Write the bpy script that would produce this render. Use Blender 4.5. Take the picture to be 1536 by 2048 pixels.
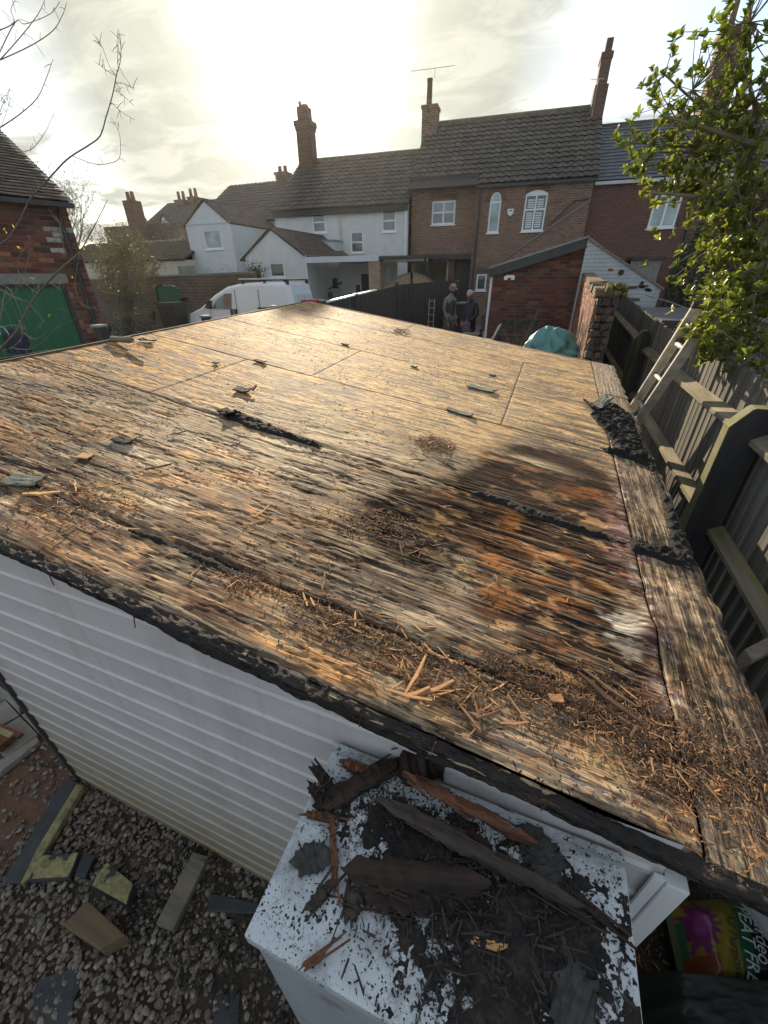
import bpy, bmesh, math, random
import numpy as np
from mathutils import Vector, Matrix
random.seed(7); rng=np.random.default_rng(11)
S=bpy.context.scene; COL=S.collection
for o in list(bpy.data.objects): bpy.data.objects.remove(o)
# ------------------------------------------------------------------ camera
H=2.6; FPX=810.75*0+796.76; YAW,PIT,ROL=0.36910645,-0.53147798,-0.01009449
def cam_axes():
    cy,sy=math.cos(YAW),math.sin(YAW)
    f=Vector((-sy*math.cos(PIT),cy*math.cos(PIT),math.sin(PIT)))
    r=Vector((cy,sy,0)); u=r.cross(f)
    return r*math.cos(ROL)+u*math.sin(ROL), -r*math.sin(ROL)+u*math.cos(ROL), f
CR,CU,CF=cam_axes()
cd=bpy.data.cameras.new('camera'); cam=bpy.data.objects.new('camera',cd); COL.objects.link(cam)
M=Matrix((CR,CU,-CF)).transposed().to_4x4(); M.translation=(0,0,H); cam.matrix_world=M
cd.sensor_fit='VERTICAL'; cd.sensor_height=24; cd.sensor_width=18; cd.lens=24*FPX/2048
cd.clip_start=0.02; cd.clip_end=2000; S.camera=cam
# where a line of sight meets a real plane of the place
def ray(px,py): return CR*((px-768)/FPX)-CU*((py-1024)/FPX)+CF
def hy(px,py,Y): d=ray(px,py); return Vector((0,0,H))+d*(Y/d.y)
def hx(px,py,X): d=ray(px,py); return Vector((0,0,H))+d*(X/d.x)
def hz(px,py,Z): d=ray(px,py); return Vector((0,0,H))+d*((Z-H)/d.z)
def hf(px,py,D=21.0):
    d=ray(px,py); return Vector((0,0,H))+d*(D/(d.y-.07*d.x))
def hr(px,py,h=0.0):
    n=Vector((.16,-.043,1)); d=ray(px,py); return Vector((0,0,H))+d*((-.35*2.6+h)/(n.dot(d)))
def rz(x,y): return 1.69-.16*x+.043*y
# ------------------------------------------------------------------ sky and sun
SUN=Vector((-.45,.83,.325)).normalized(); EL=math.asin(SUN.z); AZ=math.atan2(SUN.x,SUN.y)
W=bpy.data.worlds.new('World'); S.world=W; W.use_nodes=True; nt=W.node_tree; nt.nodes.clear()
N=nt.nodes.new; L=nt.links.new
def nd(t,**k):
    n=N(t)
    for a,b in k.items(): setattr(n,a,b)
    return n
def math_n(op,a,b=None,c=None,tree=None):
    n=(tree or nt).nodes.new('ShaderNodeMath'); n.operation=op
    for i,v in enumerate((a,b,c)):
        if v is None: continue
        if isinstance(v,(int,float)): n.inputs[i].default_value=v
        else: (tree or nt).links.new(v,n.inputs[i])
    return n.outputs[0]
def mixc(f,a,b,tree=None,mode='MIX'):
    t=tree or nt; n=t.nodes.new('ShaderNodeMix'); n.data_type='RGBA'; n.blend_type=mode
    for i,v in ((0,f),(6,a),(7,b)):
        if isinstance(v,(int,float)): n.inputs[i].default_value=v
        elif isinstance(v,tuple): n.inputs[i].default_value=v if len(v)==4 else (*v,1)
        else: t.links.new(v,n.inputs[i])
    return n.outputs[2]
tc=N('ShaderNodeTexCoord'); sky=nd('ShaderNodeTexSky',sky_type='NISHITA',sun_disc=False,sun_elevation=EL,sun_rotation=AZ,dust_density=1.5,air_density=1.0)
sep=N('ShaderNodeSeparateXYZ'); L(tc.outputs['Generated'],sep.inputs[0])
dz=math_n('ADD',math_n('MAXIMUM',sep.outputs[2],0.0),.16)
pr_=N('ShaderNodeCombineXYZ'); L(math_n('DIVIDE',sep.outputs[0],dz),pr_.inputs[0]); L(math_n('DIVIDE',sep.outputs[1],dz),pr_.inputs[1])
def wnoise(sc,det,rough,dist,off):
    mp=N('ShaderNodeMapping'); mp.inputs['Scale'].default_value=sc; mp.inputs['Location'].default_value=off; mp.inputs['Rotation'].default_value=(0,0,.35)
    L(pr_.outputs[0],mp.inputs[0]); n=N('ShaderNodeTexNoise'); n.inputs['Scale'].default_value=1; n.inputs['Detail'].default_value=det
    n.inputs['Roughness'].default_value=rough; n.inputs['Distortion'].default_value=dist; L(mp.outputs[0],n.inputs['Vector']); return n.outputs[0]
def ramp(v,stops,tree=None):
    t=tree or nt; n=t.nodes.new('ShaderNodeValToRGB'); e=n.color_ramp.elements
    while len(e)<len(stops): e.new(.5)
    for i,(p,c) in enumerate(stops): e[i].position=p; e[i].color=c if len(c)==4 else (*c,1)
    t.links.new(v,n.inputs[0]); return n.outputs[0]
def rmap(v,a,b,c,d,tree=None,smooth=False):
    t=tree or nt; n=t.nodes.new('ShaderNodeMapRange'); n.clamp=True
    if smooth: n.interpolation_type='SMOOTHSTEP'
    for i,x in zip((1,2,3,4),(a,b,c,d)): n.inputs[i].default_value=x
    t.links.new(v,n.inputs[0]); return n.outputs[0]
cov=wnoise((1.1,1.5,1),7,.6,.6,(3.1,.7,0)); shade=wnoise((2.6,4.6,1),8,.60,.5,(9.3,4.2,0))
dt=N('ShaderNodeVectorMath'); dt.operation='DOT_PRODUCT'; L(tc.outputs['Generated'],dt.inputs[0]); dt.inputs[1].default_value=SUN
c=math_n('MAXIMUM',dt.outputs['Value'],0.0)
wide=math_n('POWER',c,5.0); mid=math_n('POWER',c,55.0); tight=math_n('POWER',c,170.0)
cl=mixc(rmap(shade,.40,.60,0,1,smooth=True),(2.9,3.15,3.3),(3.95,4.05,3.8))
clw=mixc(rmap(shade,.40,.60,0,1,smooth=True),(3.7,3.7,3.0),(4.8,4.75,3.95))
cloud=mixc(wide,cl,clw)
blue=mixc(1.0,sky.outputs[0],(1.15,1.3,1.5),mode='MULTIPLY')
cm=rmap(cov,.40,.58,.15,1.0,smooth=True)
cm2=math_n('MAXIMUM',cm,rmap(wide,.25,.75,0,1))
base=mixc(cm2,blue,cloud)
g1=mixc(1.0,base,mixc(mid,(0,0,0),(2.3,2.25,1.9)),mode='ADD')
g2=mixc(1.0,g1,mixc(tight,(0,0,0),(14,14,13)),mode='ADD')
bg=N('ShaderNodeBackground'); L(g2,bg.inputs[0]); bg.inputs[1].default_value=.1
wo=N('ShaderNodeOutputWorld'); L(bg.outputs[0],wo.inputs[0])
sl=bpy.data.lights.new('sun','SUN'); sl.energy=5.0; sl.angle=math.radians(.6); sl.color=(1,.83,.60)
so=bpy.data.objects.new('sun',sl); COL.objects.link(so); so.rotation_euler=SUN.to_track_quat('Z','Y').to_euler(); so.location=(0,0,30)
S.render.engine='CYCLES'; S.view_settings.view_transform='Standard'; S.view_settings.look='None'; S.view_settings.exposure=0.88; S.view_settings.gamma=1
S.view_settings.use_curve_mapping=False
S.cycles.max_bounces=6; S.cycles.diffuse_bounces=3; S.cycles.glossy_bounces=3; S.cycles.transmission_bounces=4; S.cycles.transparent_max_bounces=6
S.cycles.use_denoising=True; S.cycles.volume_bounces=0
def haze():
    bm=bmesh.new(); bmesh.ops.create_cube(bm,size=1); me=bpy.data.meshes.new('haze'); bm.to_mesh(me); bm.free(); o=bpy.data.objects.new('haze',me); COL.objects.link(o); o.scale=(260,260,15); o.location=(0,0,5.8); o['kind']='stuff'
    m=bpy.data.materials.new('thin_haze'); m.use_nodes=True; t=m.node_tree; t.nodes.clear(); out=t.nodes.new('ShaderNodeOutputMaterial'); v=t.nodes.new('ShaderNodeVolumePrincipled'); v.inputs['Density'].default_value=.00028; v.inputs['Anisotropy'].default_value=.72; v.inputs['Color'].default_value=(.95,.95,.92,1); t.links.new(v.outputs[0],out.inputs['Volume']); me.materials.append(m)
haze()
# ------------------------------------------------------------------ materials
def newmat(name):
    m=bpy.data.materials.new(name); m.use_nodes=True; t=m.node_tree; b=t.nodes['Principled BSDF']; return m,t,b
def tcoord(t,sc=(1,1,1),rot=(0,0,0),kind='Object',loc=(0,0,0)):
    a=t.nodes.new('ShaderNodeTexCoord'); mp=t.nodes.new('ShaderNodeMapping')
    mp.inputs['Scale'].default_value=sc; mp.inputs['Rotation'].default_value=rot; mp.inputs['Location'].default_value=loc
    t.links.new(a.outputs[kind],mp.inputs[0]); return mp.outputs[0]
def tnoise(t,v,sc,det=5,rough=.6,dist=0):
    n=t.nodes.new('ShaderNodeTexNoise'); n.inputs['Scale'].default_value=sc; n.inputs['Detail'].default_value=det
    n.inputs['Roughness'].default_value=rough; n.inputs['Distortion'].default_value=dist; t.links.new(v,n.inputs['Vector']); return n.outputs[0]
def bump(t,b,h,dist,st=1.0):
    n=t.nodes.new('ShaderNodeBump'); n.inputs['Distance'].default_value=dist; n.inputs['Strength'].default_value=st
    t.links.new(h,n.inputs['Height']); t.links.new(n.outputs[0],b.inputs['Normal'])
def mat(name,c1,c2=None,sc=8,rough=.7,bmp=.002,stretch=(1,1,1),metal=0,lo=.35,hi=.65,spec=.5,detail=6,perobj=0.0,c3=None,sc3=1.5,lo3=.5,hi3=.7,bsc=None,kind='Object'):
    m,t,b=newmat(name); v=tcoord(t,stretch,kind=kind)
    c2=c2 or tuple(x*.8 for x in c1)
    n=tnoise(t,v,sc,detail); col=mixc(rmap(n,lo,hi,0,1,t),(*c1,1),(*c2,1),t)
    if c3:
        n3=tnoise(t,v,sc3,5,.65); col=mixc(rmap(n3,lo3,hi3,0,1,t),col,(*c3,1),t)
    if perobj:
        oi=t.nodes.new('ShaderNodeObjectInfo'); hs=t.nodes.new('ShaderNodeHueSaturation')
        t.links.new(col,hs.inputs['Color']); t.links.new(rmap(oi.outputs['Random'],0,1,1-perobj,1+perobj,t),hs.inputs['Value']); 
        t.links.new(rmap(oi.outputs['Random'],0,1,.5-.012,.5+.012,t),hs.inputs['Hue']); col=hs.outputs[0]
    t.links.new(col,b.inputs['Base Color']); b.inputs['Roughness'].default_value=rough; b.inputs['Metallic'].default_value=metal
    b.inputs['Specular IOR Level'].default_value=spec
    if bmp: bump(t,b,tnoise(t,v,bsc or sc*2.2,5,.7),bmp)
    return m
def brickmat(name,c1,c2,mortar,bw=.225,bh=.075,ms=.012,stain=(.1,.08,.06),stv=.35,white=None):
    m,t,b=newmat(name); a=t.nodes.new('ShaderNodeTexCoord'); sp=t.nodes.new('ShaderNodeSeparateXYZ'); t.links.new(a.outputs['Object'],sp.inputs[0])
    cb=t.nodes.new('ShaderNodeCombineXYZ'); t.links.new(math_n('ADD',sp.outputs[0],sp.outputs[1],tree=t),cb.inputs[0]); t.links.new(sp.outputs[2],cb.inputs[1])
    br=t.nodes.new('ShaderNodeTexBrick'); br.inputs['Scale'].default_value=1; br.inputs['Brick Width'].default_value=bw; br.inputs['Row Height'].default_value=bh
    br.inputs['Mortar Size'].default_value=ms/2; br.inputs['Mortar Smooth'].default_value=.3; br.inputs['Bias'].default_value=-.1
    wv=tnoise(t,a.outputs['Object'],6,3,.6); off=t.nodes.new('ShaderNodeVectorMath'); off.operation='ADD'
    sc=t.nodes.new('ShaderNodeVectorMath'); sc.operation='SCALE'; sc.inputs['Scale'].default_value=.012
    nn=t.nodes.new('ShaderNodeTexNoise'); nn.inputs['Scale'].default_value=5; t.links.new(a.outputs['Object'],nn.inputs['Vector']); t.links.new(nn.outputs['Color'],sc.inputs[0])
    t.links.new(cb.outputs[0],off.inputs[0]); t.links.new(sc.outputs[0],off.inputs[1]); t.links.new(off.outputs[0],br.inputs['Vector'])
    br.inputs['Color1'].default_value=(*c1,1); br.inputs['Color2'].default_value=(*c2,1); br.inputs['Mortar'].default_value=(*mortar,1)
    col=br.outputs['Color']
    n=tnoise(t,a.outputs['Object'],1.3,6,.65); col=mixc(rmap(n,.42,.75,0,stv,t),col,(*stain,1),t)
    n2=tnoise(t,a.outputs['Object'],22,4,.6); col=mixc(rmap(n2,.3,.7,0,.35,t),col,(*tuple(x*.5 for x in c1),1),t)
    if white:
        n3=tnoise(t,a.outputs['Object'],3.5,6,.8); col=mixc(rmap(n3,.6,.66,0,.8,t),col,(*white,1),t)
    t.links.new(col,b.inputs['Base Color']); b.inputs['Roughness'].default_value=.88; b.inputs['Specular IOR Level'].default_value=.25
    bump(t,b,math_n('ADD',math_n('MULTIPLY',br.outputs['Fac'],-1.0,tree=t),math_n('MULTIPLY',n2,.6,tree=t),tree=t),.008)
    return m
def glassmat(name,c=(.03,.04,.045),rough=.05):
    m,t,b=newmat(name); v=tcoord(t); n=tnoise(t,v,1.6,3,.5)
    t.links.new(mixc(rmap(n,.35,.7,0,1,t),(*c,1),(*tuple(x*2.6 for x in c),1),t),b.inputs['Base Color']); b.inputs['Roughness'].default_value=rough
    b.inputs['Specular IOR Level'].default_value=1.0; b.inputs['Coat Weight'].default_value=.6; b.inputs['Coat Roughness'].default_value=.03
    bump(t,b,tnoise(t,v,2.2,2,.5),.01,.25); return m
MT={}
MT['brick']=brickmat('weathered_brown_brick',(.29,.165,.115),(.13,.085,.065),(.47,.41,.34))
MT['brick_red']=brickmat('dark_red_brick',(.19,.088,.068),(.105,.058,.048),(.31,.24,.20))
MT['brick_chim']=brickmat('chimney_brick',(.18,.095,.07),(.115,.065,.05),(.28,.23,.19))
MT['brick_pale']=brickmat('pale_brick',(.42,.30,.22),(.30,.2,.15),(.5,.45,.38))
MT['brick_white']=brickmat('white_painted_brick',(.55,.58,.6),(.5,.54,.56),(.42,.45,.46),stain=(.2,.19,.17),stv=.35,ms=.009)
MT['stone']=brickmat('old_garden_wall_masonry',(.19,.14,.105),(.115,.085,.07),(.23,.19,.15),bw=.3,bh=.11,ms=.03,stv=.6,stain=(.06,.05,.04))
MT['render']=mat('white_render',(.66,.68,.68),(.58,.60,.60),sc=3,rough=.9,bmp=.012,bsc=18,spec=.2,c3=(.48,.49,.47),sc3=.8,lo3=.55,hi3=.9)
MT['render_smooth']=mat('pale_smooth_render',(.62,.66,.68),(.56,.60,.62),sc=1,rough=.85,bmp=.002,spec=.25)
MT['cream']=mat('cream_render',(.6,.55,.44),(.5,.46,.37),sc=2,rough=.9,bmp=.002,spec=.2)
MT['upvc']=mat('white_plastic_frame',(.8,.82,.84),(.74,.76,.78),sc=2,rough=.35,bmp=0)
MT['glass']=glassmat('window_glass',(.035,.045,.05))
MT['glass_pale']=glassmat('window_glass_pale',(.12,.16,.17),.08)
MT['blind']=mat('slatted_blind_white',(.62,.68,.72),(.56,.62,.66),sc=3,rough=.5,bmp=0)
MT['tile']=mat('dark_clay_pantile',(.105,.088,.075),(.055,.048,.043),sc=5,rough=.7,bmp=.004,perobj=.22,c3=(.10,.105,.06),sc3=2.5,lo3=.5,hi3=.75,spec=.35)
MT['tile_flat']=mat('brown_plain_tile',(.11,.083,.068),(.06,.046,.04),sc=6,rough=.75,bmp=.003,perobj=.3,c3=(.11,.11,.075),sc3=2,spec=.3)
MT['tile_green']=mat('mossy_ribbed_roof_tile',(.2,.175,.13),(.13,.12,.08),sc=5,rough=.85,bmp=.003,c3=(.10,.12,.05),sc3=2,spec=.2)
MT['slate']=mat('blue_grey_slate',(.085,.10,.11),(.06,.068,.075),sc=7,rough=.55,bmp=.002,perobj=.25)
MT['black_paint']=mat('black_painted_timber',(.028,.027,.03),(.045,.042,.045),sc=14,rough=.55,bmp=.001,stretch=(1,1,.15))
MT['black_gutter']=mat('black_plastic_gutter',(.022,.022,.024),(.035,.035,.036),sc=5,rough=.35,bmp=0)
MT['lead']=mat('lead_flashing',(.3,.32,.33),(.2,.21,.22),sc=6,rough=.5,bmp=.003)
MT['pot']=mat('clay_chimney_pot',(.2,.105,.07),(.13,.075,.05),sc=6,rough=.8,bmp=.002)
MT['fascia_grey']=mat('pale_grey_fascia',(.55,.6,.63),(.5,.54,.57),sc=2,rough=.5,bmp=0)
MT['charcoal']=mat('charcoal_timber_beam',(.05,.048,.047),(.035,.033,.032),sc=10,rough=.7,bmp=.001)
MT['ply_gate']=mat('tan_softwood_boards',(.38,.27,.17),(.27,.19,.12),sc=6,rough=.8,bmp=.002,stretch=(4,4,.4))
MT['green_door']=mat('dark_green_painted_boards',(.012,.13,.055),(.01,.10,.045),sc=4,rough=.45,bmp=.001,stretch=(3,3,.3))
MT['fence']=mat('weathered_grey_fence_board',(.165,.155,.135),(.075,.071,.063),sc=9,rough=.85,bmp=.003,stretch=(3,3,.22),perobj=.22,c3=(.11,.12,.07),sc3=1.3,lo3=.55,hi3=.85,spec=.2)
MT['rail']=mat('mossy_arris_rail',(.27,.235,.17),(.14,.12,.09),sc=7,rough=.88,bmp=.004,stretch=(2,.25,2),c3=(.18,.19,.055),sc3=2.2,lo3=.5,hi3=.68,spec=.2)
MT['post']=mat('dark_stained_fence_post',(.035,.036,.042),(.055,.052,.05),sc=9,rough=.8,bmp=.002,stretch=(2,2,.2),c3=(.16,.17,.05),sc3=2.2,lo3=.57,hi3=.72,spec=.2)
MT['postedge']=mat('mossy_post_edge',(.20,.19,.12),(.14,.15,.06),sc=9,rough=.9,bmp=.003,spec=.2)
MT['alu']=mat('weathered_aluminium',(.62,.60,.55),(.42,.40,.36),sc=14,rough=.5,bmp=.001,metal=.25,lo=.4,hi=.62)
MT['rotten']=mat('rotten_dark_wood',(.05,.032,.023),(.014,.010,.009),sc=12,rough=.82,bmp=.006,stretch=(.25,2.5,2.5),lo=.38,hi=.62,spec=.3)
MT['rotten_red']=mat('rotten_reddish_wood',(.17,.075,.038),(.06,.032,.022),sc=12,rough=.8,bmp=.005,stretch=(.25,2.5,2.5),lo=.4,hi=.62,spec=.3)
MT['rotten_grey']=mat('rotten_grey_wood',(.075,.06,.048),(.028,.022,.018),sc=14,rough=.85,bmp=.005,stretch=(.25,2.5,2.5),lo=.38,hi=.62,spec=.25)
MT['splinter']=mat('fresh_splinter_wood',(.52,.28,.115),(.28,.13,.055),sc=20,rough=.75,bmp=.001,stretch=(.3,3,3),perobj=.4)
MT['splinter_dark']=mat('dark_splinter_wood',(.15,.085,.045),(.06,.035,.022),sc=20,rough=.8,bmp=.001,stretch=(.3,3,3),perobj=.4)
MT['felt']=mat('bitumen_roofing_felt',(.035,.037,.036),(.07,.07,.065),sc=60,rough=.9,bmp=.004,bsc=90,spec=.3)
MT['feltgreen']=mat('mineral_felt_scrap',(.06,.075,.065),(.14,.15,.12),sc=50,rough=.9,bmp=.003,bsc=90)
MT['bitumen']=mat('black_crumbly_bitumen',(.010,.009,.009),(.035,.031,.029),sc=60,rough=.9,bmp=.02,bsc=90,lo=.5,hi=.8,c3=(.16,.15,.14),sc3=42,lo3=.68,hi3=.75)
MT['fascia']=mat('rotten_black_fascia',(.018,.014,.012),(.075,.055,.042),sc=16,rough=.75,bmp=.012,stretch=(.35,1.5,1.5),lo=.5,hi=.85,c3=(.13,.12,.11),sc3=120,lo3=.70,hi3=.76)
MT['yellow_insul']=mat('crumbly_yellow_insulation',(.36,.32,.14),(.18,.165,.09),sc=26,rough=.95,bmp=.008,bsc=50,c3=(.08,.08,.07),sc3=9,lo3=.56,hi3=.7)
MT['timber']=mat('old_softwood_offcut',(.17,.115,.06),(.10,.07,.04),sc=7,rough=.8,bmp=.002,stretch=(.4,3,3),c3=(.1,.09,.06),sc3=4,lo3=.5,hi3=.8)
MT['timber_grey']=mat('grey_softwood_offcut',(.21,.18,.13),(.13,.11,.085),sc=9,rough=.85,bmp=.003,stretch=(.4,3,3),c3=(.05,.045,.04),sc3=12,lo3=.6,hi3=.68)
MT['slab']=mat('grey_concrete_paving',(.26,.25,.22),(.19,.18,.16),sc=12,rough=.9,bmp=.003)
MT['slate_dark']=mat('dark_felt_offcut',(.03,.032,.035),(.05,.052,.055),sc=9,rough=.75,bmp=.003)
MT['van']=mat('white_van_paint',(.74,.78,.82),(.70,.74,.78),sc=1,rough=.25,bmp=0)
MT['blackplastic']=mat('black_plastic',(.02,.02,.022),(.03,.03,.032),sc=6,rough=.45,bmp=.001)
MT['red']=mat('red_plastic',(.4,.03,.03),(.3,.025,.025),sc=4,rough=.5,bmp=0)
MT['teal']=mat('teal_woven_tarpaulin',(.07,.21,.22),(.11,.29,.30),sc=3,rough=.55,bmp=.002,bsc=60)
MT['bluetarp']=mat('blue_grey_tarpaulin',(.2,.27,.36),(.13,.19,.27),sc=4,rough=.5,bmp=.006)
MT['bark']=mat('grey_twig_bark',(.20,.18,.15),(.27,.25,.18),sc=12,rough=.85,bmp=.002)
MT['bark_dark']=mat('dark_branch_bark',(.14,.12,.095),(.20,.18,.13),sc=12,rough=.85,bmp=.003)
MT['soil']=mat('dark_damp_soil',(.045,.035,.028),(.02,.016,.013),sc=20,rough=.95,bmp=.02,bsc=30)
MT['tarp']=mat('black_plastic_sheet',(.018,.022,.022),(.03,.034,.032),sc=4,rough=.6,bmp=.004)
def leafmat(name,c1,c2,tr=.35,rough=.35):
    m,t,b=newmat(name); g=t.nodes.new('ShaderNodeNewGeometry'); v=tcoord(t)
    n=tnoise(t,v,9,3,.6); f=math_n('ADD',math_n('MULTIPLY',g.outputs['Random Per Island'],.7,tree=t),math_n('MULTIPLY',n,.3,tree=t),tree=t)
    col=mixc(f,(*c1,1),(*c2,1),t); t.links.new(col,b.inputs['Base Color']); b.inputs['Roughness'].default_value=rough
    tr_=t.nodes.new('ShaderNodeBsdfTranslucent'); t.links.new(mixc(1.0,col,(1.35,1.4,.6,1),t,'MULTIPLY'),tr_.inputs[0])
    mx=t.nodes.new('ShaderNodeMixShader'); mx.inputs[0].default_value=tr; t.links.new(b.outputs[0],mx.inputs[1]); t.links.new(tr_.outputs[0],mx.inputs[2])
    t.links.new(mx.outputs[0],t.nodes['Material Output'].inputs[0]); return m
MT['laurel']=leafmat('glossy_evergreen_leaf',(.05,.08,.018),(.26,.29,.06),.48,.32)
MT['conifer']=leafmat('dull_green_small_leaf',(.03,.045,.02),(.07,.085,.04),.2,.6)
MT['dryleaf']=leafmat('olive_brown_small_leaf',(.06,.058,.024),(.17,.15,.07),.22,.6)
MT['yleaf']=leafmat('yellow_autumn_leaf',(.5,.42,.03),(.6,.5,.05),.4,.5)
MT['spike']=leafmat('strap_leaf',(.06,.075,.03),(.18,.19,.10),.3,.5)
MT['moss']=mat('yellow_green_moss',(.17,.17,.04),(.07,.075,.025),sc=25,rough=.95,bmp=.01,bsc=50)
# ------------------------------------------------------------------ mesh builder
class MB:
    def __init__(s): s.v=[]; s.f=[]
    def add(s,vs,fs):
        o=len(s.v); s.v+= [tuple(x) for x in vs]; s.f+=[tuple(i+o for i in f) for f in fs]; return s
    def box(s,a,b,M=None,jit=0):
        x0,y0,z0=a; x1,y1,z1=b
        vs=[(x0,y0,z0),(x1,y0,z0),(x1,y1,z0),(x0,y1,z0),(x0,y0,z1),(x1,y0,z1),(x1,y1,z1),(x0,y1,z1)]
        if jit: vs=[tuple(c+random.uniform(-jit,jit) for c in v) for v in vs]
        if M is not None: vs=[M@Vector(v) for v in vs]
        return s.add(vs,[(0,3,2,1),(4,5,6,7),(0,1,5,4),(1,2,6,5),(2,3,7,6),(3,0,4,7)])
    def beam(s,p,q,w,h,up=(0,0,1)):
        p=Vector(p);q=Vector(q);d=(q-p);l=d.length;d.normalize();u=Vector(up);r=d.cross(u)
        if r.length<1e-4: r=d.cross(Vector((1,0,0)))
        r.normalize();u=r.cross(d)
        M=Matrix((d,r,u)).transposed().to_4x4();M.translation=p
        return s.box((0,-w/2,-h/2),(l,w/2,h/2),M)
    def tube(s,pts,rad,n=6,cap=True):
        pts=[Vector(p) for p in pts]; m=len(pts)
        if not hasattr(rad,'__len__'): rad=[rad]*m
        vs=[];ref=Vector((.3,.5,.81))
        for i,p in enumerate(pts):
            d=(pts[min(i+1,m-1)]-pts[max(i-1,0)])
            if d.length<1e-9:d=Vector((0,0,1))
            d.normalize(); a=d.cross(ref)
            if a.length<.05:a=d.cross(Vector((1,0,0)))
            a.normalize();b=d.cross(a)
            for k in range(n):
                t=2*math.pi*k/n; vs.append(p+(a*math.cos(t)+b*math.sin(t))*rad[i])
        fs=[(i*n+k,i*n+(k+1)%n,(i+1)*n+(k+1)%n,(i+1)*n+k) for i in range(m-1) for k in range(n)]
        if cap: fs+=[tuple(range(n))[::-1],tuple((m-1)*n+k for k in range(n))]
        return s.add(vs,fs)
    def prism(s,poly,y0,y1,plane='xz'):
        n=len(poly)
        def P(a,b,c): return (a,c,b) if plane=='xz' else ((c,a,b) if plane=='yz' else (a,b,c))
        vs=[P(a,b,y0) for a,b in poly]+[P(a,b,y1) for a,b in poly]
        return s.add(vs,[tuple(range(n))[::-1],tuple(range(n,2*n))]+[(i,(i+1)%n,n+(i+1)%n,n+i) for i in range(n)])
    def mesh(s,name,m,smooth=False,fix=True):
        me=bpy.data.meshes.new(name); me.from_pydata(s.v,[],s.f); me.materials.append(m)
        if fix:
            bm=bmesh.new(); bm.from_mesh(me); bmesh.ops.recalc_face_normals(bm,faces=bm.faces); bm.to_mesh(me); bm.free()
        if smooth: me.polygons.foreach_set('use_smooth',[True]*len(me.polygons))
        return me
    def obj(s,name,m,parent=None,smooth=False,bev=0,fix=True,kind=None,label=None):
        me=s.mesh(name,m,smooth,fix)
        if bev:
            bm=bmesh.new(); bm.from_mesh(me); bmesh.ops.bevel(bm,geom=[e for e in bm.edges],offset=bev,segments=2,profile=.6,affect='EDGES',clamp_overlap=True); bm.to_mesh(me); bm.free()
        return link(me,name,parent,kind,label)
def link(me,name,parent=None,kind=None,label=None,loc=None,rot=None):
    o=bpy.data.objects.new(name,me); COL.objects.link(o)
    if parent: o.parent=parent
    if kind:o['kind']=kind
    if label:o['label']=label
    if loc is not None:o.location=loc
    if rot is not None:o.rotation_euler=rot
    return o
def tag(o,label,cat,group=None):
    o['label']=label;o['category']=cat
    if group:o['group']=group
    return o
def thing(name,label,cat,loc=(0,0,0),rz_=0,group=None):
    o=bpy.data.objects.new(name,None); COL.objects.link(o); o.location=loc; o.rotation_euler=(0,0,rz_); o.empty_display_size=.1
    return tag(o,label,cat,group)
def copytree(src,loc,rot,label,group=None,ch={}):
    c=src.copy(); COL.objects.link(c); c.location=loc; c.rotation_euler=rot; c['label']=label
    if group:c['group']=group
    for k in src.children:
        d=k.copy(); COL.objects.link(d); d.parent=c
        for g in k.children:
            e=g.copy(); COL.objects.link(e); e.parent=d
    return c
def grid_mesh(name,X,Y,Z,m,keep=None,cols=None,smooth=True):
    ny,nx=X.shape; v=np.stack([X,Y,Z],-1).reshape(-1,3)
    i=np.arange(nx*ny).reshape(ny,nx); q=np.stack([i[:-1,:-1],i[:-1,1:],i[1:,1:],i[1:,:-1]],-1)
    if keep is not None: q=q[keep]
    q=q.reshape(-1,4); me=bpy.data.meshes.new(name)
    me.vertices.add(len(v)); me.vertices.foreach_set('co',v.ravel().astype('f4'))
    me.loops.add(q.size); me.loops.foreach_set('vertex_index',q.ravel().astype('i4'))
    me.polygons.add(len(q)); me.polygons.foreach_set('loop_start',np.arange(0,q.size,4,dtype='i4')); me.polygons.foreach_set('loop_total',np.full(len(q),4,'i4'))
    me.polygons.foreach_set('use_smooth',np.full(len(q),smooth)); me.update(calc_edges=True)
    if cols is not None:
        for nm,c in cols.items():
            a=me.color_attributes.new(nm,'FLOAT_COLOR','POINT'); a.data.foreach_set('color',c.reshape(-1,4).astype('f4').ravel())
    me.materials.append(m); return me
def tri_mesh(name,V,F,m,smooth=False):
    me=bpy.data.meshes.new(name); k=F.shape[1]
    me.vertices.add(len(V)); me.vertices.foreach_set('co',V.ravel().astype('f4'))
    me.loops.add(F.size); me.loops.foreach_set('vertex_index',F.ravel().astype('i4'))
    me.polygons.add(len(F)); me.polygons.foreach_set('loop_start',np.arange(0,F.size,k,dtype='i4')); me.polygons.foreach_set('loop_total',np.full(len(F),k,'i4'))
    me.polygons.foreach_set('use_smooth',np.full(len(F),smooth)); me.update(calc_edges=True); me.materials.append(m); return me
# numpy value noise
_T=rng.random((512,512))
def vn(x,y,sx,sy,seed=0):
    u=x*sx+seed*17.31; w=y*sy+seed*9.77; i=np.floor(u).astype(int); j=np.floor(w).astype(int); a=u-i; b=w-j
    a=a*a*(3-2*a); b=b*b*(3-2*b); g=lambda p,q:_T[(p+seed*31)%512,(q+seed*57)%512]
    return (g(i,j)*(1-a)+g(i+1,j)*a)*(1-b)+(g(i,j+1)*(1-a)+g(i+1,j+1)*a)*b
def fbm(x,y,sx,sy,o=4,seed=0,r=.55):
    t=0;A=1;n=0
    for k in range(o): t=t+A*vn(x,y,sx*2**k,sy*2**k,seed+k*3); n+=A; A*=r
    return t/n
def sm(a,b,x): t=np.clip((x-a)/(b-a),0,1); return t*t*(3-2*t)
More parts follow.
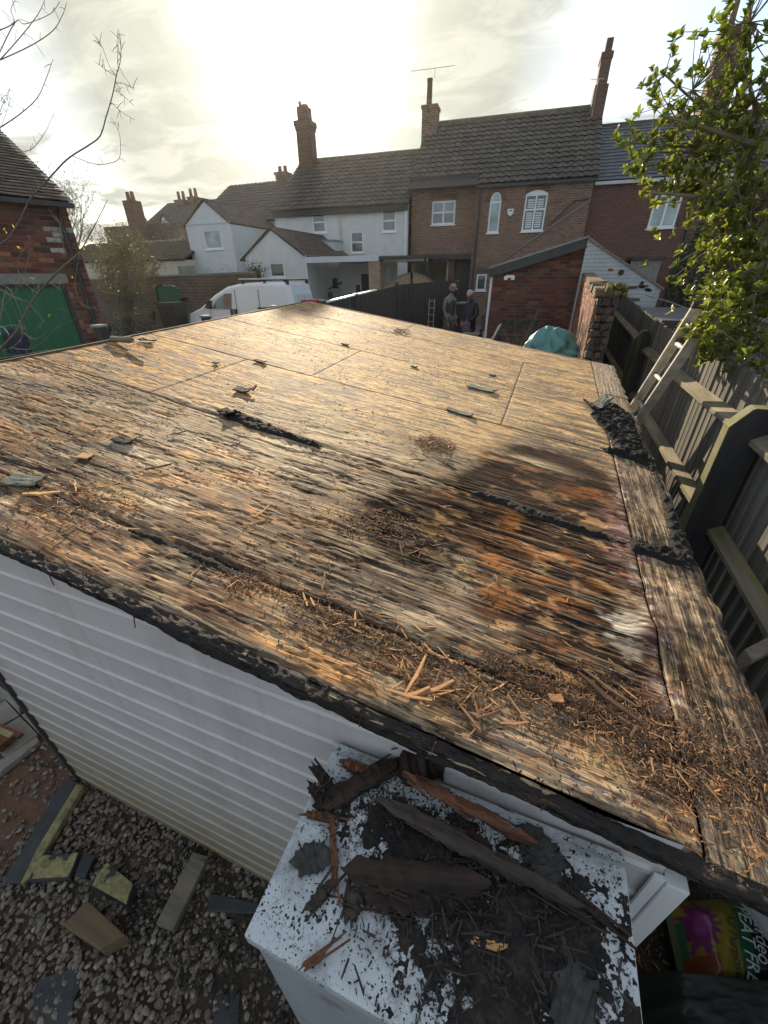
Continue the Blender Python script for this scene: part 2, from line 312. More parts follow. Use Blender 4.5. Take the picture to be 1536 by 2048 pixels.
# ------------------------------------------------------------------ ground
def gz_(x,y):
    t=sm(3.6,5.6,np.asarray(y,float)); return t*.6
def terrain():
    xs=np.concatenate([-np.geomspace(125,6,22),np.linspace(-5.7,3,88),np.geomspace(3.3,125,22)])
    ys=np.concatenate([-np.geomspace(125,1.5,16),np.linspace(-1.3,6,92),np.geomspace(6.3,125,26)])
    X,Y=np.meshgrid(xs,ys); Z=gz_(X,Y)+ (fbm(X,Y,4,4,4,5)-.5)*.035*sm(30,6,np.abs(X)+np.abs(Y))
    return grid_mesh('ground',X,Y,Z,gm)
m,t,b=newmat('ground_soil_and_gravel'); v=tcoord(t); 
n1=tnoise(t,v,1.1,5,.6); n2=tnoise(t,v,30,6,.7); sp=t.nodes.new('ShaderNodeSeparateXYZ'); t.links.new(v,sp.inputs[0])
dk=mixc(n2,(.035,.028,.022,1),(.10,.08,.06,1),t); red=mixc(n2,(.10,.05,.03,1),(.2,.11,.07,1),t)
rf=math_n('MULTIPLY',rmap(sp.outputs[0],-2.0,-2.25,0,1,t),rmap(n1,.2,.45,.4,1,t),tree=t)
far=mixc(n2,(.13,.125,.11,1),(.19,.18,.16,1),t)
cc=mixc(rmap(sp.outputs[1],4.5,5.5,0,1,t),mixc(rf,dk,red,t),far,t); t.links.new(cc,b.inputs['Base Color']); b.inputs['Roughness'].default_value=.95; bump(t,b,n2,.02); gm=m
link(terrain(),'ground',kind='structure')
# gravel: rounded pebbles, nobody could count them
def pebbles(n,fx,smin,smax,m,name,label,base=None):
    bm=bmesh.new(); bmesh.ops.create_icosphere(bm,subdivisions=1,radius=1); V=np.array([v.co[:] for v in bm.verts]); F=np.array([[v.index for v in f.verts] for f in bm.faces]); bm.free()
    P=fx(n); n=len(P); s=rng.uniform(smin,smax,(n,1))*rng.uniform(.6,1.3,(n,3)); s[:,2]*=.65
    A=rng.uniform(0,6.28,n); ca,sa=np.cos(A),np.sin(A)
    jit=1+rng.uniform(-.2,.2,(n,len(V),1)); B=V[None]*jit*s[:,None]
    til=rng.uniform(-.4,.4,(n,1)); B[:,:,2]+=B[:,:,0]*til
    X=B[:,:,0]*ca[:,None]-B[:,:,1]*sa[:,None]; Y=B[:,:,0]*sa[:,None]+B[:,:,1]*ca[:,None]
    VV=np.stack([X+P[:,0:1],Y+P[:,1:2],B[:,:,2]+P[:,2:3]],-1).reshape(-1,3); FF=(F[None]+np.arange(n)[:,None,None]*len(V)).reshape(-1,3)
    o=link(tri_mesh(name,VV,FF,m),name,kind='stuff'); tag(o,label,'gravel'); return o
def islandmat(name,cs,rough=.8,bmp=.002):
    m,t,b=newmat(name); g=t.nodes.new('ShaderNodeNewGeometry'); v=tcoord(t)
    k=[(i/(len(cs)-1),c) for i,c in enumerate(cs)]; col=ramp(g.outputs['Random Per Island'],k,t)
    n=tnoise(t,v,60,4,.6); col=mixc(rmap(n,.35,.7,0,.45,t),col,(.05,.045,.04,1),t); t.links.new(col,b.inputs['Base Color']); b.inputs['Roughness'].default_value=rough
    bump(t,b,n,bmp); return m
MT['gravel']=islandmat('mixed_gravel',[(.10,.078,.06),(.26,.215,.17),(.15,.115,.09),(.34,.30,.24),(.12,.08,.058),(.20,.18,.15)])
MT['chips']=islandmat('mixed_wood_chips',[(.10,.055,.03),(.30,.17,.08),(.06,.035,.025),(.55,.30,.13),(.12,.07,.045),(.42,.18,.07)],.8,.001)
MT['blackbits']=islandmat('black_rot_crumbs',[(.01,.009,.009),(.03,.022,.018),(.015,.012,.012),(.06,.035,.022)],.8,.001)
def gf(n):
    x=rng.uniform(-3.2,1.6,n); y=rng.uniform(-.35,.75,n); k=(x>-2.2)|(rng.random(n)<.25); k&=~((x>-2.15)&(y>.6)); k&=(rng.random(n)<np.where(x<-.9,.95,.5)); k&=~((x>.45)&(rng.random(n)<.8))
    x,y=x[k],y[k]; return np.stack([x,y,rng.uniform(-.005,.022,len(x))],-1)
pebbles(21000,gf,.005,.017,MT['gravel'],'gravel','mixed grey and tan gravel spread over the ground beside the white panelled wall')
# ------------------------------------------------------------------ the garage and its rotten plywood roof
G=thing('garage','low white garage whose flat roof is stripped to rotten weathered plywood','garage',(0,0,0))
def plymat(name,along):
    m,t,b=newmat(name); at=t.nodes.new('ShaderNodeAttribute'); at.attribute_name='Col'; mk=t.nodes.new('ShaderNodeAttribute'); mk.attribute_name='Msk'
    ms=t.nodes.new('ShaderNodeSeparateColor'); t.links.new(mk.outputs['Color'],ms.inputs[0])
    S=(lambda a,c:(a,c,1)) if along else (lambda a,c:(c,a,1))
    def warp(v,amt,sc):
        n=t.nodes.new('ShaderNodeTexNoise'); n.inputs['Scale'].default_value=sc; n.inputs['Detail'].default_value=3; t.links.new(v,n.inputs['Vector'])
        o=t.nodes.new('ShaderNodeVectorMath'); o.operation='MULTIPLY_ADD'; t.links.new(n.outputs['Color'],o.inputs[0]); o.inputs[1].default_value=(amt,amt,0); t.links.new(v,o.inputs[2]); return o.outputs[0]
    base=tcoord(t); w=warp(base,.004,14)
    def mp(v,sc):
        q=t.nodes.new('ShaderNodeMapping'); q.inputs['Scale'].default_value=sc; t.links.new(v,q.inputs[0]); return q.outputs[0]
    f1=tnoise(t,mp(w,S(6,160)),1,7,.75); f2=tnoise(t,mp(w,S(22,320)),1,5,.75); f5=tnoise(t,mp(w,S(2.2,34)),1,3,.6); f3=tnoise(t,base,48,6,.75); f4=tnoise(t,mp(w,S(10,130)),1,6,.7)
    vo=t.nodes.new('ShaderNodeTexVoronoi'); vo.inputs['Scale'].default_value=1; t.links.new(mp(w,S(9,180)),vo.inputs['Vector']); sc=t.nodes.new('ShaderNodeSeparateColor'); t.links.new(vo.outputs['Color'],sc.inputs[0])
    h=math_n('ADD',math_n('MULTIPLY',f1,.55,tree=t),math_n('MULTIPLY',f2,.45,tree=t),tree=t)
    col=mixc(1.0,at.outputs['Color'],rmap(h,.385,.58,.17,1.58,t),t,'MULTIPLY')
    col=mixc(ms.outputs[1],col,mixc(1.0,col,rmap(sc.outputs[0],0,1,.62,1.4,t),t,'MULTIPLY'),t)
    col=mixc(math_n('MULTIPLY',rmap(sc.outputs[1],.80,.86,0,.8,t),ms.outputs[1],tree=t),col,(.42,.32,.20,1),t)
    fl=math_n('MULTIPLY',rmap(f4,.475,.53,0,1,t),ms.outputs[0],tree=t); col=mixc(fl,col,(.085,.072,.06,1),t)
    ck=math_n('MULTIPLY',rmap(math_n('ABSOLUTE',math_n('SUBTRACT',f5,.5,tree=t),tree=t),.002,.010,1,0,t),ms.outputs[1],tree=t); col=mixc(math_n('MULTIPLY',ck,.9,tree=t),col,(.02,.014,.011,1),t)
    col=mixc(rmap(f3,.60,.66,0,.8,t),col,(.045,.035,.028,1),t)
    t.links.new(col,b.inputs['Base Color']); t.links.new(math_n('MULTIPLY',rmap(ms.outputs[2],0,1,1.0,.12,t),.2,tree=t),b.inputs['Specular IOR Level'])
    t.links.new(math_n('ADD',rmap(h,.35,.65,.85,.64,t),math_n('MULTIPLY',ms.outputs[2],.2,tree=t),tree=t),b.inputs['Roughness'])
    hh=math_n('ADD',math_n('ADD',math_n('MULTIPLY',h,1.0,tree=t),math_n('MULTIPLY',math_n('MULTIPLY',sc.outputs[0],.14,tree=t),ms.outputs[1],tree=t),tree=t),math_n('SUBTRACT',math_n('MULTIPLY',f3,.25,tree=t),math_n('MULTIPLY',ck,.6,tree=t),tree=t),tree=t)
    bump(t,b,hh,.0042,.85); return m
MT['ply']=plymat('weathered_plywood',True); MT['ply2']=plymat('weathered_plywood_cross_grain',False)
def blob(x,y,cx,cy,rx,ry,p=1.0): return np.exp(-((((x-cx)/rx)**2+((y-cy)/ry)**2)**p))
def roofcol(x,y,strip=False):
    C=lambda *c: np.array(c)[None,None,:]
    gr=fbm(x,y,4.,105,3,1,.65); gr2=fbm(x,y,4,42,3,2,.65); pat=fbm(x,y,1.5,2.6,5,3,.6); pat2=fbm(x,y,3.2,6.5,5,4,.65); fl=fbm(x,y,6.0,42,4,6,.62); mot=fbm(x,y,9,16,4,7)
    if strip: gr=fbm(x,y,75,8,4,21,.65); gr2=fbm(x,y,30,6,4,22,.65)
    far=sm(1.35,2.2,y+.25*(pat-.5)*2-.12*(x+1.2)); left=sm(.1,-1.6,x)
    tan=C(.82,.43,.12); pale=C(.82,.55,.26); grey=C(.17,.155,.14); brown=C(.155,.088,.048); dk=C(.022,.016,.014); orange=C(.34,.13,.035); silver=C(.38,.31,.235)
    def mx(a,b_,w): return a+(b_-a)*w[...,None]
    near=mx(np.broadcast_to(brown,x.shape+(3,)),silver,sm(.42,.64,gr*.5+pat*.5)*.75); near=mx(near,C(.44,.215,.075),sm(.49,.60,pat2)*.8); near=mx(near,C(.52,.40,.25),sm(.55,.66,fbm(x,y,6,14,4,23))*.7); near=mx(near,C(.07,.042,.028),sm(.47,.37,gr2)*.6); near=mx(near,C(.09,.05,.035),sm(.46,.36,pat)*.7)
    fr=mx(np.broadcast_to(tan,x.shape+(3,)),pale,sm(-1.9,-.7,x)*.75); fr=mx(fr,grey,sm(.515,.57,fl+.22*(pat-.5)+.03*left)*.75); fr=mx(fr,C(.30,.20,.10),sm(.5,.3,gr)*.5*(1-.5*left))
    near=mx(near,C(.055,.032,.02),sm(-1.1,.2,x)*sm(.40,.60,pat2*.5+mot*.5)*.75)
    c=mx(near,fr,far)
    pile=np.clip(blob(x,y,.2,.66,.35,.09)+blob(x,y,.5,.6,.2,.12)*.8,0,1); c=mx(c,C(.10,.06,.04),pile*.75)
    bl=blob(x,y,-1.15,1.55,.95,.45,1.2); c=mx(c,C(.50,.39,.24),bl*sm(.42,.6,gr)*.8)
    # rot: dark with orange streaks
    rot=np.maximum(blob(x,y,.13,1.58,.36,.62,1.6),blob(x,y,-.28,1.28,.25,.25,1.5)*.8); rot=np.maximum(rot,blob(x,y,.3,.95,.22,.2)); rot=sm(.03,.30,rot+.3*(mot-.5))*sm(.30,.66,rot*.8+1.1*(pat2-.5)+.5*(gr2-.5)+.5*(fbm(x,y,12,20,3,29)-.5)+.42)
    rc=mx(np.broadcast_to(dk,x.shape+(3,)),C(.10,.05,.03),sm(.45,.65,gr)*.6)
    ow=np.maximum.reduce([blob(x,y,.03,1.42,.10,.16),blob(x,y,-.07,1.95,.18,.10)*.8,blob(x,y,-.04,1.1,.17,.12),blob(x,y,.25,1.28,.18,.10)*.8,blob(x,y,.3,1.9,.12,.2)*.7,blob(x,y,-.25,1.5,.13,.08),blob(x,y,.15,1.15,.10,.20)])
    rc=mx(rc,orange,np.clip(ow*1.2,0,1)*sm(.48,.60,mot*.6+gr*.4)*.85); c=mx(c,rc,rot); c=mx(c,C(.42,.24,.11),sm(.63,.70,fbm(x,y,7,12,4,64,.65))*(1-far)*.7)
    c=mx(c,C(.60,.47,.30),blob(x,y,-.24,1.12,.11,.07)*sm(.35,.6,mot)*1.0)
    c=mx(c,C(.62,.50,.30),blob(x,y,.05,2.05,.16,.045)*sm(.3,.5,gr)); c=mx(c,C(.60,.48,.29),blob(x,y,.0,2.75,.5,.18)*sm(.45,.62,gr)*.8)
    c=mx(c,C(.05,.04,.035),blob(x,y,-.75,1.72,.12,.06)*.0); c=mx(c,dk,blob(x,y,-.45,1.22,.16,.09)*.85)
    c=mx(c,C(.05,.035,.028),blob(x,y,.3,2.55,.32,.42,1.5)*sm(.38,.6,gr2)*.85)
    # fungus and pink rot near the strip
    c=mx(c,C(.33,.18,.14),blob(x,y,.42,1.62,.07,.22)*sm(.35,.55,mot)*.95); c=mx(c,C(.58,.50,.40),sm(.35,.7,blob(x,y,.375,1.06,.075,.13)+1.3*(fbm(x,y,30,50,4,27)-.5)+.9*(gr-.5)-.05)*.85); c=mx(c,C(.22,.10,.09),blob(x,y,.45,1.10,.05,.08)*sm(.5,.35,mot)); c=mx(c,C(.36,.2,.15),blob(x,y,.45,.86,.05,.12)*sm(.4,.55,mot)*.8)
    # bared inner veneer by the front edge, and by the left seam
    c=mx(c,C(.47,.24,.09),blob(x,y,-.42,.56,.17,.035,2.5)*sm(.3,.5,gr)); c=mx(c,C(.48,.30,.14),blob(x,y,-1.38,.86,.14,.06,2)*.9); c=mx(c,C(.48,.30,.13),blob(x,y,-1.35,1.18,.05,.04,2))
    c=mx(c,C(.40,.26,.13),blob(x,y,.27,.62,.07,.06,3)*.9); c=mx(c,C(.34,.2,.1),blob(x,y,.12,.64,.12,.05,2)*.6)
    if strip:
        c=mx(np.broadcast_to(C(.19,.125,.075),x.shape+(3,)),C(.36,.27,.17),sm(.46,.62,gr)); c=mx(c,C(.06,.042,.03),sm(.52,.40,gr2)*.85); c=mx(c,C(.5,.3,.14),sm(.58,.7,pat2)*sm(.5,.6,gr)*.7)
        c=mx(c,C(.30,.17,.14),blob(x,y,.47,1.1,.05,.13)*.8*sm(.35,.55,mot)); c=mx(c,C(.42,.33,.25),sm(3.2,4,y)*.8); c=mx(c,C(.2,.15,.1),sm(1.0,.7,y)*.5); c=mx(c,C(.07,.045,.035),sm(.53,.46,x+.05*(mot-.5))*sm(.3,.55,mot)*.8*sm(2.9,2.5,y)); c=mx(c,C(.05,.035,.025),sm(.60,.68,x+.06*(mot-.5))*.6)
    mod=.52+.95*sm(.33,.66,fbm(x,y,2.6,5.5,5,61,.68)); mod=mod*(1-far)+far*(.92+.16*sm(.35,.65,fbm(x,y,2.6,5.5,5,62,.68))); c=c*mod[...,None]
    c=mx(c,C(.06,.045,.035),sm(.56,.505,y)*sm(.3,.6,mot)*.7); c=mx(c,C(.03,.022,.017),sm(.525,.495,y)*.9)
    band=np.exp(-((x-.455-.03*(pat-.5))/.035)**2)*sm(.75,.9,y)*sm(2.6,2.2,y); rg=fbm(x,y,28,40,4,71,.7); c=mx(c,C(.30,.17,.135),band*sm(.42,.56,rg)*.85); c=mx(c,C(.56,.47,.38),band*sm(.55,.66,rg+.15*(mot-.5))*.9)
    a=.62-.22*far+.25*rot*0
    msk=np.zeros(x.shape+(4,)); msk[...,0]=np.clip(far*(.75+.5*(pat-.5)-.25*(1-left))+.12,0,1); msk[...,2]=np.clip(rot,0,1); msk[...,1]=np.clip((1-far)*.9+.12-.55*rot,0,1)
    if strip: msk[...,0]=.1; msk[...,1]=.9
    return np.concatenate([np.clip(c,0,1),a[...,None]],-1),msk
SEAMY=[.485,.735,1.59,2.45,3.31,4.17,4.885]
def roofh(x,y,strip=False):
    g=(fbm(x,y,4.,105,3,1,.65)-.5)*.0028 if not strip else (fbm(x,y,75,3,4,21)-.5)*.005
    z=g+(fbm(x,y,1.2,1.5,3,9)-.5)*.012
    pat=fbm(x,y,4.5,16,5,12,.65); near=sm(2.6,1.3,y)
    z=z-.0028*sm(.50,.53,pat)*near-.0025*sm(.56,.58,fbm(x,y,5,24,4,13,.65))*near
    z+=.022*blob(x,y,.44,1.09,.05,.07)*(.5+fbm(x,y,25,25,3,15))+.008*blob(x,y,.40,1.62,.05,.2)*fbm(x,y,30,30,3,16)
    d=np.abs(y-.735); ext=sm(-1.6,-1.3,x)*sm(.45,.2,x); z-=(.013*np.exp(-(d/.012)**2))*ext*(.3+1.2*fbm(x,y,8,8,3,17))
    d=np.abs(y-1.59-.006*np.sin(x*5)); ext=sm(-.4,-.15,x)+sm(-1.9,-1.7,x)*sm(-.7,-.9,x); z-=.014*np.exp(-(d/.012)**2)*np.clip(ext,0,1)
    z-=.012*blob(x,y,.2,.68,.2,.05)*fbm(x,y,14,30,3,18)
    z-=.02*sm(.54,.495,y)*fbm(x,y,12,30,4,19)
    return z
def sheet(x0,x1,y0,y1,strip=False,label=None):
    gx,gy=(.0085,.0032 if y1<1.7 else .007) if not strip else (.0032,.008)
    nx=max(4,int((x1-x0)/gx)); ny=max(4,int((y1-y0)/gy)); X,Y=np.meshgrid(np.linspace(x0,x1,nx),np.linspace(y0,y1,ny))
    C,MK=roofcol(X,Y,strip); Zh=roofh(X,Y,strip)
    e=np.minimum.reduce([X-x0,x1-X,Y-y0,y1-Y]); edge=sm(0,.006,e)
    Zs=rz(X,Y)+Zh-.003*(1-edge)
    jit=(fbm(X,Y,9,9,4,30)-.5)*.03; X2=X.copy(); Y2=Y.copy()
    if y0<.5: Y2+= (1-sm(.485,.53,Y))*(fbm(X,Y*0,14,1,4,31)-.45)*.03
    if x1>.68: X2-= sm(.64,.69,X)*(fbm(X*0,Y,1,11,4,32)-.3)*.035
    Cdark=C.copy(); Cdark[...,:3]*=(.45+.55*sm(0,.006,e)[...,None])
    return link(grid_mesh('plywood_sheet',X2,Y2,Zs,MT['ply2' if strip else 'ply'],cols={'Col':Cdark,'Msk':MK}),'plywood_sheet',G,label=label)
xc=[[-2.86,.455],[-2.86,.455],[-2.86,-1.98,.455],[-2.86,-1.47,-.18,.455],[-2.86,-.18,.455],[-2.86,-1.47,.455]]
for i in range(6):
    for a,b_ in zip(xc[i][:-1],xc[i][1:]):
        g=.0012 if i>2 else .002
        sheet(a+g,b_-g,SEAMY[i]+g,SEAMY[i+1]-g)
for a,b_ in ((.485,1.545),(1.555,2.62),(2.63,3.7),(3.71,4.885)): sheet(.458,.69,a,b_,True,'weathered grey-brown edge board with its grain running away')
# deck under the sheets, rotten fascia, rafters
mb=MB(); 
q=[(-2.84,.53),(.66,.53),(.66,4.86),(-2.84,4.86)]
mb.add([(x,y,rz(x,y)-.022) for x,y in q]+[(x,y,rz(x,y)-.06) for x,y in q],[(0,1,2,3),(4,7,6,5),(0,4,5,1),(1,5,6,2),(2,6,7,3),(3,7,4,0)]); mb.obj('deck_underlay',MT['rotten'],G)
def ragged(name,P,Q,nx,prof,m,amp,seed,inward):
    # prof: list of (out, down) ; swept from P to Q with noise
    xs=np.linspace(0,1,nx); k=len(prof); L_=np.linalg.norm(np.array(Q)-np.array(P))
    U,K=np.meshgrid(xs,np.arange(k)); 
    po=np.interp(np.linspace(0,len(prof)-1,k*4),range(len(prof)),[p[0] for p in prof]); pd=np.interp(np.linspace(0,len(prof)-1,k*4),range(len(prof)),[p[1] for p in prof])
    U,K=np.meshgrid(xs,np.arange(k*4)); n=fbm(U*L_,K*.2,14,3,4,seed)-.5; n2=fbm(U*L_,K*.2,45,6,3,seed+5)-.5; lo=fbm(U*L_,K*0,3,1,4,seed+9)-.5
    base=np.array(P)[None,None]*(1-U[...,None])+np.array(Q)[None,None]*U[...,None]
    out=po[K]*(1+0*lo)+amp*n+amp*.5*n2; dn=pd[K]*(1+1.0*lo)+amp*.8*n2
    b_=base+np.array(inward)[None,None]*out[...,None]; b_[...,2]-=dn
    return link(grid_mesh(name,b_[...,0],b_[...,1],b_[...,2],m),name,G)
ragged('front_fascia',(-2.87,.49,rz(-2.87,.49)-.004),(.70,.49,rz(.70,.49)-.004),700,[(.03,0),(0,.003),(-.004,.014),(.004,.02),(-.002,.034),(.008,.045),(.03,.04),(.06,.035)],MT['fascia'],.022,40,(0,1,0))
ragged('side_edge',(.685,.49,rz(.685,.49)-.006),(.685,4.88,rz(.685,4.88)-.006),600,[(.02,0),(0,.004),(0,.04),(.03,.05)],MT['fascia'],.018,50,(-1,0,0))
mb=MB(); mb.beam((-2.865,.5,rz(-2.865,.5)-.03),(-2.865,4.88,rz(-2.865,4.88)-.03),.02,.07); mb.obj('edge_trim',MT['timber'],G)
mb=MB(); mb.beam((-2.86,4.89,rz(-2.86,4.89)-.035),(.68,4.89,rz(.68,4.89)-.035),.02,.07); mb.obj('edge_trim',MT['timber'],G)
# bitumen felt remnants on the right edge
def lump(name,poly_px,h,m,parent=G,seed=0,res=.0045,label=None):
    P=[hr(*p) for p in poly_px]; xs=[p.x for p in P]; ys=[p.y for p in P]; cx,cy=np.mean(xs),np.mean(ys)
    x0,x1,y0,y1=min(xs),max(xs),min(ys),max(ys)
    nx=max(6,int((x1-x0)/res)); ny=max(6,int((y1-y0)/res)); X,Y=np.meshgrid(np.linspace(x0,x1,nx),np.linspace(y0,y1,ny))
    ins=np.full(X.shape,1e9); inside=np.zeros(X.shape,bool)
    for i in range(len(P)):
        a=P[i]; c_=P[(i+1)%len(P)]; dx,dy=c_.x-a.x,c_.y-a.y; tt=np.clip(((X-a.x)*dx+(Y-a.y)*dy)/(dx*dx+dy*dy+1e-9),0,1); d=np.hypot(X-a.x-tt*dx,Y-a.y-tt*dy); ins=np.minimum(ins,d)
        cond=((a.y>Y)!=(c_.y>Y))&(X<(c_.x-a.x)*(Y-a.y)/(c_.y-a.y+1e-12)+a.x); inside^=cond
    sd=np.where(inside,ins,-ins)+(fbm(X,Y,25,25,3,seed)-.5)*.03
    Z=rz(X,Y)+h*sm(-.002,.02,sd)*(.15+1.5*sm(.25,.75,fbm(X,Y,40,40,4,seed+3)))*(.4+1.1*fbm(X,Y,9,9,3,seed+8))+.004*(fbm(X,Y,150,150,2,seed)-.5)-.012*(sd<-.004)
    kp=(sd[:-1,:-1]>-.012); o=link(grid_mesh(name,X,Y,Z,m,keep=kp),name,parent); 
    if label:o['label']=label
    return o
lump('felt_remnant',[(1180,830),(1205,800),(1262,830),(1300,925),(1240,915),(1225,880)],.017,MT['bitumen'],seed=60,label='black crumbling felt left on the right roof edge')
lump('felt_remnant',[(1283,900),(1303,925),(1350,1020),(1392,1130),(1345,1118),(1330,1020),(1300,940)],.012,MT['bitumen'],seed=64,label='black crumbling felt left on the right roof edge')
lump('felt_remnant',[(1258,1075),(1290,1085),(1345,1100),(1392,1128),(1385,1140),(1330,1125),(1262,1100)],.012,MT['bitumen'],seed=67,label='black felt band crossing the edge board')
lump('felt_remnant',[(1200,895),(1310,920),(1305,935),(1215,905)],.018,MT['bitumen'],seed=69)
lump('crack_debris',[(445,825),(470,820),(560,858),(640,888),(640,896),(560,870),(500,855)],.010,MT['bitumen'],seed=71,label='black crumbly strip along the roof joint')
lump('crack_debris',[(920,975),(1010,995),(1140,1045),(1255,1085),(1250,1092),(1120,1050),(1000,1008)],.008,MT['bitumen'],seed=73)
lump('crack_debris',[(250,1055),(300,1065),(420,1118),(540,1172),(530,1176),(400,1122)],.006,MT['bitumen'],seed=74)
# ribbed wall
WY=.512; mb=MB(); prof=[(0,-.08)]
z=-.05
while z<1.56: prof+=[(0,z),(.006,z+.008),(.007,z+.026),(.001,z+.034)]; z+=.12
prof+=[(0,1.66)]
def wallstrip(x0,x1,ztop0,ztop1,name):
    mb=MB(); n=len(prof); v=[];f=[]
    for x in (x0,x1): v+=[(x,WY-o,z) for o,z in prof]
    f=[(i,n+i,n+i+1,i+1) for i in range(n-1)]
    k=len(v); v+=[(x0,WY,ztop0),(x1,WY,ztop1)]; f.append((n-1,2*n-1,k+1,k))
    mb.add(v,f); return mb.obj(name,MT['cladding'],G,fix=False)
m,t,b=newmat('dirty_white_ribbed_cladding'); v=tcoord(t); sp=t.nodes.new('ShaderNodeSeparateXYZ'); t.links.new(v,sp.inputs[0])
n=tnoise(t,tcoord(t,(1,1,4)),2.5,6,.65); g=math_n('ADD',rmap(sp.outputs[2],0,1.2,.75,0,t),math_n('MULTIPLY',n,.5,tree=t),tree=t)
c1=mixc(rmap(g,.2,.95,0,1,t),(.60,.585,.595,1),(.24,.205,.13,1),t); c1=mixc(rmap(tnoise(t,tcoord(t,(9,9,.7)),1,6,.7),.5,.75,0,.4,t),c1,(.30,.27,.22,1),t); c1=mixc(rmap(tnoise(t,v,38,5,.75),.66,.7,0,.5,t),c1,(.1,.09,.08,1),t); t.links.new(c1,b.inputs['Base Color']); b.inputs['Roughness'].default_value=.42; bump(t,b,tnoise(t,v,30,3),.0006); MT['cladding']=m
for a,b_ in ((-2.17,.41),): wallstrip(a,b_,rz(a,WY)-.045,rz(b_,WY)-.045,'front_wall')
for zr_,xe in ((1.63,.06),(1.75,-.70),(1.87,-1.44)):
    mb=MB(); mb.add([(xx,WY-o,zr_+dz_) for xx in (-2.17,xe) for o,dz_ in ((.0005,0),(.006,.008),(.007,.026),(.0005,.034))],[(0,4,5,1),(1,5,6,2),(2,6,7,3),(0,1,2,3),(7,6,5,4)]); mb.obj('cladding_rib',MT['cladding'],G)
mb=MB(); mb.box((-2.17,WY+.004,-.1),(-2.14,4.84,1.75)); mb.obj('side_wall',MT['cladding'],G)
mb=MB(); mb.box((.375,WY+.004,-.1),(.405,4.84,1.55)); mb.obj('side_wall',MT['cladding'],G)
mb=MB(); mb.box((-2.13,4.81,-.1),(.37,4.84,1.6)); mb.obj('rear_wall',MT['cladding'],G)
mb=MB(); mb.box((.412,.488,-.05),(.452,.535,1.545)); mb.obj('corner_post',MT['upvc'],G,bev=.003)
mb=MB(); mb.box((.390,.494,-.05),(.4105,.500,1.55)); mb.obj('corner_bead',MT['upvc'],G)
mb=MB(); mb.box((-2.186,.495,-.05),(-2.166,.53,1.93)); mb.obj('corner_bead',MT['charcoal'],G)
for p in ((722,1440),(870,1495),(103,1157),(272,1243),(326,1243),(605,1375),(1095,1610)):
    c=hy(*p,.49); mb=MB(); mb.tube([c+Vector((0,0,.02)),c+Vector((random.uniform(-.01,.01),-.004,-.022))],.0017,5); mb.obj('nail',MT['rotten_red'],G)
# fence / rail to the left of the roof
def blackfence(name,label,A,B,zt,nb,posts,cap=None,bw=.11):
    A=Vector(A);B=Vector(B); T=thing(name,label,'fence',(A.x,A.y,0),math.atan2(B.y-A.y,B.x-A.x)); Ln=(Vector((B.x,B.y,0))-Vector((A.x,A.y,0))).length
    zb0,zb1=A.z,B.z; n=int(Ln/bw); me=None
    for i in range(n):
        u=(i+.5)/n; zt_=zt[0]+(zt[1]-zt[0])*u; zb=A.z+(B.z-A.z)*u
        mb=MB(); mb.box((i*Ln/n+.004,-.01+.006*(i%2),zb),((i+1)*Ln/n-.004,.01+.006*(i%2),zt_+random.uniform(-.004,.004))); mb.obj('board',MT['black_paint'],T)
    for u,h in posts:
        mb=MB(); x=u*Ln; mb.box((x-.038,-.045,A.z+(B.z-A.z)*u),(x+.038,.04,h)); mb.obj('post',MT['black_paint'],T,bev=.002)
        mb=MB(); mb.box((x-.05,-.057,h+.001),(x+.05,.052,h+.022)); mb.obj('post_cap',MT['lead'],T,bev=.002)
    if cap: mb=MB(); mb.beam((cap[0]*Ln,0,zt[0]+(zt[1]-zt[0])*cap[0]+.02),(cap[1]*Ln,0,zt[0]+(zt[1]-zt[0])*cap[1]+.02),.05,.03); mb.obj('capping_rail',MT['upvc'],T)
    return T
fl_=blackfence('timber_fence','low black timber fence with square posts and grey caps along the garage\'s far left side',(-4.0,1.2,.0),(-4.0,7.38,.6),(2.08,2.10),0,[((y-1.2)/6.18,h) for y,h in ((2.91,2.22),(4.31,2.20),(5.79,2.23),(7.33,2.24))])
blackfence('timber_fence','black close-boarded fence with a pale capping strip behind the garage, left of the two people',(-4.0,7.45,.6),(-4.0,11.5,.6),(2.2,2.42),0,[(.33,2.3),(.985,2.5)],cap=(0,.62))
blackfence('timber_fence','dark close-boarded fence panel directly behind the standing man and the little ladder',(-4.0,11.6,.6),(-3.05,14.6,.6),(2.44,2.52),0,[(.99,2.5)])
# ------------------------------------------------------------------ houses
SL=math.atan(.07); CS=math.cos(SL)
def fr(x): return (x,21+.07*x,0)
def wallholes(mb,w,z0,z1,holes,v=0,depth=.12,x0=0):
    us=sorted({x0,w}|{h[0] for h in holes}|{h[2] for h in holes}); zs=sorted({z0,z1}|{h[1] for h in holes}|{h[3] for h in holes})
    for a,b_ in zip(us[:-1],us[1:]):
        for c,d in zip(zs[:-1],zs[1:]):
            mu,mz=(a+b_)/2,(c+d)/2
            if any(h[0]<mu<h[2] and h[1]<mz<h[3] for h in holes): continue
            mb.add([(a,v,c),(b_,v,c),(b_,v,d),(a,v,d)],[(0,1,2,3)])
    for a,c,b_,d in holes:
        mb.add([(a,v,c),(b_,v,c),(b_,v,d),(a,v,d),(a,v+depth,c),(b_,v+depth,c),(b_,v+depth,d),(a,v+depth,d)],[(0,4,5,1),(1,5,6,2),(2,6,7,3),(3,7,4,0)])
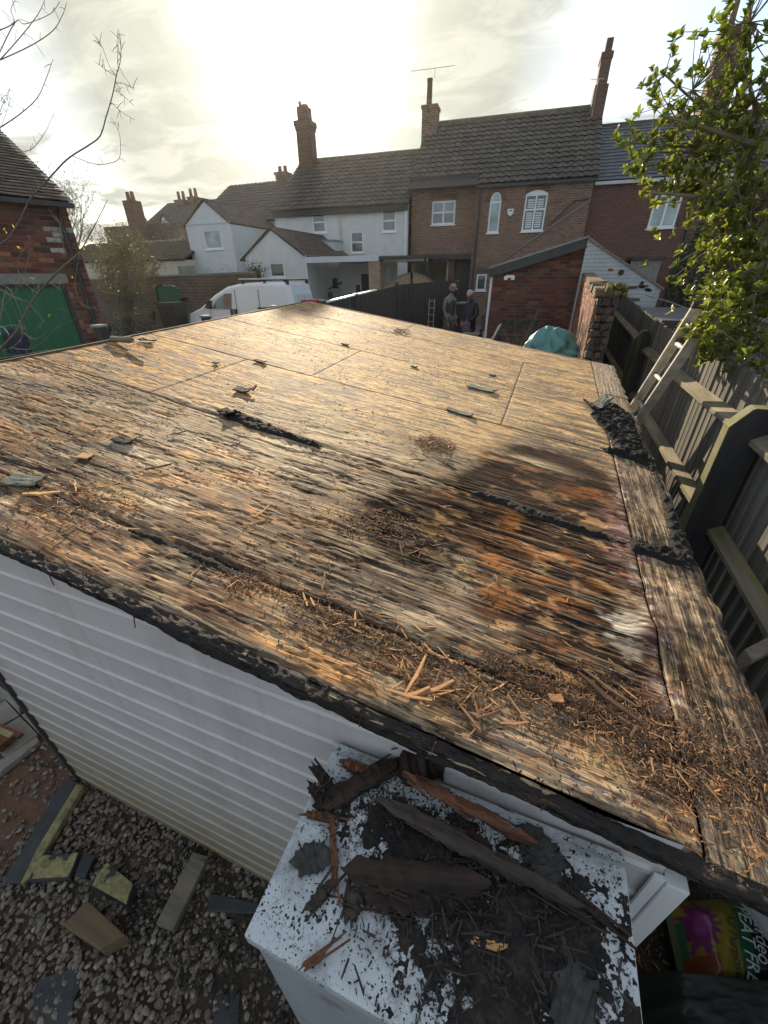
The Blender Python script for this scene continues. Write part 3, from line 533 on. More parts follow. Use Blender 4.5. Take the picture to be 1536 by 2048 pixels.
def window(T,u0,z0,u1,z1,v=0,cols=1,rows=(1.,),fw=.06,arch=None,blinds=False,sill=True,pane='glass',d=.05,frame='upvc'):
    F=MB(); y0,y1=v+d-.03,v+d+.035
    F.box((u0,y0,z0),(u0+fw,y1,z1)); F.box((u1-fw,y0,z0),(u1,y1,z1)); F.box((u0+fw,y0,z0),(u1-fw,y1,z0+fw)); F.box((u0+fw,y0,z1-fw),(u1-fw,y1,z1))
    ww=(u1-u0-2*fw)
    for i in range(1,cols): x=u0+fw+ww*i/cols; F.box((x-fw*.5,y0+.004,z0+fw),(x+fw*.5,y1-.004,z1-fw))
    hh=z1-z0-2*fw; acc=0
    for r in rows[:-1]:
        acc+=r*hh; F.box((u0+fw,y0+.006,z0+fw+acc-fw*.45),(u1-fw,y1-.006,z0+fw+acc+fw*.45))
    o=F.obj('window',MT[frame],T)
    for i in range(cols):
        acc=0
        for r in rows:
            a=z0+fw+acc*hh; b_=a+r*hh; acc+=r
            P=MB(); P.box((u0+fw+ww*i/cols,v+d,a),(u0+fw+ww*(i+1)/cols,v+d+.008,b_)); P.obj('pane',MT[pane],o)
            if blinds:
                n=int((b_-a-.1)/.075)
                Bm=MB()
                for k in range(n): zz=a+.06+k*.075; Bm.box((u0+fw+ww*i/cols+.06,v+d-.012,zz),(u0+fw+ww*(i+1)/cols-.06,v+d-.004,zz+.05))
                Bm.obj('blind',MT['blind'],o)
    if sill: P=MB(); P.box((u0-.05,v-.05,z0-.05),(u1+.05,v+.05,z0-.002)); P.obj('sill',MT['upvc'],o)
    if arch:
        # solid arched head above the square frame
        n=12; w=u1-u0; pts=[(u0+w*i/n,z1+arch*(1-((2*i/n-1)**2))**.5 if arch>w*.3 else z1+arch*(1-(2*i/n-1)**2)) for i in range(n+1)]
        P=MB(); P.prism([(a,b_) for a,b_ in pts]+[], y0,y1) if False else None
        P=MB(); 
        if arch>w*.3:
            pane_=[(u0+w/2+(w/2-fw)*math.cos(math.pi*(1-i/n)),z1+(arch-fw)*math.sin(math.pi*i/n)) for i in range(n+1)]
            P.prism(pane_,v+d,v+d+.008); P.obj('pane',MT['glass_pale'],o)
            R=MB()
            for i in range(n): a=pts[i];b2=pts[i+1];c2=pane_[i+1];d2=pane_[i]; R.prism([a,b2,c2,d2],y0,y1)
            R.obj('arched_head',MT[frame],o)
        else: P.prism(pts,y0,y1); P.obj('arched_head',MT[frame],o)
    return o
def archring(T,u0,u1,z1,arch,v,m='brick_red',n=14,th=.2):
    w=u1-u0
    for i in range(n):
        def pt(t,k):
            x=2*t-1; 
            if arch>w*.3: a=math.pi*(1-t); return (u0+w/2+(w/2+k)*math.cos(a), z1+(arch+k)*math.sin(a))
            s=arch*4/w*x; nn=math.hypot(1,s*.5); return (u0+w*t+k*s*.5/nn, z1+arch*(1-x*x)+k/nn)
        t0,t1=(i+.08)/n,(i+.92)/n; B=MB(); B.prism([pt(t0,.01),pt(t1,.01),pt(t1,th),pt(t0,th)],v-.008,v+.05); B.obj('arch_brick',MT[m],T)
def pantile_mesh(w,l,m,wave=.03,seg=6,thick=.02):
    mb=MB(); n=seg; th_=.045 if wave>.02 else .022; thick=th_*.8
    xs=[w*i/n for i in range(n+1)]; hs=[wave*(.5-.5*math.cos(2*math.pi*i/n)) for i in range(n+1)]
    v=[]
    for y,e in ((0,th_),(l*1.12,0.0)):
        for x,h in zip(xs,hs): v.append((x*1.02,y,h+e))
    for x,h in zip(xs,hs): v.append((x*1.02,.01,h+th_-thick))
    f=[(i,i+1,n+2+i,n+1+i) for i in range(n)]+[(2*(n+1)+i,2*(n+1)+i+1,i+1,i) for i in range(n)]
    return mb.add(v,f).mesh('roof_tile',m,smooth=False,fix=False)
def tiled(T,eave,u,s,w,slope,tw,tl,m,wave=.03,clip=None,seg=6,limit=300,skip=0,name='roof_tile'):
    """tiles laid from the eave point: u unit vector along the eave, s unit vector up the slope"""
    e=Vector(eave);u=Vector(u).normalized();s=Vector(s).normalized();n=u.cross(s); R=Matrix((u,s,n)).transposed()
    nu=max(1,round(w/tw)); ns=max(1,round(slope/tl)); tw=w/nu; tl=slope/ns; me=pantile_mesh(tw,tl,m,wave,seg)
    cells=[(i,j) for j in range(ns) for i in range(nu) if clip is None or clip((i+.5)*tw,(j+.5)*tl)]
    eul=R.to_euler()
    for k,(i,j) in enumerate(cells[:limit]):
        o=link(me,name,T); o.location=e+u*(i*tw)+s*(j*tl)+n*random.uniform(0,.006); o.rotation_euler=(eul.x+random.uniform(-.01,.01),eul.y,eul.z)
    rest=cells[limit:]
    if rest:
        V=np.array([v.co[:] for v in me.vertices]); F=np.array([p.vertices[:] for p in me.polygons]); Rn=np.array(R); VV=[];FF=[]
        for k,(i,j) in enumerate(rest):
            p=np.array(e+u*(i*tw)+s*(j*tl)+n*random.uniform(0,.008)); VV.append(V@Rn.T+p); FF.append(F+k*len(V))
        link(tri_mesh('roof_tiles',np.concatenate(VV),np.concatenate(FF),m),'roof_tiles',T,kind='stuff')
def slab(T,name,P,th,m,label=None):
    """a flat roof slab or panel from four corners, thickness below"""
    P=[Vector(p) for p in P]; n=(P[1]-P[0]).cross(P[-1]-P[0]).normalized(); k=len(P)
    mb=MB(); mb.add(P+[p-n*th for p in P],[tuple(range(k)),tuple(range(k,2*k))[::-1]]+[(i,k+i,k+(i+1)%k,(i+1)%k) for i in range(k)]); return mb.obj(name,MT[m],T,label=label)
def chimney(T,u,v,z0,z1,w,d,m='brick_chim',pots=1,steps=(),potz=.7,name='chimney_stack'):
    mb=MB(); mb.box((u-w/2,v-d/2,z0),(u+w/2,v+d/2,z1))
    for (za,zb,e) in steps: mb.box((u-w/2-e,v-d/2-e,za),(u+w/2+e,v+d/2+e,zb))
    o=mb.obj(name,MT[m],T)
    for i in range(pots):
        x=u+(i-(pots-1)/2)*(w/pots); P=MB(); r=.11; P.tube([(x,v,z1+.02),(x,v,z1+potz*.85),(x,v,z1+potz)],[r*1.1,r*.85,r],10); P.obj('chimney_pot',MT['pot'],o)
    return o
def aerial(name,label,p,h,L_,n=8,dirv=(1,.15,0)):
    T=thing(name,label,'aerial',p); P=MB(); P.tube([(0,0,0),(0,0,h)],.012,5); P.obj('mast',MT['alu'],T)
    d=Vector(dirv).normalized(); q=d.cross(Vector((0,0,1))); P=MB(); P.tube([d*(-L_*.55)+Vector((0,0,h)),d*(L_*.45)+Vector((0,0,h))],.01,5)
    for i in range(n): c=d*(-L_*.5+L_*.95*i/n)+Vector((0,0,h)); P.tube([c-q*.12*(1-.4*i/n),c+q*.12*(1-.4*i/n)],.006,4)
    for s in (-1,1): P.tube([d*(-L_*.55)+Vector((0,0,h)),d*(-L_*.57)+Vector((0,0,h+s*.13))],.008,4)
    P.obj('antenna',MT['alu'],T); return T
SCL=21/18
def FZ(px,py): p=hf(px,py); return p
# --- tall brick house
X0=-6.62; TH=thing('brick_house','tall brown brick house with arched white windows and a dark pantiled roof','house',fr(X0),SL)
def U(px,py,x0): p=hf(px,py); return ((p.x-x0)/CS,p.z)
WT=7.22
zg=.5; EZ=5.80
wins={'sq':(U(859,448,X0),U(909,397,X0)),'arch':(U(974,466,X0),U(1003,402,X0)),'shut':(U(1042,463,X0),U(1097,386,X0)),'small':(U(951,581,X0),U(974,548,X0))}
mb=MB(); UL=2.83 # left portion width
hs=[(*wins['sq'][0],*wins['sq'][1])]
def hole(k,grow=0): (a,b_),(c,d)=wins[k]; return (a,b_,c,d+grow)
VL=.42
wallholes(mb,UL,3.45,6.25,[hole('sq')],v=VL)
wallholes(mb,WT,zg,EZ+.02,[hole('shut',.12),hole('arch',.34),hole('small')],v=0,x0=UL)
mb.add([(UL,0,zg),(UL,VL,zg),(UL,VL,6.2),(UL,0,6.0)],[(0,1,2,3)])
mb.add([(0,VL,3.45),(0,7,3.45),(0,7,6.2),(0,3.5,8.6),(0,VL,6.25)],[(0,1,2,3,4)])
mb.add([(WT,0,zg),(WT,7,zg),(WT,7,5.8),(WT,3.6,8.65),(WT,0,5.85)],[(0,1,2,3,4)]); mb.add([(0,7,zg),(WT,7,zg),(WT,7,5.8),(0,7,5.8)],[(0,1,2,3)])
mb.obj('wall',MT['brick'],TH,fix=False)
# spandrels either side of the arched heads
for k,ar in (('arch',.30),('shut',.12)):
    (a,b_),(c,d)=wins[k]; w=c-a; n=10; full=ar>w*.3; top=d+(.34 if k=='arch' else .12)
    f=lambda t:(a+w*t, d+(ar*math.sqrt(max(0,1-(2*t-1)**2)) if full else ar*(1-(2*t-1)**2)))
    mb=MB(); 
    for i in range(n): p,q=f(i/n),f((i+1)/n); mb.prism([p,q,(q[0],top+.001),(p[0],top+.001)],.001,.1)
    mb.obj('arch_infill',MT['brick'],TH); archring(TH,a,c,d,ar,0,n=12 if full else 11)
(a,b_),(c,d)=wins['sq']; archring(TH,a,c,d,.06,VL,n=11); window(TH,a,b_,c,d,VL,2,(.52,.48))
(a,b_),(c,d)=wins['arch']; window(TH,a,b_,c,d,0,1,(1.,),arch=.30,pane='glass_pale')
(a,b_),(c,d)=wins['shut']; window(TH,a,b_,c,d,0,2,(.6,.4),arch=.12,blinds=True)
(a,b_),(c,d)=wins['small']; window(TH,a,b_,c,d,0,1,(1.,),pane='glass'); archring(TH,a,c,d,.05,0,n=8,th=.22)
# roof
sv=Vector((0,3.75,2.86)); RS=sv.length
tiled(TH,(-.1,-.16,5.80),(1,0,0),sv,WT+.2,RS,.30,.335,MT['tile'],wave=.045,clip=lambda a,b_:not(a<UL+.05 and b_<.62))
slab(TH,'roof_underlay',[(-.08,-.05,5.84),(WT+.08,-.05,5.84),(WT+.08,3.58,8.6),(-.08,3.58,8.6)],.08,'charcoal'); slab(TH,'rear_roof_slope',[(WT+.1,7.2,5.8),(-.1,7.2,5.8),(-.1,3.6,8.66),(WT+.1,3.6,8.66)],.08,'tile_flat')
P=MB(); P.tube([(-.1,3.6,8.67),(WT+.1,3.6,8.67)],.11,8); P.obj('ridge_tiles',MT['tile_green'],TH)
P=MB(); P.box((UL,-.14,5.70),(WT,-.04,5.80)); P.obj('gutter',MT['black_gutter'],TH); P=MB(); P.box((-.05,VL-.12,6.12),(UL-.02,VL-.03,6.22)); P.obj('gutter',MT['black_gutter'],TH)
P=MB(); dx=U(954,470,X0)[0]; P.tube([(dx,-.1,5.75),(dx,-.07,5.6),(dx,-.07,.6)],.05,8); P.obj('downpipe',MT['black_gutter'],TH)
a=U(1021,424,X0); P=MB(); P.prism([(a[0]-.13,a[1]+.1),(a[0]+.13,a[1]+.1),(a[0]+.11,a[1]-.05),(a[0]+.03,a[1]-.13),(a[0]-.03,a[1]-.13),(a[0]-.11,a[1]-.05)],-.06,-.002); o=P.obj('alarm_box',MT['upvc'],TH); P=MB(); P.box((a[0]-.07,-.066,a[1]+.02),(a[0]+.07,-.061,a[1]+.05)); P.obj('alarm_stripe',MT['charcoal'],o)
u1,z1=U(1155,437,X0); P=MB(); P.tube([(u1,-.01,z1),(u1,.03,z1)],.09,10); P.obj('vent_hole',MT['blackplastic'],TH)
pa,pb=U(1002,526,X0),U(1183,402,X0); P=MB(); P.prism([(pa[0],1.0),(min(pb[0],WT-.02),1.0),(min(pb[0],WT-.02),pb[1]),(pa[0],pa[1])],-.22,-.004); P.obj('raking_parapet',MT['brick'],TH); P=MB(); P.beam((pa[0]-.05,-.12,pa[1]+.02),(min(pb[0],WT-.02),-.12,pb[1]+.02),.28,.05); P.obj('parapet_coping',MT['slab'],TH)
# lead line of an old roof across the wall
P=MB(); a=U(1075,500,X0)
for q,r in (((1100,448),(1148,402)),((1148,402),(1180,398))):
    p1,p2=U(*q,X0),U(*r,X0); P.beam((p1[0],-.02,p1[1]),(p2[0],-.02,p2[1]),.03,.04)
P.obj('lead_flashing_line',MT['charcoal'],TH)
chimney(TH,.12,3.2,7.6,9.17,.66,.7,'brick',0,((9.05,9.17,.04),)); P=MB(); P.tube([(.08,2.95,8.9),(.08,2.95,9.92),(.08,2.95,10.0)],[.125,.115,.13],10); P.obj('flue',MT['brick_chim'],TH)
cu=WT-.12; chimney(TH,cu-.03,3.3,7.2,9.15,.50,.9,'brick_chim',0,()); P=MB(); P.box((cu-.23,2.95,9.15),(cu+.15,3.65,10.05)); P.box((cu-.26,2.92,9.9),(cu+.18,3.68,10.08)); P.obj('chimney_shaft',MT['brick_chim'],TH); P=MB(); P.box((cu-.14,3.1,10.08),(cu+.10,3.5,10.5)); P.obj('chimney_top',MT['brick_chim'],TH); P=MB(); P.box((cu-.4,2.72,7.75),(cu+.25,2.84,8.0)); P.obj('lead_flashing',MT['lead'],TH)
# covered passage under the left part
P=MB(); P.box((-.02,VL-.35,3.28),(UL+.35,VL+.1,3.5)); P.obj('beam',MT['charcoal'],TH)
P=MB(); P.box((0.03,3.2,zg),(2.2,3.25,3.28)); P.box((.03,VL+.1,zg),(.08,3.2,3.28)); P.box((.03,VL+.1,3.3),(UL-.02,3.3,3.33)); P.obj('passage_wall',MT['cream'],TH)
P=MB(); P.box((1.78,VL,zg),(2.08,3.2,3.27)); P.obj('brick_pier',MT['brick_red'],TH); P=MB(); P.box((2.1,VL+.25,zg),(UL-.01,VL+.3,3.27)); P.obj('dark_door',MT['black_paint'],TH)
P=MB(); P.box((1.72,VL-.02,zg),(1.775,VL+.04,3.27)); P.obj('door_post',MT['cream'],TH)
aerial('tv_aerial','thin television aerial on the narrow flue of the brick house\'s left chimney','' and None or Vector(fr(X0))+Vector((.08,2.95,10.0)),.3,1.9,dirv=(1,.1,0))
aerial('tv_aerial','small aerials clamped to the left side of the tall leaning-looking right chimney',Vector(fr(X0))+Vector((cu-.42,3.3,8.2)),1.1,.5,5)
# --- right brick house
XR=.62; RH=thing('brick_house','dark red brick house with slate roof behind the evergreen branches at the right','house',fr(XR),SL); WR=9.0
rw=(U(1297,456,XR),U(1373,385,XR)); rw2=(U(1415,480,XR),U(1462,385,XR)); rw3=(U(1372,596,XR),U(1402,560,XR))
mb=MB(); VR=.28
wallholes(mb,WR,zg,5.78,[(*rw[0],rw[1][0],rw[1][1]+.12),(*rw2[0],*rw2[1]),(*rw3[0],*rw3[1])],v=VR); mb.add([(WR,VR,zg),(WR,7,zg),(WR,7,5.8),(WR,3.8,8.0),(WR,VR,5.8)],[(0,1,2,3,4)]); mb.add([(0,7,zg),(WR,7,zg),(WR,7,5.8),(0,7,5.8)],[(0,1,2,3)]); mb.obj('wall',MT['brick_red'],RH,fix=False)
mb=MB(); (a,b_),(c,d)=rw; w=c-a
for i in range(10):
    f=lambda t:(a+w*t,d+.12*(1-(2*t-1)**2)); p,q=f(i/10),f((i+1)/10); mb.prism([p,q,(q[0],d+.121),(p[0],d+.121)],VR+.001,VR+.1)
mb.obj('arch_infill',MT['brick_red'],RH); archring(RH,a,c,d,.12,VR,n=12); window(RH,a,b_,c,d,VR,2,(1.,),arch=.12,pane='glass_pale',fw=.08)
window(RH,*rw2[0],*rw2[1],VR,2,(1.,),pane='glass_pale'); window(RH,*rw3[0],*rw3[1],VR,1,(1.,))
sv=Vector((0,3.6,2.35)); tiled(RH,(0,VR-.16,5.72),(1,0,0),sv,WR,sv.length,.33,.26,MT['slate'],wave=.0,seg=1); slab(RH,'roof_underlay',[(0,VR-.1,5.7),(WR,VR-.1,5.7),(WR,3.74,8.03),(0,3.74,8.03)],.08,'charcoal'); slab(RH,'rear_roof_slope',[(WR,7.2,5.7),(0,7.2,5.7),(0,3.76,8.06),(WR,3.76,8.06)],.08,'slate')
P=MB(); P.tube([(0,3.75,8.07),(WR,3.75,8.07)],.09,8); P.obj('ridge_tiles',MT['tile_flat'],RH)
P=MB(); P.box((.02,VR-.15,5.60),(WR,VR-.04,5.70)); P.obj('gutter',MT['fascia_grey'],RH)
du=U(1402,385,XR)[0]; P=MB(); P.tube([(du,VR-.1,5.65),(du,VR-.07,5.5),(du,VR-.07,.6)],.06,8); P.obj('downpipe',MT['black_gutter'],RH)
chimney(RH,4.1,3.5,7.8,10.3,.9,.7,'brick_chim',2,((10.1,10.3,.08),),potz=.9)
# lean-to with white post in front of it
P=MB(); lt=[U(1255,516,XR),U(1312,518,XR)]; P.box((lt[0][0],-1.0,3.1),(lt[1][0]+.1,VR-.01,3.2)); P.obj('lean_to_roof',MT['black_gutter'],RH); P=MB(); P.box((lt[0][0],-.9,.6),(lt[1][0],-.85,3.09)); P.obj('lean_to_panel',MT['slab'],RH)
a=U(1313,560,XR); P=MB(); P.box((a[0]-.12,VR-.06,a[1]-.3),(a[0]-.0,VR-.002,a[1]+.32)); P.obj('door_frame',MT['upvc'],RH); P=MB(); P.box((a[0]-.45,VR-.03,a[1]-.3),(a[0]-.13,VR-.002,a[1]+.32)); P.obj('door',MT['blackplastic'],RH)
# --- white cottage
XC=-13.2; WC=(-6.66+13.2)/CS; CT=thing('cottage','white rendered cottage with small two-pane windows under a long pantiled roof','house',fr(XC),SL)
cw=[(U(626,466,XC),U(649,422,XC)),(U(764,464,XC),U(792,418,XC)),(U(702,506,XC),U(726,462,XC))]
mb=MB(); door=(U(765,570,XC)[0],.6,U(782,570,XC)[0],2.75); wallholes(mb,WC,zg,5.32,[(*a,*b_) for a,b_ in cw]+[door],v=0); mb.add([(0,0,zg),(0,7,zg),(0,7,5.3),(0,3.5,7.75),(0,0,5.35)],[(0,1,2,3,4)]); mb.add([(0,7,zg),(WC,7,zg),(WC,7,5.3),(0,7,5.3)],[(0,1,2,3)]); mb.obj('wall',MT['render'],CT,fix=False)
for a,b_ in cw: window(CT,*a,*b_,0,1,(.5,.5))
P=MB(); P.box((door[0],.06,door[1]),(door[2],.1,door[3])); o=P.obj('door',MT['fascia_grey'],CT); window(CT,door[0]+.06,1.9,door[2]-.06,2.7,.02,2,(.5,.5),sill=False,fw=.03)
sv=Vector((0,3.7,2.42)); tiled(CT,(-.12,-.18,5.32),(1,0,0),sv,WC+.1,sv.length,.30,.335,MT['tile'],wave=.045); slab(CT,'roof_underlay',[(-.1,-.1,5.36),(WC-.02,-.1,5.36),(WC-.02,3.5,7.7),(-.1,3.5,7.7)],.08,'charcoal'); slab(CT,'rear_roof_slope',[(WC,7.2,5.3),(-.1,7.2,5.3),(-.1,3.55,7.75),(WC,3.55,7.75)],.08,'tile_flat')
P=MB(); P.tube([(0,3.53,7.78),(WC,3.53,7.78)],.1,8); P.obj('ridge_tiles',MT['tile_green'],CT)
P=MB(); P.box((0,-.15,5.10),(WC-.02,-.03,5.30)); P.obj('gutter',MT['charcoal'],CT)
for px in (678,): u=U(px,440,XC)[0]; P=MB(); P.tube([(u,-.08,5.15),(u+.06,-.05,4.8),(u+.06,-.05,3.4)],.055,8); P.obj('downpipe',MT['cream'],CT)
P=MB(); P.tube([(WC-.1,-.06,5.15),(WC-.1,-.06,3.2)],.045,8); P.obj('downpipe',MT['upvc'],CT)
# flat-roofed box dormer porch beside the bungalow roof
a,b_=U(640,486,XC),U(686,512,XC); P=MB(); P.box((a[0]+.1,-.9,b_[1]-.1),(b_[0],-.02,a[1]-.02)); P.obj('clad_box',MT['fascia_grey'],CT); P=MB(); P.box((a[0]+.05,-.95,a[1]-.018),(b_[0]+.05,-.02,a[1]+.05)); P.obj('flat_roof',MT['lead'],CT)
# chimney of the cottage
p=hf(618,330,24.3); lx=(p.x-XC)*1.0
cx_=hf(617,330,24.0).x-XC-.03
cx_=(-12.62-XC); chimney(CT,cx_,3.0,6.9,9.12,.74,.62,'brick_chim',0,((8.78,8.92,.03),(8.92,9.12,.07)))
P=MB(); P.box((cx_-.27,2.75,9.12),(cx_+.27,3.25,9.62)); P.obj('chimney_shaft',MT['brick_chim'],CT); P=MB(); P.tube([(cx_-.2,3.0,9.62),(cx_-.2,3.0,9.86)],.075,8); P.obj('chimney_pot',MT['pot'],CT); P=MB(); P.tube([(cx_+.05,3.0,9.62),(cx_+.05,3.0,9.72)],[.2,.16],10); P.obj('chimney_pot',MT['pot'],CT)
# --- long pantiled house further left with cream gable wall
XH=-20.3; HB=thing('house','white house with a long ribbed dark roof and cream end wall left of the cottage','house',(XH,22.5,0),0)
pr1=hy(372,418,22.5); pr2=hy(552,412,22.5); 
wH=6.9; mb=MB(); wallholes(mb,wH-.25,zg,5.35,[],v=0); mb.add([(0,0,zg),(0,8,zg),(0,8,5.3),(0,4,7.6),(0,0,5.35)],[(0,1,2,3,4)]); mb.obj('wall',MT['render_smooth'],HB,fix=False)
g=MB(); g.prism([(0,zg),(8,zg),(8,5.5),(4,8.0),(-.25,5.6)],wH-.3,wH,'yz'); g.obj('gable_wall',MT['cream'],HB)
sv=Vector((0,4.1,2.35)); tiled(HB,(-.1,-.2,5.3),(1,0,0),sv,wH-.2,sv.length,.30,.36,MT['tile'],wave=.03,limit=0+300); slab(HB,'roof_underlay',[(-.1,-.1,5.34),(wH-.3,-.1,5.34),(wH-.3,3.9,7.62),(-.1,3.9,7.62)],.08,'charcoal'); slab(HB,'rear_roof_slope',[(wH-.3,8,5.3),(-.1,8,5.3),(-.1,3.95,7.65),(wH-.3,3.95,7.65)],.08,'tile_flat')
cc_=hy(564,345,26.0); zz=hy(564,345,26.0).z; chimney(HB,cc_.x-XH,3.6,6.5,zz,.72,.6,'brick_chim',2,((zz-.12,zz,.05),),potz=.3)
aerial('tv_aerial','tall thin television aerial beside the low chimney left of the cottage',hy(552,350,25.5)-Vector((0,0,.3)),2.1,1.6,6)
# --- pale gabled extension
def gabled(name,label,cat,px_l,px_r,D,zL,zR,zA,depth,mw,mr,winpx=None,tile=True,side_m=None,tl=.3,rot=0.0,wave=.02):
    a=hy(px_l[0],px_l[1],D); c=hy(px_r[0],px_r[1],D); T=thing(name,label,cat,(a.x,D,0),rot); w=c.x-a.x; e=px_apex=None
    return T,w,a
A_=hy(370,447,18.5); B_=hy(460,447,18.5); AP=hy(408,398,18.5); w=B_.x-A_.x; EX=thing('house','pale blue-white gabled extension with one square window behind the old garden wall','house',(A_.x,18.5,0),.0)
wn=(hy(412,499,18.5),hy(439,458,18.5)); hu=(wn[0].x-A_.x,wn[0].z,wn[1].x-A_.x,wn[1].z); zE=A_.z-.05; zA=AP.z; xa=AP.x-A_.x
mb=MB(); wallholes(mb,w,zg,zE,[hu]); mb.add([(0,0,zE),(w,0,zE),(xa,0,zA-.06)],[(0,1,2)]); mb.add([(w,0,zg),(w,4,zg),(w,4,zE),(w,0,zE)],[(0,1,2,3)]); mb.add([(0,0,zg),(0,4,zg),(0,4,zE),(0,0,zE)],[(3,2,1,0)]); mb.obj('wall',MT['render_smooth'],EX,fix=False)
window(EX,*hu,0,1,(1.,),pane='glass_pale'); P=MB(); P.box((-.05,-.03,zE-.03),(w+.02,-.002,zE+.03)); P.obj('gable_band',MT['fascia_grey'],EX)
s1=Vector((xa-w-.05,0,zA-zE)); tiled(EX,(w+.05,4.2,zE),(0,-1,0),s1,4.3,s1.length,.28,.26,MT['tile_flat'],wave=.015,seg=3); 
slab(EX,'roof_slope',[(-.1,-.06,zE-.1),(xa,-.06,zA),(xa,4.2,zA),(-.1,4.2,zE-.1)],-.05,'tile_flat'); slab(EX,'roof_slope',[(w+.04,-.04,zE-.03),(w+.04,4.2,zE-.03),(xa,4.2,zA-.03),(xa,-.04,zA-.03)],.06,'charcoal')
# --- low white bungalow
Db=16.0; A_=hy(490,515,Db); B_=hy(613,512,Db); AP=hy(543,455,Db); w=B_.x-A_.x; BG=thing('bungalow','low white rendered outbuilding with a gabled dark roof behind the van','outbuilding',(A_.x,Db,0),0)
wn=(hy(541,555,Db),hy(567,524,Db)); hu=(wn[0].x-A_.x,wn[0].z,wn[1].x-A_.x,wn[1].z); zE=A_.z+.02; zA=AP.z; xa=AP.x-A_.x
mb=MB(); wallholes(mb,w,zg,zE,[hu]); mb.add([(0,0,zE),(w,0,zE),(xa,0,zA-.05)],[(0,1,2)]); mb.add([(w,0,zg),(w,4.2,zg),(w,4.2,zE),(w,0,zE)],[(0,1,2,3)]); mb.add([(0,0,zg),(0,4.2,zg),(0,4.2,zE),(0,0,zE)],[(3,2,1,0)]); mb.obj('wall',MT['render'],BG,fix=False)
window(BG,*hu,0,1,(1.,)); 
s1=Vector((xa-w-.1,0,zA-zE+.05)); tiled(BG,(w+.1,4.4,zE-.05),(0,-1,0),s1,4.5,s1.length,.22,.19,MT['tile_flat'],wave=.006,seg=2); slab(BG,'roof_slope',[(-.2,-.08,zE-.15),(xa,-.08,zA),(xa,4.4,zA),(-.2,4.4,zE-.15)],-.05,'tile_flat'); slab(BG,'roof_slope',[(w+.08,-.04,zE-.08),(w+.08,4.4,zE-.08),(xa,4.4,zA-.04),(xa,-.04,zA-.04)],.06,'charcoal')
P=MB(); P.tube([(w-.02,-.03,zE),(w-.02,-.03,.6)],.035,6); P.obj('downpipe',MT['upvc'],BG)
# --- carport with pale fascia
L0=hy(612,520,15.7); R0=hy(757,521,15.7); cz=L0.z; CP=thing('carport','flat-roofed open carport with a pale fascia and one brick pillar beside the white outbuilding','carport',(L0.x,15.7,0),0); w=R0.x-L0.x
zt_=hy(690,512,15.7).z; zb_=hy(690,524,15.7).z
P=MB(); P.box((0,0,zb_),(w,.03,zt_)); P.obj('fascia',MT['fascia_grey'],CP); P=MB(); P.box((.02,.035,zt_-.12),(w+1.7,3.9,zt_-.03)); P.obj('flat_roof',MT['charcoal'],CP)
P=MB(); P.box((w-.02+.03,.4,zb_-.02),(w+1.7,.45,zb_+.1)); P.obj('edge_board',MT['fascia_grey'],CP)
P=MB(); P.box((w-.42,.06,.55),(w+.02,.46,zb_-.0)); P.obj('brick_pillar',MT['brick_pale'],CP)
P=MB(); P.box((.1,2.6,.55),(w-.2,2.65,zb_+.05)); P.obj('rear_wall',MT['render_smooth'],CP); P=MB(); P.box((1.15,2.54,.6),(1.65,2.595,2.75)); P.obj('dark_door',MT['charcoal'],CP); P=MB(); P.box((2.35,2.54,.6),(2.43,2.595,3.0)); P.box((1.95,2.54,.6),(1.99,2.595,3.0)); P.obj('wall_post',MT['upvc'],CP)
P=MB(); P.box((w-.75,1.5,.6),(w-.45,1.56,2.9)); P.obj('timber_panel',MT['ply_gate'],CP)
P=MB(); c=(w+1.62,.4); P.tube([(c[0],c[1],3.3),(c[0],c[1],3.05),(c[0]+.12,c[1],2.85),(c[0]+.12,c[1],2.3)],.05,8); P.tube([(c[0]-.08,c[1],3.0),(c[0]+.08,c[1],3.0)],.09,8); P.obj('rainwater_pipe',MT['black_gutter'],CP)
def clutter(px,D,label,n=9,sp=.35,mats=('blackplastic','charcoal','lead','rotten')):
    c=hy(px[0],px[1],D); T=thing('junk_heap',label,'junk',(c.x,D,.6)); 
    for i in range(n):
        P=MB(); s=random.uniform(.06,.16); x,y,z=random.gauss(0,sp*.5),random.gauss(0,.12),random.uniform(.05,max(.3,c.z-.6))
        if i%3==0: P.tube([(x,y,z),(x+random.uniform(-.1,.1),y,z+s*2.5)],[s*.9,s*.7],8)
        elif i%3==1: P.box((x-s,y-s,z-s*.6),(x+s,y+s,z+s*.6),Matrix.Rotation(random.uniform(-.5,.5),4,'Y'))
        else: P.tube([(x-s*2,y,z),(x+s*2,y,z+s*1.5)],s*.25,6)
        P.obj('item',MT[mats[i%len(mats)]],T,bev=0)
    return T
clutter((660,575),17.2,'dark heap of stored pots and tools under the carport, left of the pale post',14)
clutter((715,580),17.2,'low clutter of tools and sheets under the carport near the brick pillar',10,.5)
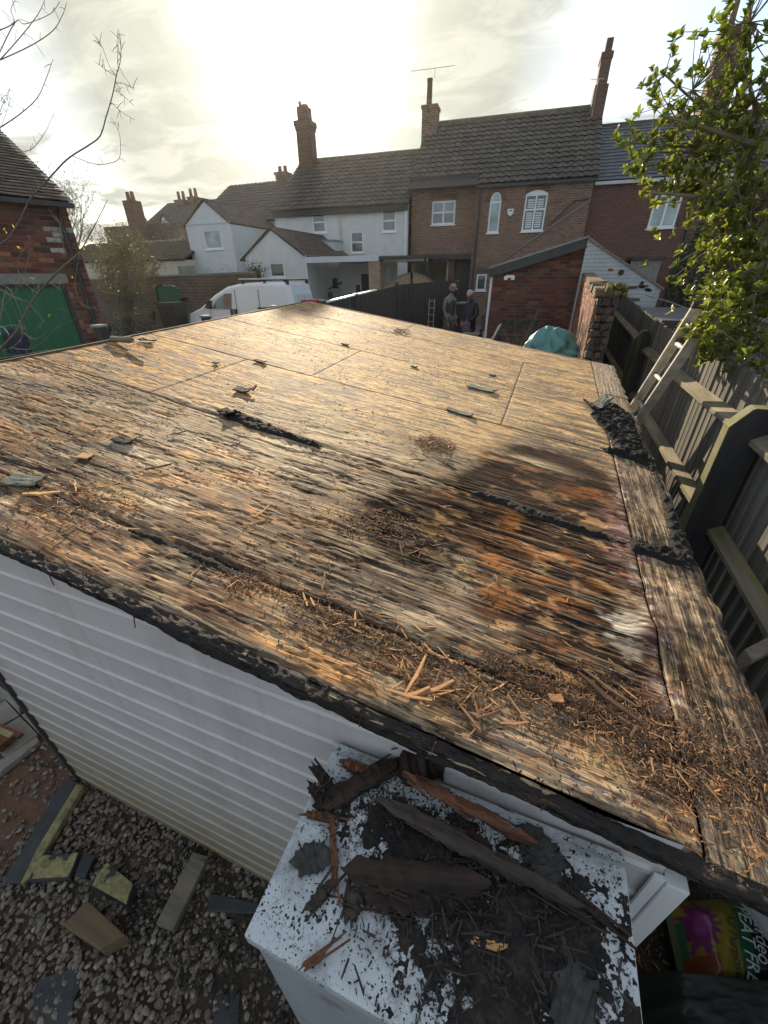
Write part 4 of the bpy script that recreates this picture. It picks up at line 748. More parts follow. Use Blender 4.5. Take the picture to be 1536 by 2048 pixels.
# --- arched softwood gates
for k,(pl,pr,lab) in enumerate((((768,560),(822,560),'left leaf of the pale softwood garden gates, its curved top rising to the right'),((826,560),(873,560),'right leaf of the pale softwood garden gates, its curved top falling to the right'))):
    D=15.9; a=hy(*pl,D); b_=hy(*pr,D); w=b_.x-a.x; T=thing('garden_gate',lab,'gate',(a.x,D,.6),0); zt=2.72-.6; zl=2.3-.6
    top=lambda t:(zl+(zt-zl)*math.sin(t*math.pi/2)) if k==0 else (zl+(zt-zl)*math.cos(t*math.pi/2)**.8)
    n=10
    for i in range(n):
        P=MB(); P.box((w*i/n+.003,0,.05),(w*(i+1)/n-.003,.02,top((i+.5)/n)-.02)); P.obj('board',MT['ply_gate'],T)
    P=MB(); pts=[(w*i/12,0,top(i/12)) for i in range(13)]
    for p,q in zip(pts[:-1],pts[1:]): P.beam(p,q,.06,.06)
    P.obj('curved_rail',MT['timber_grey'],T); P=MB(); x=w+.02 if k==0 else -.06; P.box((x-.03,-.02,0),(x+.04,.06,zt+.08)); P.obj('gate_post',MT['timber_grey'],T)
# --- brick outbuilding with sloping roof and white party wall
Do=11.5; L0=hy(988,548,Do); R0=hy(1172,490,Do); R1=hy(1178,476,Do); OB=thing('outbuilding','red brick outbuilding with a rising mono-pitch roof behind the green tarpaulin bag','outbuilding',(L0.x,Do,0),0); w=R0.x-L0.x; zl=L0.z-.02; zr=R0.z
def bricks(T,w,z0,z1,top,v,mats,bw=.225,bh=.075,limit=300,skip=None,prob=None,g=.006,axis='x',depth=.04):
    protos=[]
    for m in mats:
        B=MB(); B.box((g,-.006,g),(bw-g,depth,bh-g)); protos.append(B.mesh('brick',MT[m]))
        B=MB(); B.box((g,-.006,g),(bw*.5-g,depth,bh-g)); protos.append(B.mesh('brick',MT[m]))
    cnt=0; rows=int((z1-z0)/bh)
    cells=[]
    for r in range(rows):
        z=z0+r*bh; x=-(r%2)*bw*.5; 
        while x<w-.03:
            x0=max(0,x); wd=min(w,x+bw)-x0
            if wd>.06 and z+bh<=top(x0+wd/2)+.01 and not(skip and skip(x0,z)): cells.append((x0,z,wd))
            x+=bw
    cells.sort(key=lambda c:-c[1])
    out=[]
    for (x0,z,wd) in cells[:limit]:
        i=random.randrange(len(mats))*2+(1 if wd<bw*.75 else 0); o=link(protos[i],'brick',T); ww=bw*.5 if i%2 else bw; sx=wd/ww
        if axis=='x': o.location=(x0,v+random.uniform(-.003,.003),z); o.scale=(sx,1,1)
        else: o.location=(v+random.uniform(-.003,.003),x0+wd,z); o.rotation_euler=(0,0,-math.pi/2); o.scale=(sx,1,1)
    rest=cells[limit:]
    if rest:
        B=MB()
        for x0,z,wd in rest: 
            y=random.uniform(-.003,.003)
            B.box((x0+g,v-.006+y,z+g),(x0+wd-g,v+depth,z+bh-g)) if axis=='x' else B.box((v-.006+y,x0+g,z+g),(v+depth,x0+wd-g,z+bh-g))
        B.obj('bricks',MT[mats[0]],T,kind='stuff')
MT['bk1']=mat('red_brick_face',(.22,.085,.06),(.15,.06,.045),sc=14,rough=.9,bmp=.003,perobj=.35,spec=.2); MT['bk2']=mat('brown_brick_face',(.17,.09,.065),(.10,.06,.05),sc=14,rough=.9,bmp=.003,perobj=.35,spec=.2); MT['bk3']=mat('burnt_brick_face',(.08,.055,.05),(.12,.07,.055),sc=14,rough=.9,bmp=.003,perobj=.3,spec=.2)
MT['bk4']=mat('orange_brick_face',(.30,.13,.08),(.22,.09,.06),sc=14,rough=.9,bmp=.004,perobj=.3,spec=.2); MT['bkw']=mat('whitewashed_brick_face',(.5,.48,.46),(.3,.24,.2),sc=14,rough=.9,bmp=.004,perobj=.15,spec=.2)
MT['mortar']=mat('old_lime_mortar',(.27,.23,.19),(.19,.16,.13),sc=20,rough=.95,bmp=.004,spec=.15); MT['mortar_red']=mat('brick_dust_mortar',(.19,.12,.09),(.14,.09,.07),sc=20,rough=.95,bmp=.004,spec=.15)
tp=lambda x: zl+(zr-zl)*x/w
P=MB(); P.prism([(0,zg),(w,zg),(w,zr),(0,zl)],.005,3.8); P.obj('wall',MT['mortar_red'],OB)
bricks(OB,w,.95,3.4,tp,0,('bk1','bk2','bk1','bk3'))
sv=Vector((w,0,zr-zl)); u_=sv.normalized(); P=MB(); P.beam((-.1,-.09,zl+.03),(w,-.09,zr+.03),.14,.18); P.obj('verge_board',MT['black_gutter'],OB)
P=MB(); P.beam((-.1,-.10,zl+.15),(w+.03,-.10,zr+.15),.16,.035); P.obj('verge_strip',MT['lead'],OB)
slab(OB,'roof_covering',[(-.1,-.15,zl+.14),(w,-.15,zr+.14),(w,3.9,zr+.14),(-.1,3.9,zl+.14)],.05,'slate_dark')
P=MB(); P.tube([(-.04,-.05,zl-.02),(-.04,-.05,.6)],.03,6); P.obj('downpipe',MT['upvc'],OB)
l_=hy(1020,553,Do-.05); P=MB(); x=l_.x-L0.x; P.box((x-.09,-.1,l_.z-.03),(x+.09,-.008,l_.z+.03)); P.box((x-.12,-.16,l_.z-.07),(x-.04,-.1,l_.z+.01)); P.box((x+.04,-.16,l_.z-.07),(x+.12,-.1,l_.z+.01)); P.obj('twin_spotlight',MT['upvc'],OB)
Dw=11.35; q=[hy(1176,476,Dw),hy(1322,578,Dw),hy(1306,625,Dw)]; WW=thing('painted_gable_wall','white-painted brick wall with a long sloping top right of the brick outbuilding','wall',(q[0].x,Dw,0),0); x0=q[0].x
P=MB(); P.prism([(0,zg),(q[2].x-x0,zg),(q[2].x-x0+.0,q[2].z),(q[1].x-x0,q[1].z),(.06,q[0].z),(0,q[0].z-.05)],0,.23); P.obj('wall',MT['brick_white'],WW)
P=MB(); P.beam((0,.1,q[0].z+.0),(q[1].x-x0+.05,.1,q[1].z+.0),.27,.035); P.obj('coping',MT['mortar'],WW)
for pp,rr in (((1242,545),.06),((1284,566),.04)): c=hy(*pp,Dw); P=MB(); P.tube([(c.x-x0,-.012,c.z),(c.x-x0,.02,c.z)],rr,9); P.obj('wall_hole',MT['blackplastic'],WW)
for i in range(16):
    x=random.uniform(.2,1.5); z=q[0].z-.25-x*.55-random.uniform(0,.5); P=MB(); ww=random.choice((.1,.2)); P.box((x,-.008,z),(x+ww,.01,z+.05)); P.obj('bare_brick',MT['bk2'],WW)
# --- broken boundary wall coming towards the garage
P0=hx(1168,545,.47); BW=thing('boundary_wall','broken red brick wall end with moss and ivy roots beside the fence','wall',(.45,6.0,0),0)
P=MB(); P.prism([(0,.3),(5.2,.3),(5.2,2.66),(1.5,2.5),(.5,2.45),(0,2.36)],.01,.22,'yz'); P.obj('wall_core',MT['mortar_red'],BW)
topw=lambda y: 2.40+.05*y
bricks(BW,5.2,1.0,2.7,topw,0,('bk4','bk1','bk4','bk2'),axis='y')
# rough broken end: rubble and old stones, coloured dark to stand in for shade
for i in range(60):
    P=MB(); z=1.1+(i//4)*.085; x=.02+(i%4)*.048+random.uniform(-.01,.01); P.box((x,-.02-random.uniform(0,.09),z),(x+random.uniform(.05,.08),.02,z+random.uniform(.06,.085)),jit=.014); P.obj('stone',MT['charcoal' if i%3 else 'bk3'],BW,bev=.006)
for i in range(9):
    P=MB(); y=i*.22; x=.02; P.box((-.02,y,2.37+.05*y+.0),(.24,y+.2,2.45+.05*y),jit=.018); P.obj('coping_stone',MT['bk2' if i%2 else 'stone'],BW,bev=.008)
P=MB()
for i in range(60): c=Vector((random.uniform(.08,.32),random.uniform(-.1,.5),2.44+random.uniform(-.08,.06))); P.tube([c-Vector((.03,0,.0)),c+Vector((.03,.01,.01))],[.03,.02],6)
P.obj('moss',MT['moss'],BW,smooth=True)
P=MB()
for i in range(46):
    y=random.uniform(0,2.2); z=random.uniform(1.0,1.6); pts=[Vector((-.012,y,z))]
    for k in range(7): pts.append(pts[-1]+Vector((random.uniform(-.002,.003),random.uniform(-.06,.06),random.uniform(.05,.13))))
    P.tube(pts,[.004]*7+[.002],4)
P.obj('ivy_stems',MT['bark'],BW)
# ------------------------------------------------------------------ right-hand fence
XF=1.3; FT=thing('timber_fence','tall weathered grey close-boarded fence with mossy rails and dark posts right of the garage','fence',(XF,0,0),0)
YP=[11.9,6.8,2.93,-.1]  # post stations
def topz(y): return 2.03 if y<5.7 else 2.03+.045*(y-5.7)
bm_=MB(); bm_.box((0,0,0),(.022,.088,1.0)); fb=bm_.mesh('board',MT['fence']); 
fb2=MB(); fb2.box((0,0,0),(.022,.088,1.0)); fb2=fb2.mesh('board',MT['fence'])
y=-.9
while y<11.9:
    o=link(fb,'board',FT); zt=topz(y)+random.uniform(-.012,.012); zb=.1 if y<5 else .55; o.location=(random.uniform(0,.008),y,zb); o.scale=(1,random.uniform(.9,1.02),zt-zb); o.rotation_euler=(random.uniform(-.004,.004),0,random.uniform(-.06,.06)); y+=.118
def arris(y0,y1,z0,z1,label=None):
    B=MB(); n=10; v=[];f=[]
    for i in range(n+1):
        t=i/n; y=y0+(y1-y0)*t; z=z0+(z1-z0)*t; j=random.uniform(-.003,.003)
        v+=[(-.004,y,z+.062+j),(-.075+j,y,z+.018),(-.075+j,y,z-.012),(-.004,y,z-.05)]
    for i in range(n):
        for k in range(3): f.append((i*4+k,i*4+k+1,(i+1)*4+k+1,(i+1)*4+k))
    B.add(v,f); return B.obj('arris_rail',MT['rail'],FT,fix=False,label=label)
for a,b_,dz in ((YP[1],YP[0],.17),(YP[2],YP[1],-.03),(YP[3],YP[2],0),(-1,YP[3],0)):
    for k,z in enumerate((1.73,1.10,.5)): arris(a+.045,b_-.045,z,z+(dz if k==0 else 0))
for i,y in enumerate(YP):
    w=.20; zt=(2.07,1.95,1.93,1.9)[i]; B=MB(); poly=[(-w,.0),(-w,zt-.12),(-w+.075,zt-.01),(-w+.09,zt),(-.045,zt),(-.012,zt-.07),(-.012,0)]
    B.prism(poly,y-.045,y+.045); o=B.obj('post',MT['post'],FT)
    E_=MB(); 
    for p,q in zip(poly[:-3],poly[1:-2]): 
        if p!=q: E_.beam((p[0]-.001,y,p[1]+.001),(q[0]-.001,y,q[1]+.001),.088,.006)
    E_.obj('mossy_edge',MT['postedge'],o)
# bits caught on the fence
# ------------------------------------------------------------------ ladder
LD=thing('ladder','worn aluminium ladder leaning between the garage and the fence, its top in the evergreen','ladder',(0,0,0))
a0=hy(1268,812,4.55); a1=hy(1396,612,3.95); e_=hy(1281,835,4.22)-a0; e1=e_
dr=(a1-a0); 
def stile(p,q,nm,wide):
    B=MB(); d=(q-p).normalized(); p=p-d*1.3; B.beam(p,q,.028,.075,up=(e_.normalized().cross(d))); return B.obj(nm,MT['alu'],LD,bev=.003)
b0=a0+e_; b1=a1+e_*.98-dr*.0
stile(a0,a1,'stile',.06); stile(b0,b0+(b1-b0)*.80,'stile',.06)
for k in range(-4,5):
    t=.08+.31*k; p=a0+dr*t; q=p+e_
    if t>.95: continue
    B=MB(); B.tube([p,q],.017,8); B.obj('rung',MT['alu'],LD,smooth=True)
B=MB(); B.beam(a1-dr.normalized()*.01,a1+dr.normalized()*.03,.035,.085,up=(e_.normalized().cross(dr.normalized()))); B.obj('end_cap',MT['blackplastic'],LD)
# ------------------------------------------------------------------ evergreen shrub
LR=thing('evergreen_shrub','large glossy-leaved evergreen shrub overhanging the fence at the right','shrub',(1.9,4.6,.5)); base=Vector((1.9,4.6,.5))
clus=[((1500,45),4.6,60,26),((1460,110),4.6,40,12),((1385,180),4.9,62,26),((1330,150),4.9,30,7),((1440,215),4.8,70,34),((1510,200),4.6,60,30),((1350,235),4.9,40,10),((1260,285),5.0,26,7),((1300,305),5.0,38,13),((1345,330),5.0,42,18),((1390,290),4.9,50,24),((1440,310),4.8,62,38),((1500,310),4.6,70,44),
 ((1270,335),5.0,18,4),((1340,370),5.0,34,9),((1400,370),4.9,44,18),((1420,400),4.4,20,5),((1480,390),4.6,60,36),((1530,400),4.4,60,34),((1500,460),4.4,62,34),((1460,480),4.6,40,18),((1535,520),4.2,50,26),((1480,545),4.4,50,26),((1440,520),4.6,22,6),((1500,600),4.2,60,34),((1450,600),4.3,42,26),((1410,620),4.2,34,17),((1440,650),4.1,46,28),((1500,660),4.0,56,34),((1400,665),4.1,28,10),((1420,700),4.0,26,9),((1520,705),3.8,36,14),((1390,690),4.05,18,4),((1520,560),4.6,80,30),((1480,440),5.2,80,30),((1520,280),5.3,90,40),((1450,640),4.8,60,30),((1412,668),3.7,24,12),((1432,640),3.65,26,12),((1400,700),3.75,16,5)]
lv=[];lf=[];indiv=[]
def leafgeo(L_,Wd):
    # folded, slightly curved blade of 2x3 quads/tris
    return [(0,0,0),(L_*.34,Wd*.52,.09*Wd*2),(L_*.34,0,-.02*L_),(L_*.34,-Wd*.52,.09*Wd*2),(L_*.78,Wd*.44,.07*Wd*2),(L_*.78,0,-.05*L_),(L_*.78,-Wd*.44,.07*Wd*2),(L_,0,-.10*L_)],[(0,2,1),(0,3,2),(1,2,5,4),(2,3,6,5),(4,5,7),(5,6,7)]
me_leaf=[]
for k in range(4):
    v,f=leafgeo(1,.36+.05*k); B=MB(); B.add(v,f); me_leaf.append(B.mesh('leaf',MT['laurel'],smooth=True,fix=False))
tw=MB(); nleaf=0; leaves=[]
trunkpts=[hy(1460,720,4.3),hy(1425,640,4.4),hy(1480,520,4.6),hy(1500,380,4.8)]
roots=[Vector((1.75,4.5,.6)),Vector((1.85,4.7,1.4)),hy(1500,640,4.6),hy(1520,480,4.8),hy(1490,380,4.9),hy(1520,250,4.9)]
B=MB(); B.tube(roots,[.07,.06,.05,.04,.03,.02],8); B.obj('trunk',MT['bark_dark'],LR,smooth=True).location=-base
for (p,D,r,n) in clus:
    c=hy(*p,D); rr=r/FPX*(c-Vector((0,0,H))).length*.9; src=min(roots[1:],key=lambda q:(q-c).length); 
    mid=(src+c)/2+Vector((0,0,-.08)); tw.tube([src,mid,c],[.016,.011,.006],5)
    for k in range(int(n*1.5)):
        tip=c+Vector([random.gauss(0,.5)*rr for _ in range(3)]); 
        if k%2==0: tw.tube([c,(c+tip)/2+Vector((0,0,-.02)),tip],[.005,.004,.0025],4,cap=False)
        ax=((tip-c).normalized()*.6+Vector((random.uniform(-.5,.3),random.uniform(-.5,.3),.75))).normalized()
        for j in range(random.randint(6,9)):
            an=j*2.4+random.uniform(-.3,.3); s=ax.cross(Vector((math.cos(an),math.sin(an),.2))).normalized(); d=(ax*random.uniform(.35,1.1)+s*.8).normalized(); leaves.append((tip-ax*random.uniform(0,.03),d,ax,random.uniform(.035,.072)))
dists=[((l[0]-Vector((0,0,H))).length/l[3],i) for i,l in enumerate(leaves)]; dists.sort(); pick={i for _,i in dists[:300]}
VV=[];FF=[];v0,f0=leafgeo(1,.46); A0=np.array(v0); nv=0
for i,(p,d,ax,s) in enumerate(leaves):
    x=d; y=ax.cross(x); y=y.normalized() if y.length>1e-3 else Vector((0,1,0)); z=x.cross(y)
    R=Matrix((x,y,z)).transposed()
    if i in pick:
        o=link(me_leaf[i%4],'leaf',LR); o.matrix_local=Matrix.Translation(p-base)@R.to_4x4()@Matrix.Scale(s,4)
    else:
        VV.append(A0@np.array(R).T*s+np.array(p-base)); FF+= [tuple(q+nv for q in f) for f in f0]; nv+=8
me=bpy.data.meshes.new('foliage'); me.from_pydata(np.concatenate(VV).tolist(),[],FF); me.materials.append(MT['laurel']); me.polygons.foreach_set('use_smooth',[True]*len(me.polygons)); link(me,'foliage',LR,kind='stuff')
for pts in (((1536,300),(1440,265),(1330,232)),((1536,420),(1420,395),(1300,385)),((1536,470),(1470,400),(1400,360)),((1530,600),(1480,520),(1440,430)),((1440,720),(1420,670),(1400,640)),((1536,740),(1490,700),(1440,650))):
    tw.tube([hy(x,y,4.55) for x,y in pts],[.022,.015,.008],6)
tw.obj('branches',MT['bark_dark'],LR).location=-base
def leafcloud(T,n,fn,size,m,base,name='foliage',asp=.5):
    V=[];F=[]
    for i in range(n):
        p=fn(); s=size*random.uniform(.6,1.3); a=Vector((random.gauss(0,1),random.gauss(0,1),random.gauss(0,1))).normalized(); b_=a.cross(Vector((random.gauss(0,1),random.gauss(0,1),random.gauss(0,1)))).normalized()*s*asp; a=a*s
        k=len(V); V+=[tuple(p-a*.5),tuple(p+b_*.5),tuple(p+a*.5),tuple(p-b_*.5)]; F.append((k,k+1,k+2,k+3))
    me=bpy.data.meshes.new(name); me.from_pydata(V,[],F); me.materials.append(m); return link(me,name,T,kind='stuff')
# darker dense shrub against the far red house
c=hy(1425,520,13.5); T=thing('dark_shrub','dense dull green small-leaved shrub growing against the dark red house','shrub',(c.x,13.5,.6))
def fn():
    while True:
        p=Vector([random.uniform(-1,1) for _ in range(3)])
        if .55<p.length<1+.2*math.sin(p.x*5)*math.cos(p.z*7): break
    zz=(p.z+1)/2; return Vector((p.x*(.95-.35*zz),p.y*.8,.2+zz*3.6))
leafcloud(T,9000,fn,.085,MT['conifer'],None); B=MB()
for i in range(7): a=i*.9; B.tube([(0,0,0),(math.cos(a)*.25,math.sin(a)*.25,1.2),(math.cos(a)*.5,math.sin(a)*.4,2.9)],[.05,.035,.012],5)
B.obj('stems',MT['bark_dark'],T)
# white bauble lamp on fence and wires
c=hx(1247,590,XF+.1); T=thing('globe_lamp','small pale round lamp globe on the far end of the grey fence','lamp',(c.x,c.y,c.z-.1)); B=MB(); bm=bmesh.new(); bmesh.ops.create_uvsphere(bm,u_segments=14,v_segments=9,radius=.10); me=bpy.data.meshes.new('globe'); bm.to_mesh(me); bm.free(); me.materials.append(MT['upvc']); me.polygons.foreach_set('use_smooth',[True]*len(me.polygons)); link(me,'globe',T,loc=(0,0,.1)); B.tube([(0,0,-.1),(0,0,.02)],.03,8); B.obj('lamp_base',MT['blackplastic'],T)
T=tag(MB().tube([hy(1290,590,10.5),hy(1340,604,9.8),hy(1385,622,9.2)],.008,4).obj('washing_line',MT['lead']),'thin pale washing line strung behind the ladder','line')
# dark shed roof behind fence
B=MB(); B.box((1.45,7.2,.5),(3.4,10.2,2.05)); o=B.obj('dark_shed',MT['black_paint'],bev=.0); tag(o,'low black shed just behind the far end of the grey fence','shed')
# felt scrap and pale splinter poking up beside fence at lower right
# ------------------------------------------------------------------ left brick garage with green doors
gu=Vector((.32,.95,0)).normalized(); gc=hy(128,404,6.0); gn=Vector((gu.y,-gu.x,0)); gw=-gn
def hg(px,py):
    d=ray(px,py); p=Vector((0,0,H))+d*((gc-Vector((0,0,H))).dot(gn)/d.dot(gn)); q=p-gc; return q.dot(gu),p.z
LG=thing('brick_garage','old red brick garage at the left with dark green doors and a tiled gabled roof','garage',(gc.x,gc.y,0),math.atan2(gu.y,gu.x))
zE=gc.z-.05; dT=hg(130,568); dx=dT[0]; dz=dT[1]; lz1=hg(60,547)[1]; xl=-5.0; dxl=-3.6
mb=MB(); wallholes(mb,0,.4,zE+.02,[(dxl,.4,dx,dz)],v=.004,x0=xl,depth=.2); mb.add([(0,.004,.4),(0,6,.4),(0,6,zE),(0,3,zE+1.5),(0,.004,zE)],[(0,1,2,3,4)]); mb.obj('wall',MT['mortar'],LG,fix=False)
protos=[MB().box((.006,-.010,.006),(.219,.04,.069)).mesh('brick',MT[k]) for k in ('bk1','bk2','bk3','bk4','bkw')]
cnt=0
for r in range(int((zE-1.0)/.075)):
    z=zE-.075*(r+1)-.01; x=-(.1125 if r%2 else .225); first=True
    while x>-2.0:
        wd=.1125 if (first and r%2) else .225; xx=x
        if z<lz1:
            if xx+wd<dx+.03: break
            if xx<dx: wd=xx+wd-dx; xx=dx
        white=(3<r<9 and -.75<x<-.2 and random.random()<.4)
        k=4 if (white or random.random()<.03) else random.choices((0,1,2,3),(5,3,1.4,2))[0]
        if cnt<300: o=link(protos[k],'brick',LG); o.location=(xx,random.uniform(-.004,.004),z); o.scale=(wd/.225,1,1); cnt+=1
        x-=.225; first=False
P=MB(); P.box((dxl-.1,-.014,dz+.01),(dx+.06,.05,lz1-.005)); P.obj('lintel',MT['slab'],LG)
P=MB(); P.box((dx-.06,.02,.4),(dx-.0,.1,dz)); P.box((dxl,.02,dz-.05),(dx-.06,.1,dz)); P.obj('door_frame',MT['charcoal'],LG)
n=24; xa=dxl; xb=dx-.06
for i in range(n): P=MB(); P.box((xa+(xb-xa)*i/n+.003,.05,.4),(xa+(xb-xa)*(i+1)/n-.003,.08,dz-.05)); P.obj('door_board',MT['green_door'],LG)
q=hg(107,410); P=MB(); P.tube([(q[0]+.02,-.2,zE),(q[0],-.08,zE-.2),(q[0],-.07,.6)],.035,8); P.obj('downpipe',MT['black_gutter'],LG); P=MB(); P.box((xl,-.24,zE-.05),(.06,-.14,zE+.02)); P.obj('gutter',MT['black_gutter'],LG)
s_=Vector((0,3.2,1.66)); sl_=s_.length
tiled(LG,(-4.2,-.2,zE+.03),(1,0,0),s_,4.28,sl_,.17,.12,MT['tile_flat'],wave=.0,seg=1)
slab(LG,'roof_underlay',[(-4.9,-.18,zE),(.05,-.18,zE),(.05,3.0,zE+1.62),(-4.9,3.0,zE+1.62)],.05,'charcoal'); slab(LG,'rear_roof_slope',[(.05,6.2,zE),(-4.9,6.2,zE),(-4.9,3.0,zE+1.64),(.05,3.0,zE+1.64)],.05,'tile_flat')
P=MB()
for i in range(26): P.tube([(.08-i*.19,3.0,zE+1.68),(.08-(i+1.05)*.19,3.0,zE+1.68)],[.085,.075],7)
P.obj('ridge_tiles',MT['tile_flat'],LG)
# ------------------------------------------------------------------ old garden wall, green gate
a=hy(150,562,14.5); b_=hy(512,546,14.5); GW=thing('garden_wall','long old brick and stone garden wall with a green arched gate, behind the bins and the van','wall',(a.x,14.5,0),0); w=b_.x-a.x
g0,g1=hy(319,612,14.5),hy(355,570,14.5); gx0,gx1,gz1=g0.x-a.x,g1.x-a.x,g1.z
mb=MB(); ztop=a.z
mb.prism([(0,.4),(gx0,.4),(gx0,gz1-.12),(gx0+.2,gz1),(gx1-.2,gz1),(gx1,gz1-.12),(gx1,.4),(w,.4),(w,b_.z),(0,a.z)],0,.3); mb.obj('wall',MT['stone'],GW)
P=MB(); P.beam((0,.15,a.z+.03),(w,.15,b_.z+.03),.38,.06); P.obj('coping',MT['slab'],GW)
n=7
for i in range(n): P=MB(); x0_=gx0+(gx1-gx0)*i/n; x1_=gx0+(gx1-gx0)*(i+1)/n; P.box((x0_+.004,.05,.5),(x1_-.004,.1,gz1-.02-.1*abs((i-3)/3)**2)); P.obj('gate_board',MT['green_door'],GW)
P=MB()
for i in range(26):
    x=random.uniform(w-2.6,w-.1); pts=[Vector((x,-.02,.9))]
    for k in range(8): pts.append(pts[-1]+Vector((random.uniform(-.16,.16),random.uniform(-.03,.01),random.uniform(.12,.24))))
    P.tube(pts,[.012]*6+[.006]*3,4)
P.obj('creeper_stems',MT['bark_dark'],GW); o=leafcloud(GW,2600,lambda:Vector((w-1.3+random.gauss(0,.55),-.08+random.uniform(-.06,.06),2.05+random.gauss(0,.4))),.05,MT['dryleaf'],None,'creeper'); leafcloud(GW,900,lambda:Vector((w-.1+random.gauss(0,.22),.1+random.uniform(-.1,.1),b_.z+.05+random.gauss(0,.13))),.06,MT['conifer'],None,'creeper')
# hanging basket bracket
c=hy(368,600,14.3); T=thing('hanging_basket','dark hanging basket on the old wall right of the green gate','basket',tuple(c)); P=MB(); P.tube([(0,0,.08),(0,0,-.1)],[.17,.09],10); P.obj('basket',MT['rotten'],T); P=MB(); P.tube([(0,.2,.3),(0,0,.32),(0,0,.08)],.008,4); P.obj('hook',MT['blackplastic'],T)
# far outbuilding with mossy tiles, far brick house with dormers
a=hy(312,480,18.5); b_=hy(378,480,18.5); c=hy(384,518,18.0); T=thing('outbuilding','low outbuilding with a mossy tiled roof seen over the old garden wall','outbuilding',(-26,17.6,0),0); w=b_.x+26+.2; zt=hy(340,481,20).z; ze=hy(340,520,17.6).z
P=MB(); P.box((0,.15,.5),(w,4.6,ze)); P.obj('wall',MT['cream'],T); s_=Vector((0,2.4,zt-ze)); tiled(T,(0,0,ze),(1,0,0),s_,w,s_.length,.33,.2,MT['tile_green'],wave=.035); slab(T,'roof_underlay',[(0,.05,ze+.02),(w,.05,ze+.02),(w,2.4,zt),(0,2.4,zt)],.05,'charcoal'); slab(T,'rear_roof_slope',[(w,4.8,ze),(0,4.8,ze),(0,2.4,zt),(w,2.4,zt)],.05,'tile_green')
P=MB(); wl=hy(355,534,17.6).x+26; P.box((wl-.1,.1,ze-.75),(wl+.9,.14,ze-.25)); P.obj('window',MT['glass'],T)
# far house
Df=34; L0=hy(285,480,Df); R0=hy(380,480,Df); T=thing('brick_house','distant dark brick house with two white arched dormers beyond the bare twigs','house',(L0.x-1.5,Df,0),0); w=R0.x-L0.x+5; zr=hy(330,405,Df+3).z; ze=hy(330,470,Df).z
P=MB(); P.box((0,.2,0),(w,7,ze)); P.obj('wall',MT['brick_red'],T); s_=Vector((0,3.2,zr-ze)); slab(T,'front_roof_slope',[(0,0,ze),(w,0,ze),(w,3.4,zr),(2.2,3.4,zr)],.1,'tile_flat'); slab(T,'rear_roof_slope',[(w,7,ze),(0,7,ze),(2.2,3.4,zr),(w,3.4,zr)],.1,'tile_flat'); slab(T,'hip_slope',[(0,7,ze),(0,0,ze),(2.2,3.4,zr)],.1,'tile_flat')
for px in (283,329):
    c=hy(px,445,Df-.4); P=MB(); x=c.x-(L0.x-1.5); zc=c.z; 
    P.prism([(x-.27,zc-.5),(x+.27,zc-.5),(x+.27,zc+.2),(x,zc+.6),(x-.27,zc+.2)],-.4,-.2); o=P.obj('dormer',MT['upvc'],T)
    for s in (-.1,.1): P=MB(); P.prism([(x+s-.06,zc-.35),(x+s+.06,zc-.35),(x+s+.06,zc+.1),(x+s,zc+.2),(x+s-.06,zc+.1)],-.44,-.405); P.obj('pane',MT['glass'],o)
    P=MB(); P.beam((x-.4,-.3,zc+.1),(x+.02,-.3,zc+.68),.5,.06); P.beam((x+.4,-.3,zc+.1),(x-.02,-.3,zc+.68),.5,.06); P.obj('barge_board',MT['charcoal'],o)
for px,py,hh,ww in ((358,402,2.2,1.0),(382,396,2.2,.8)):
    c=hy(px,py,Df+3); x=c.x-(L0.x-1.5); P=MB(); P.box((x-ww*.36,3.0,ze+1),(x+ww*.36,3.9,c.z-.3)); P.prism([(x-ww*.36,c.z-.3),(x+ww*.36,c.z-.3),(x+ww*.6,c.z+.1),(x-ww*.6,c.z+.1)],2.9,4.0); o=P.obj('chimney_stack',MT['pot'] if px==358 else MT['brick_chim'],T)
    for s in (-.28,.28): P=MB(); P.tube([(x+s,3.4,c.z+.1),(x+s,3.4,c.z+.75)],[.17,.13],8); P.obj('chimney_pot',MT['pot'],o)
c=hy(263,402,26); T=thing('chimney','slanting-looking brown chimney with two pots, its lower part hidden by bare branches','chimney',(c.x,26,0)); P=MB(); P.box((-.42,-.4,2),(.42,.4,c.z)); P.obj('stack',MT['brick_chim'],T); 
for s in (-.2,.2): P=MB(); P.tube([(s,0,c.z),(s,0,c.z+.5)],[.15,.12],8); P.obj('chimney_pot',MT['pot'],T)
P=MB(); P.box((-4,.5,2),(3,4,hy(240,450,26).z)); P.obj('roof_block',MT['tile_flat'],T)
# ------------------------------------------------------------------ twiggy shrub, bare tree, plants
def bushy(name,label,cat,base,n,tips,m,mleaf,lsize,nl,rad=.012,curve=.25):
    T=thing(name,label,cat,tuple(base)); P=MB(); pts_all=[]
    for i in range(n):
        t=tips(); p1=Vector((t.x*.25+random.gauss(0,.05),t.y*.25,t.z*.4)); p2=Vector((t.x*.62,t.y*.6,t.z*.75)); p0=Vector((random.gauss(0,.12),random.gauss(0,.1),0)); P.tube([p0,p1,p2,t],[rad,rad*.8,rad*.55,rad*.25],4,cap=False)
        for k in range(6):
            q=p2.lerp(t,random.random()) if k<4 else p1.lerp(p2,random.random()); e=q+Vector((random.gauss(0,.16),random.gauss(0,.12),abs(random.gauss(.12,.15)))); P.tube([q,q.lerp(e,.5)+Vector((0,0,-.01)),e],[rad*.3,rad*.25,rad*.15],3,cap=False); pts_all+=[q,e,q.lerp(e,.5)]
    P.obj('stems',m,T,fix=False)
    if nl: leafcloud(T,nl,lambda:random.choice(pts_all)+Vector((random.gauss(0,.06),random.gauss(0,.06),random.gauss(0,.06))),lsize,mleaf,None,asp=.32)
    return T
c=hy(255,665,12.8); c.z=.6
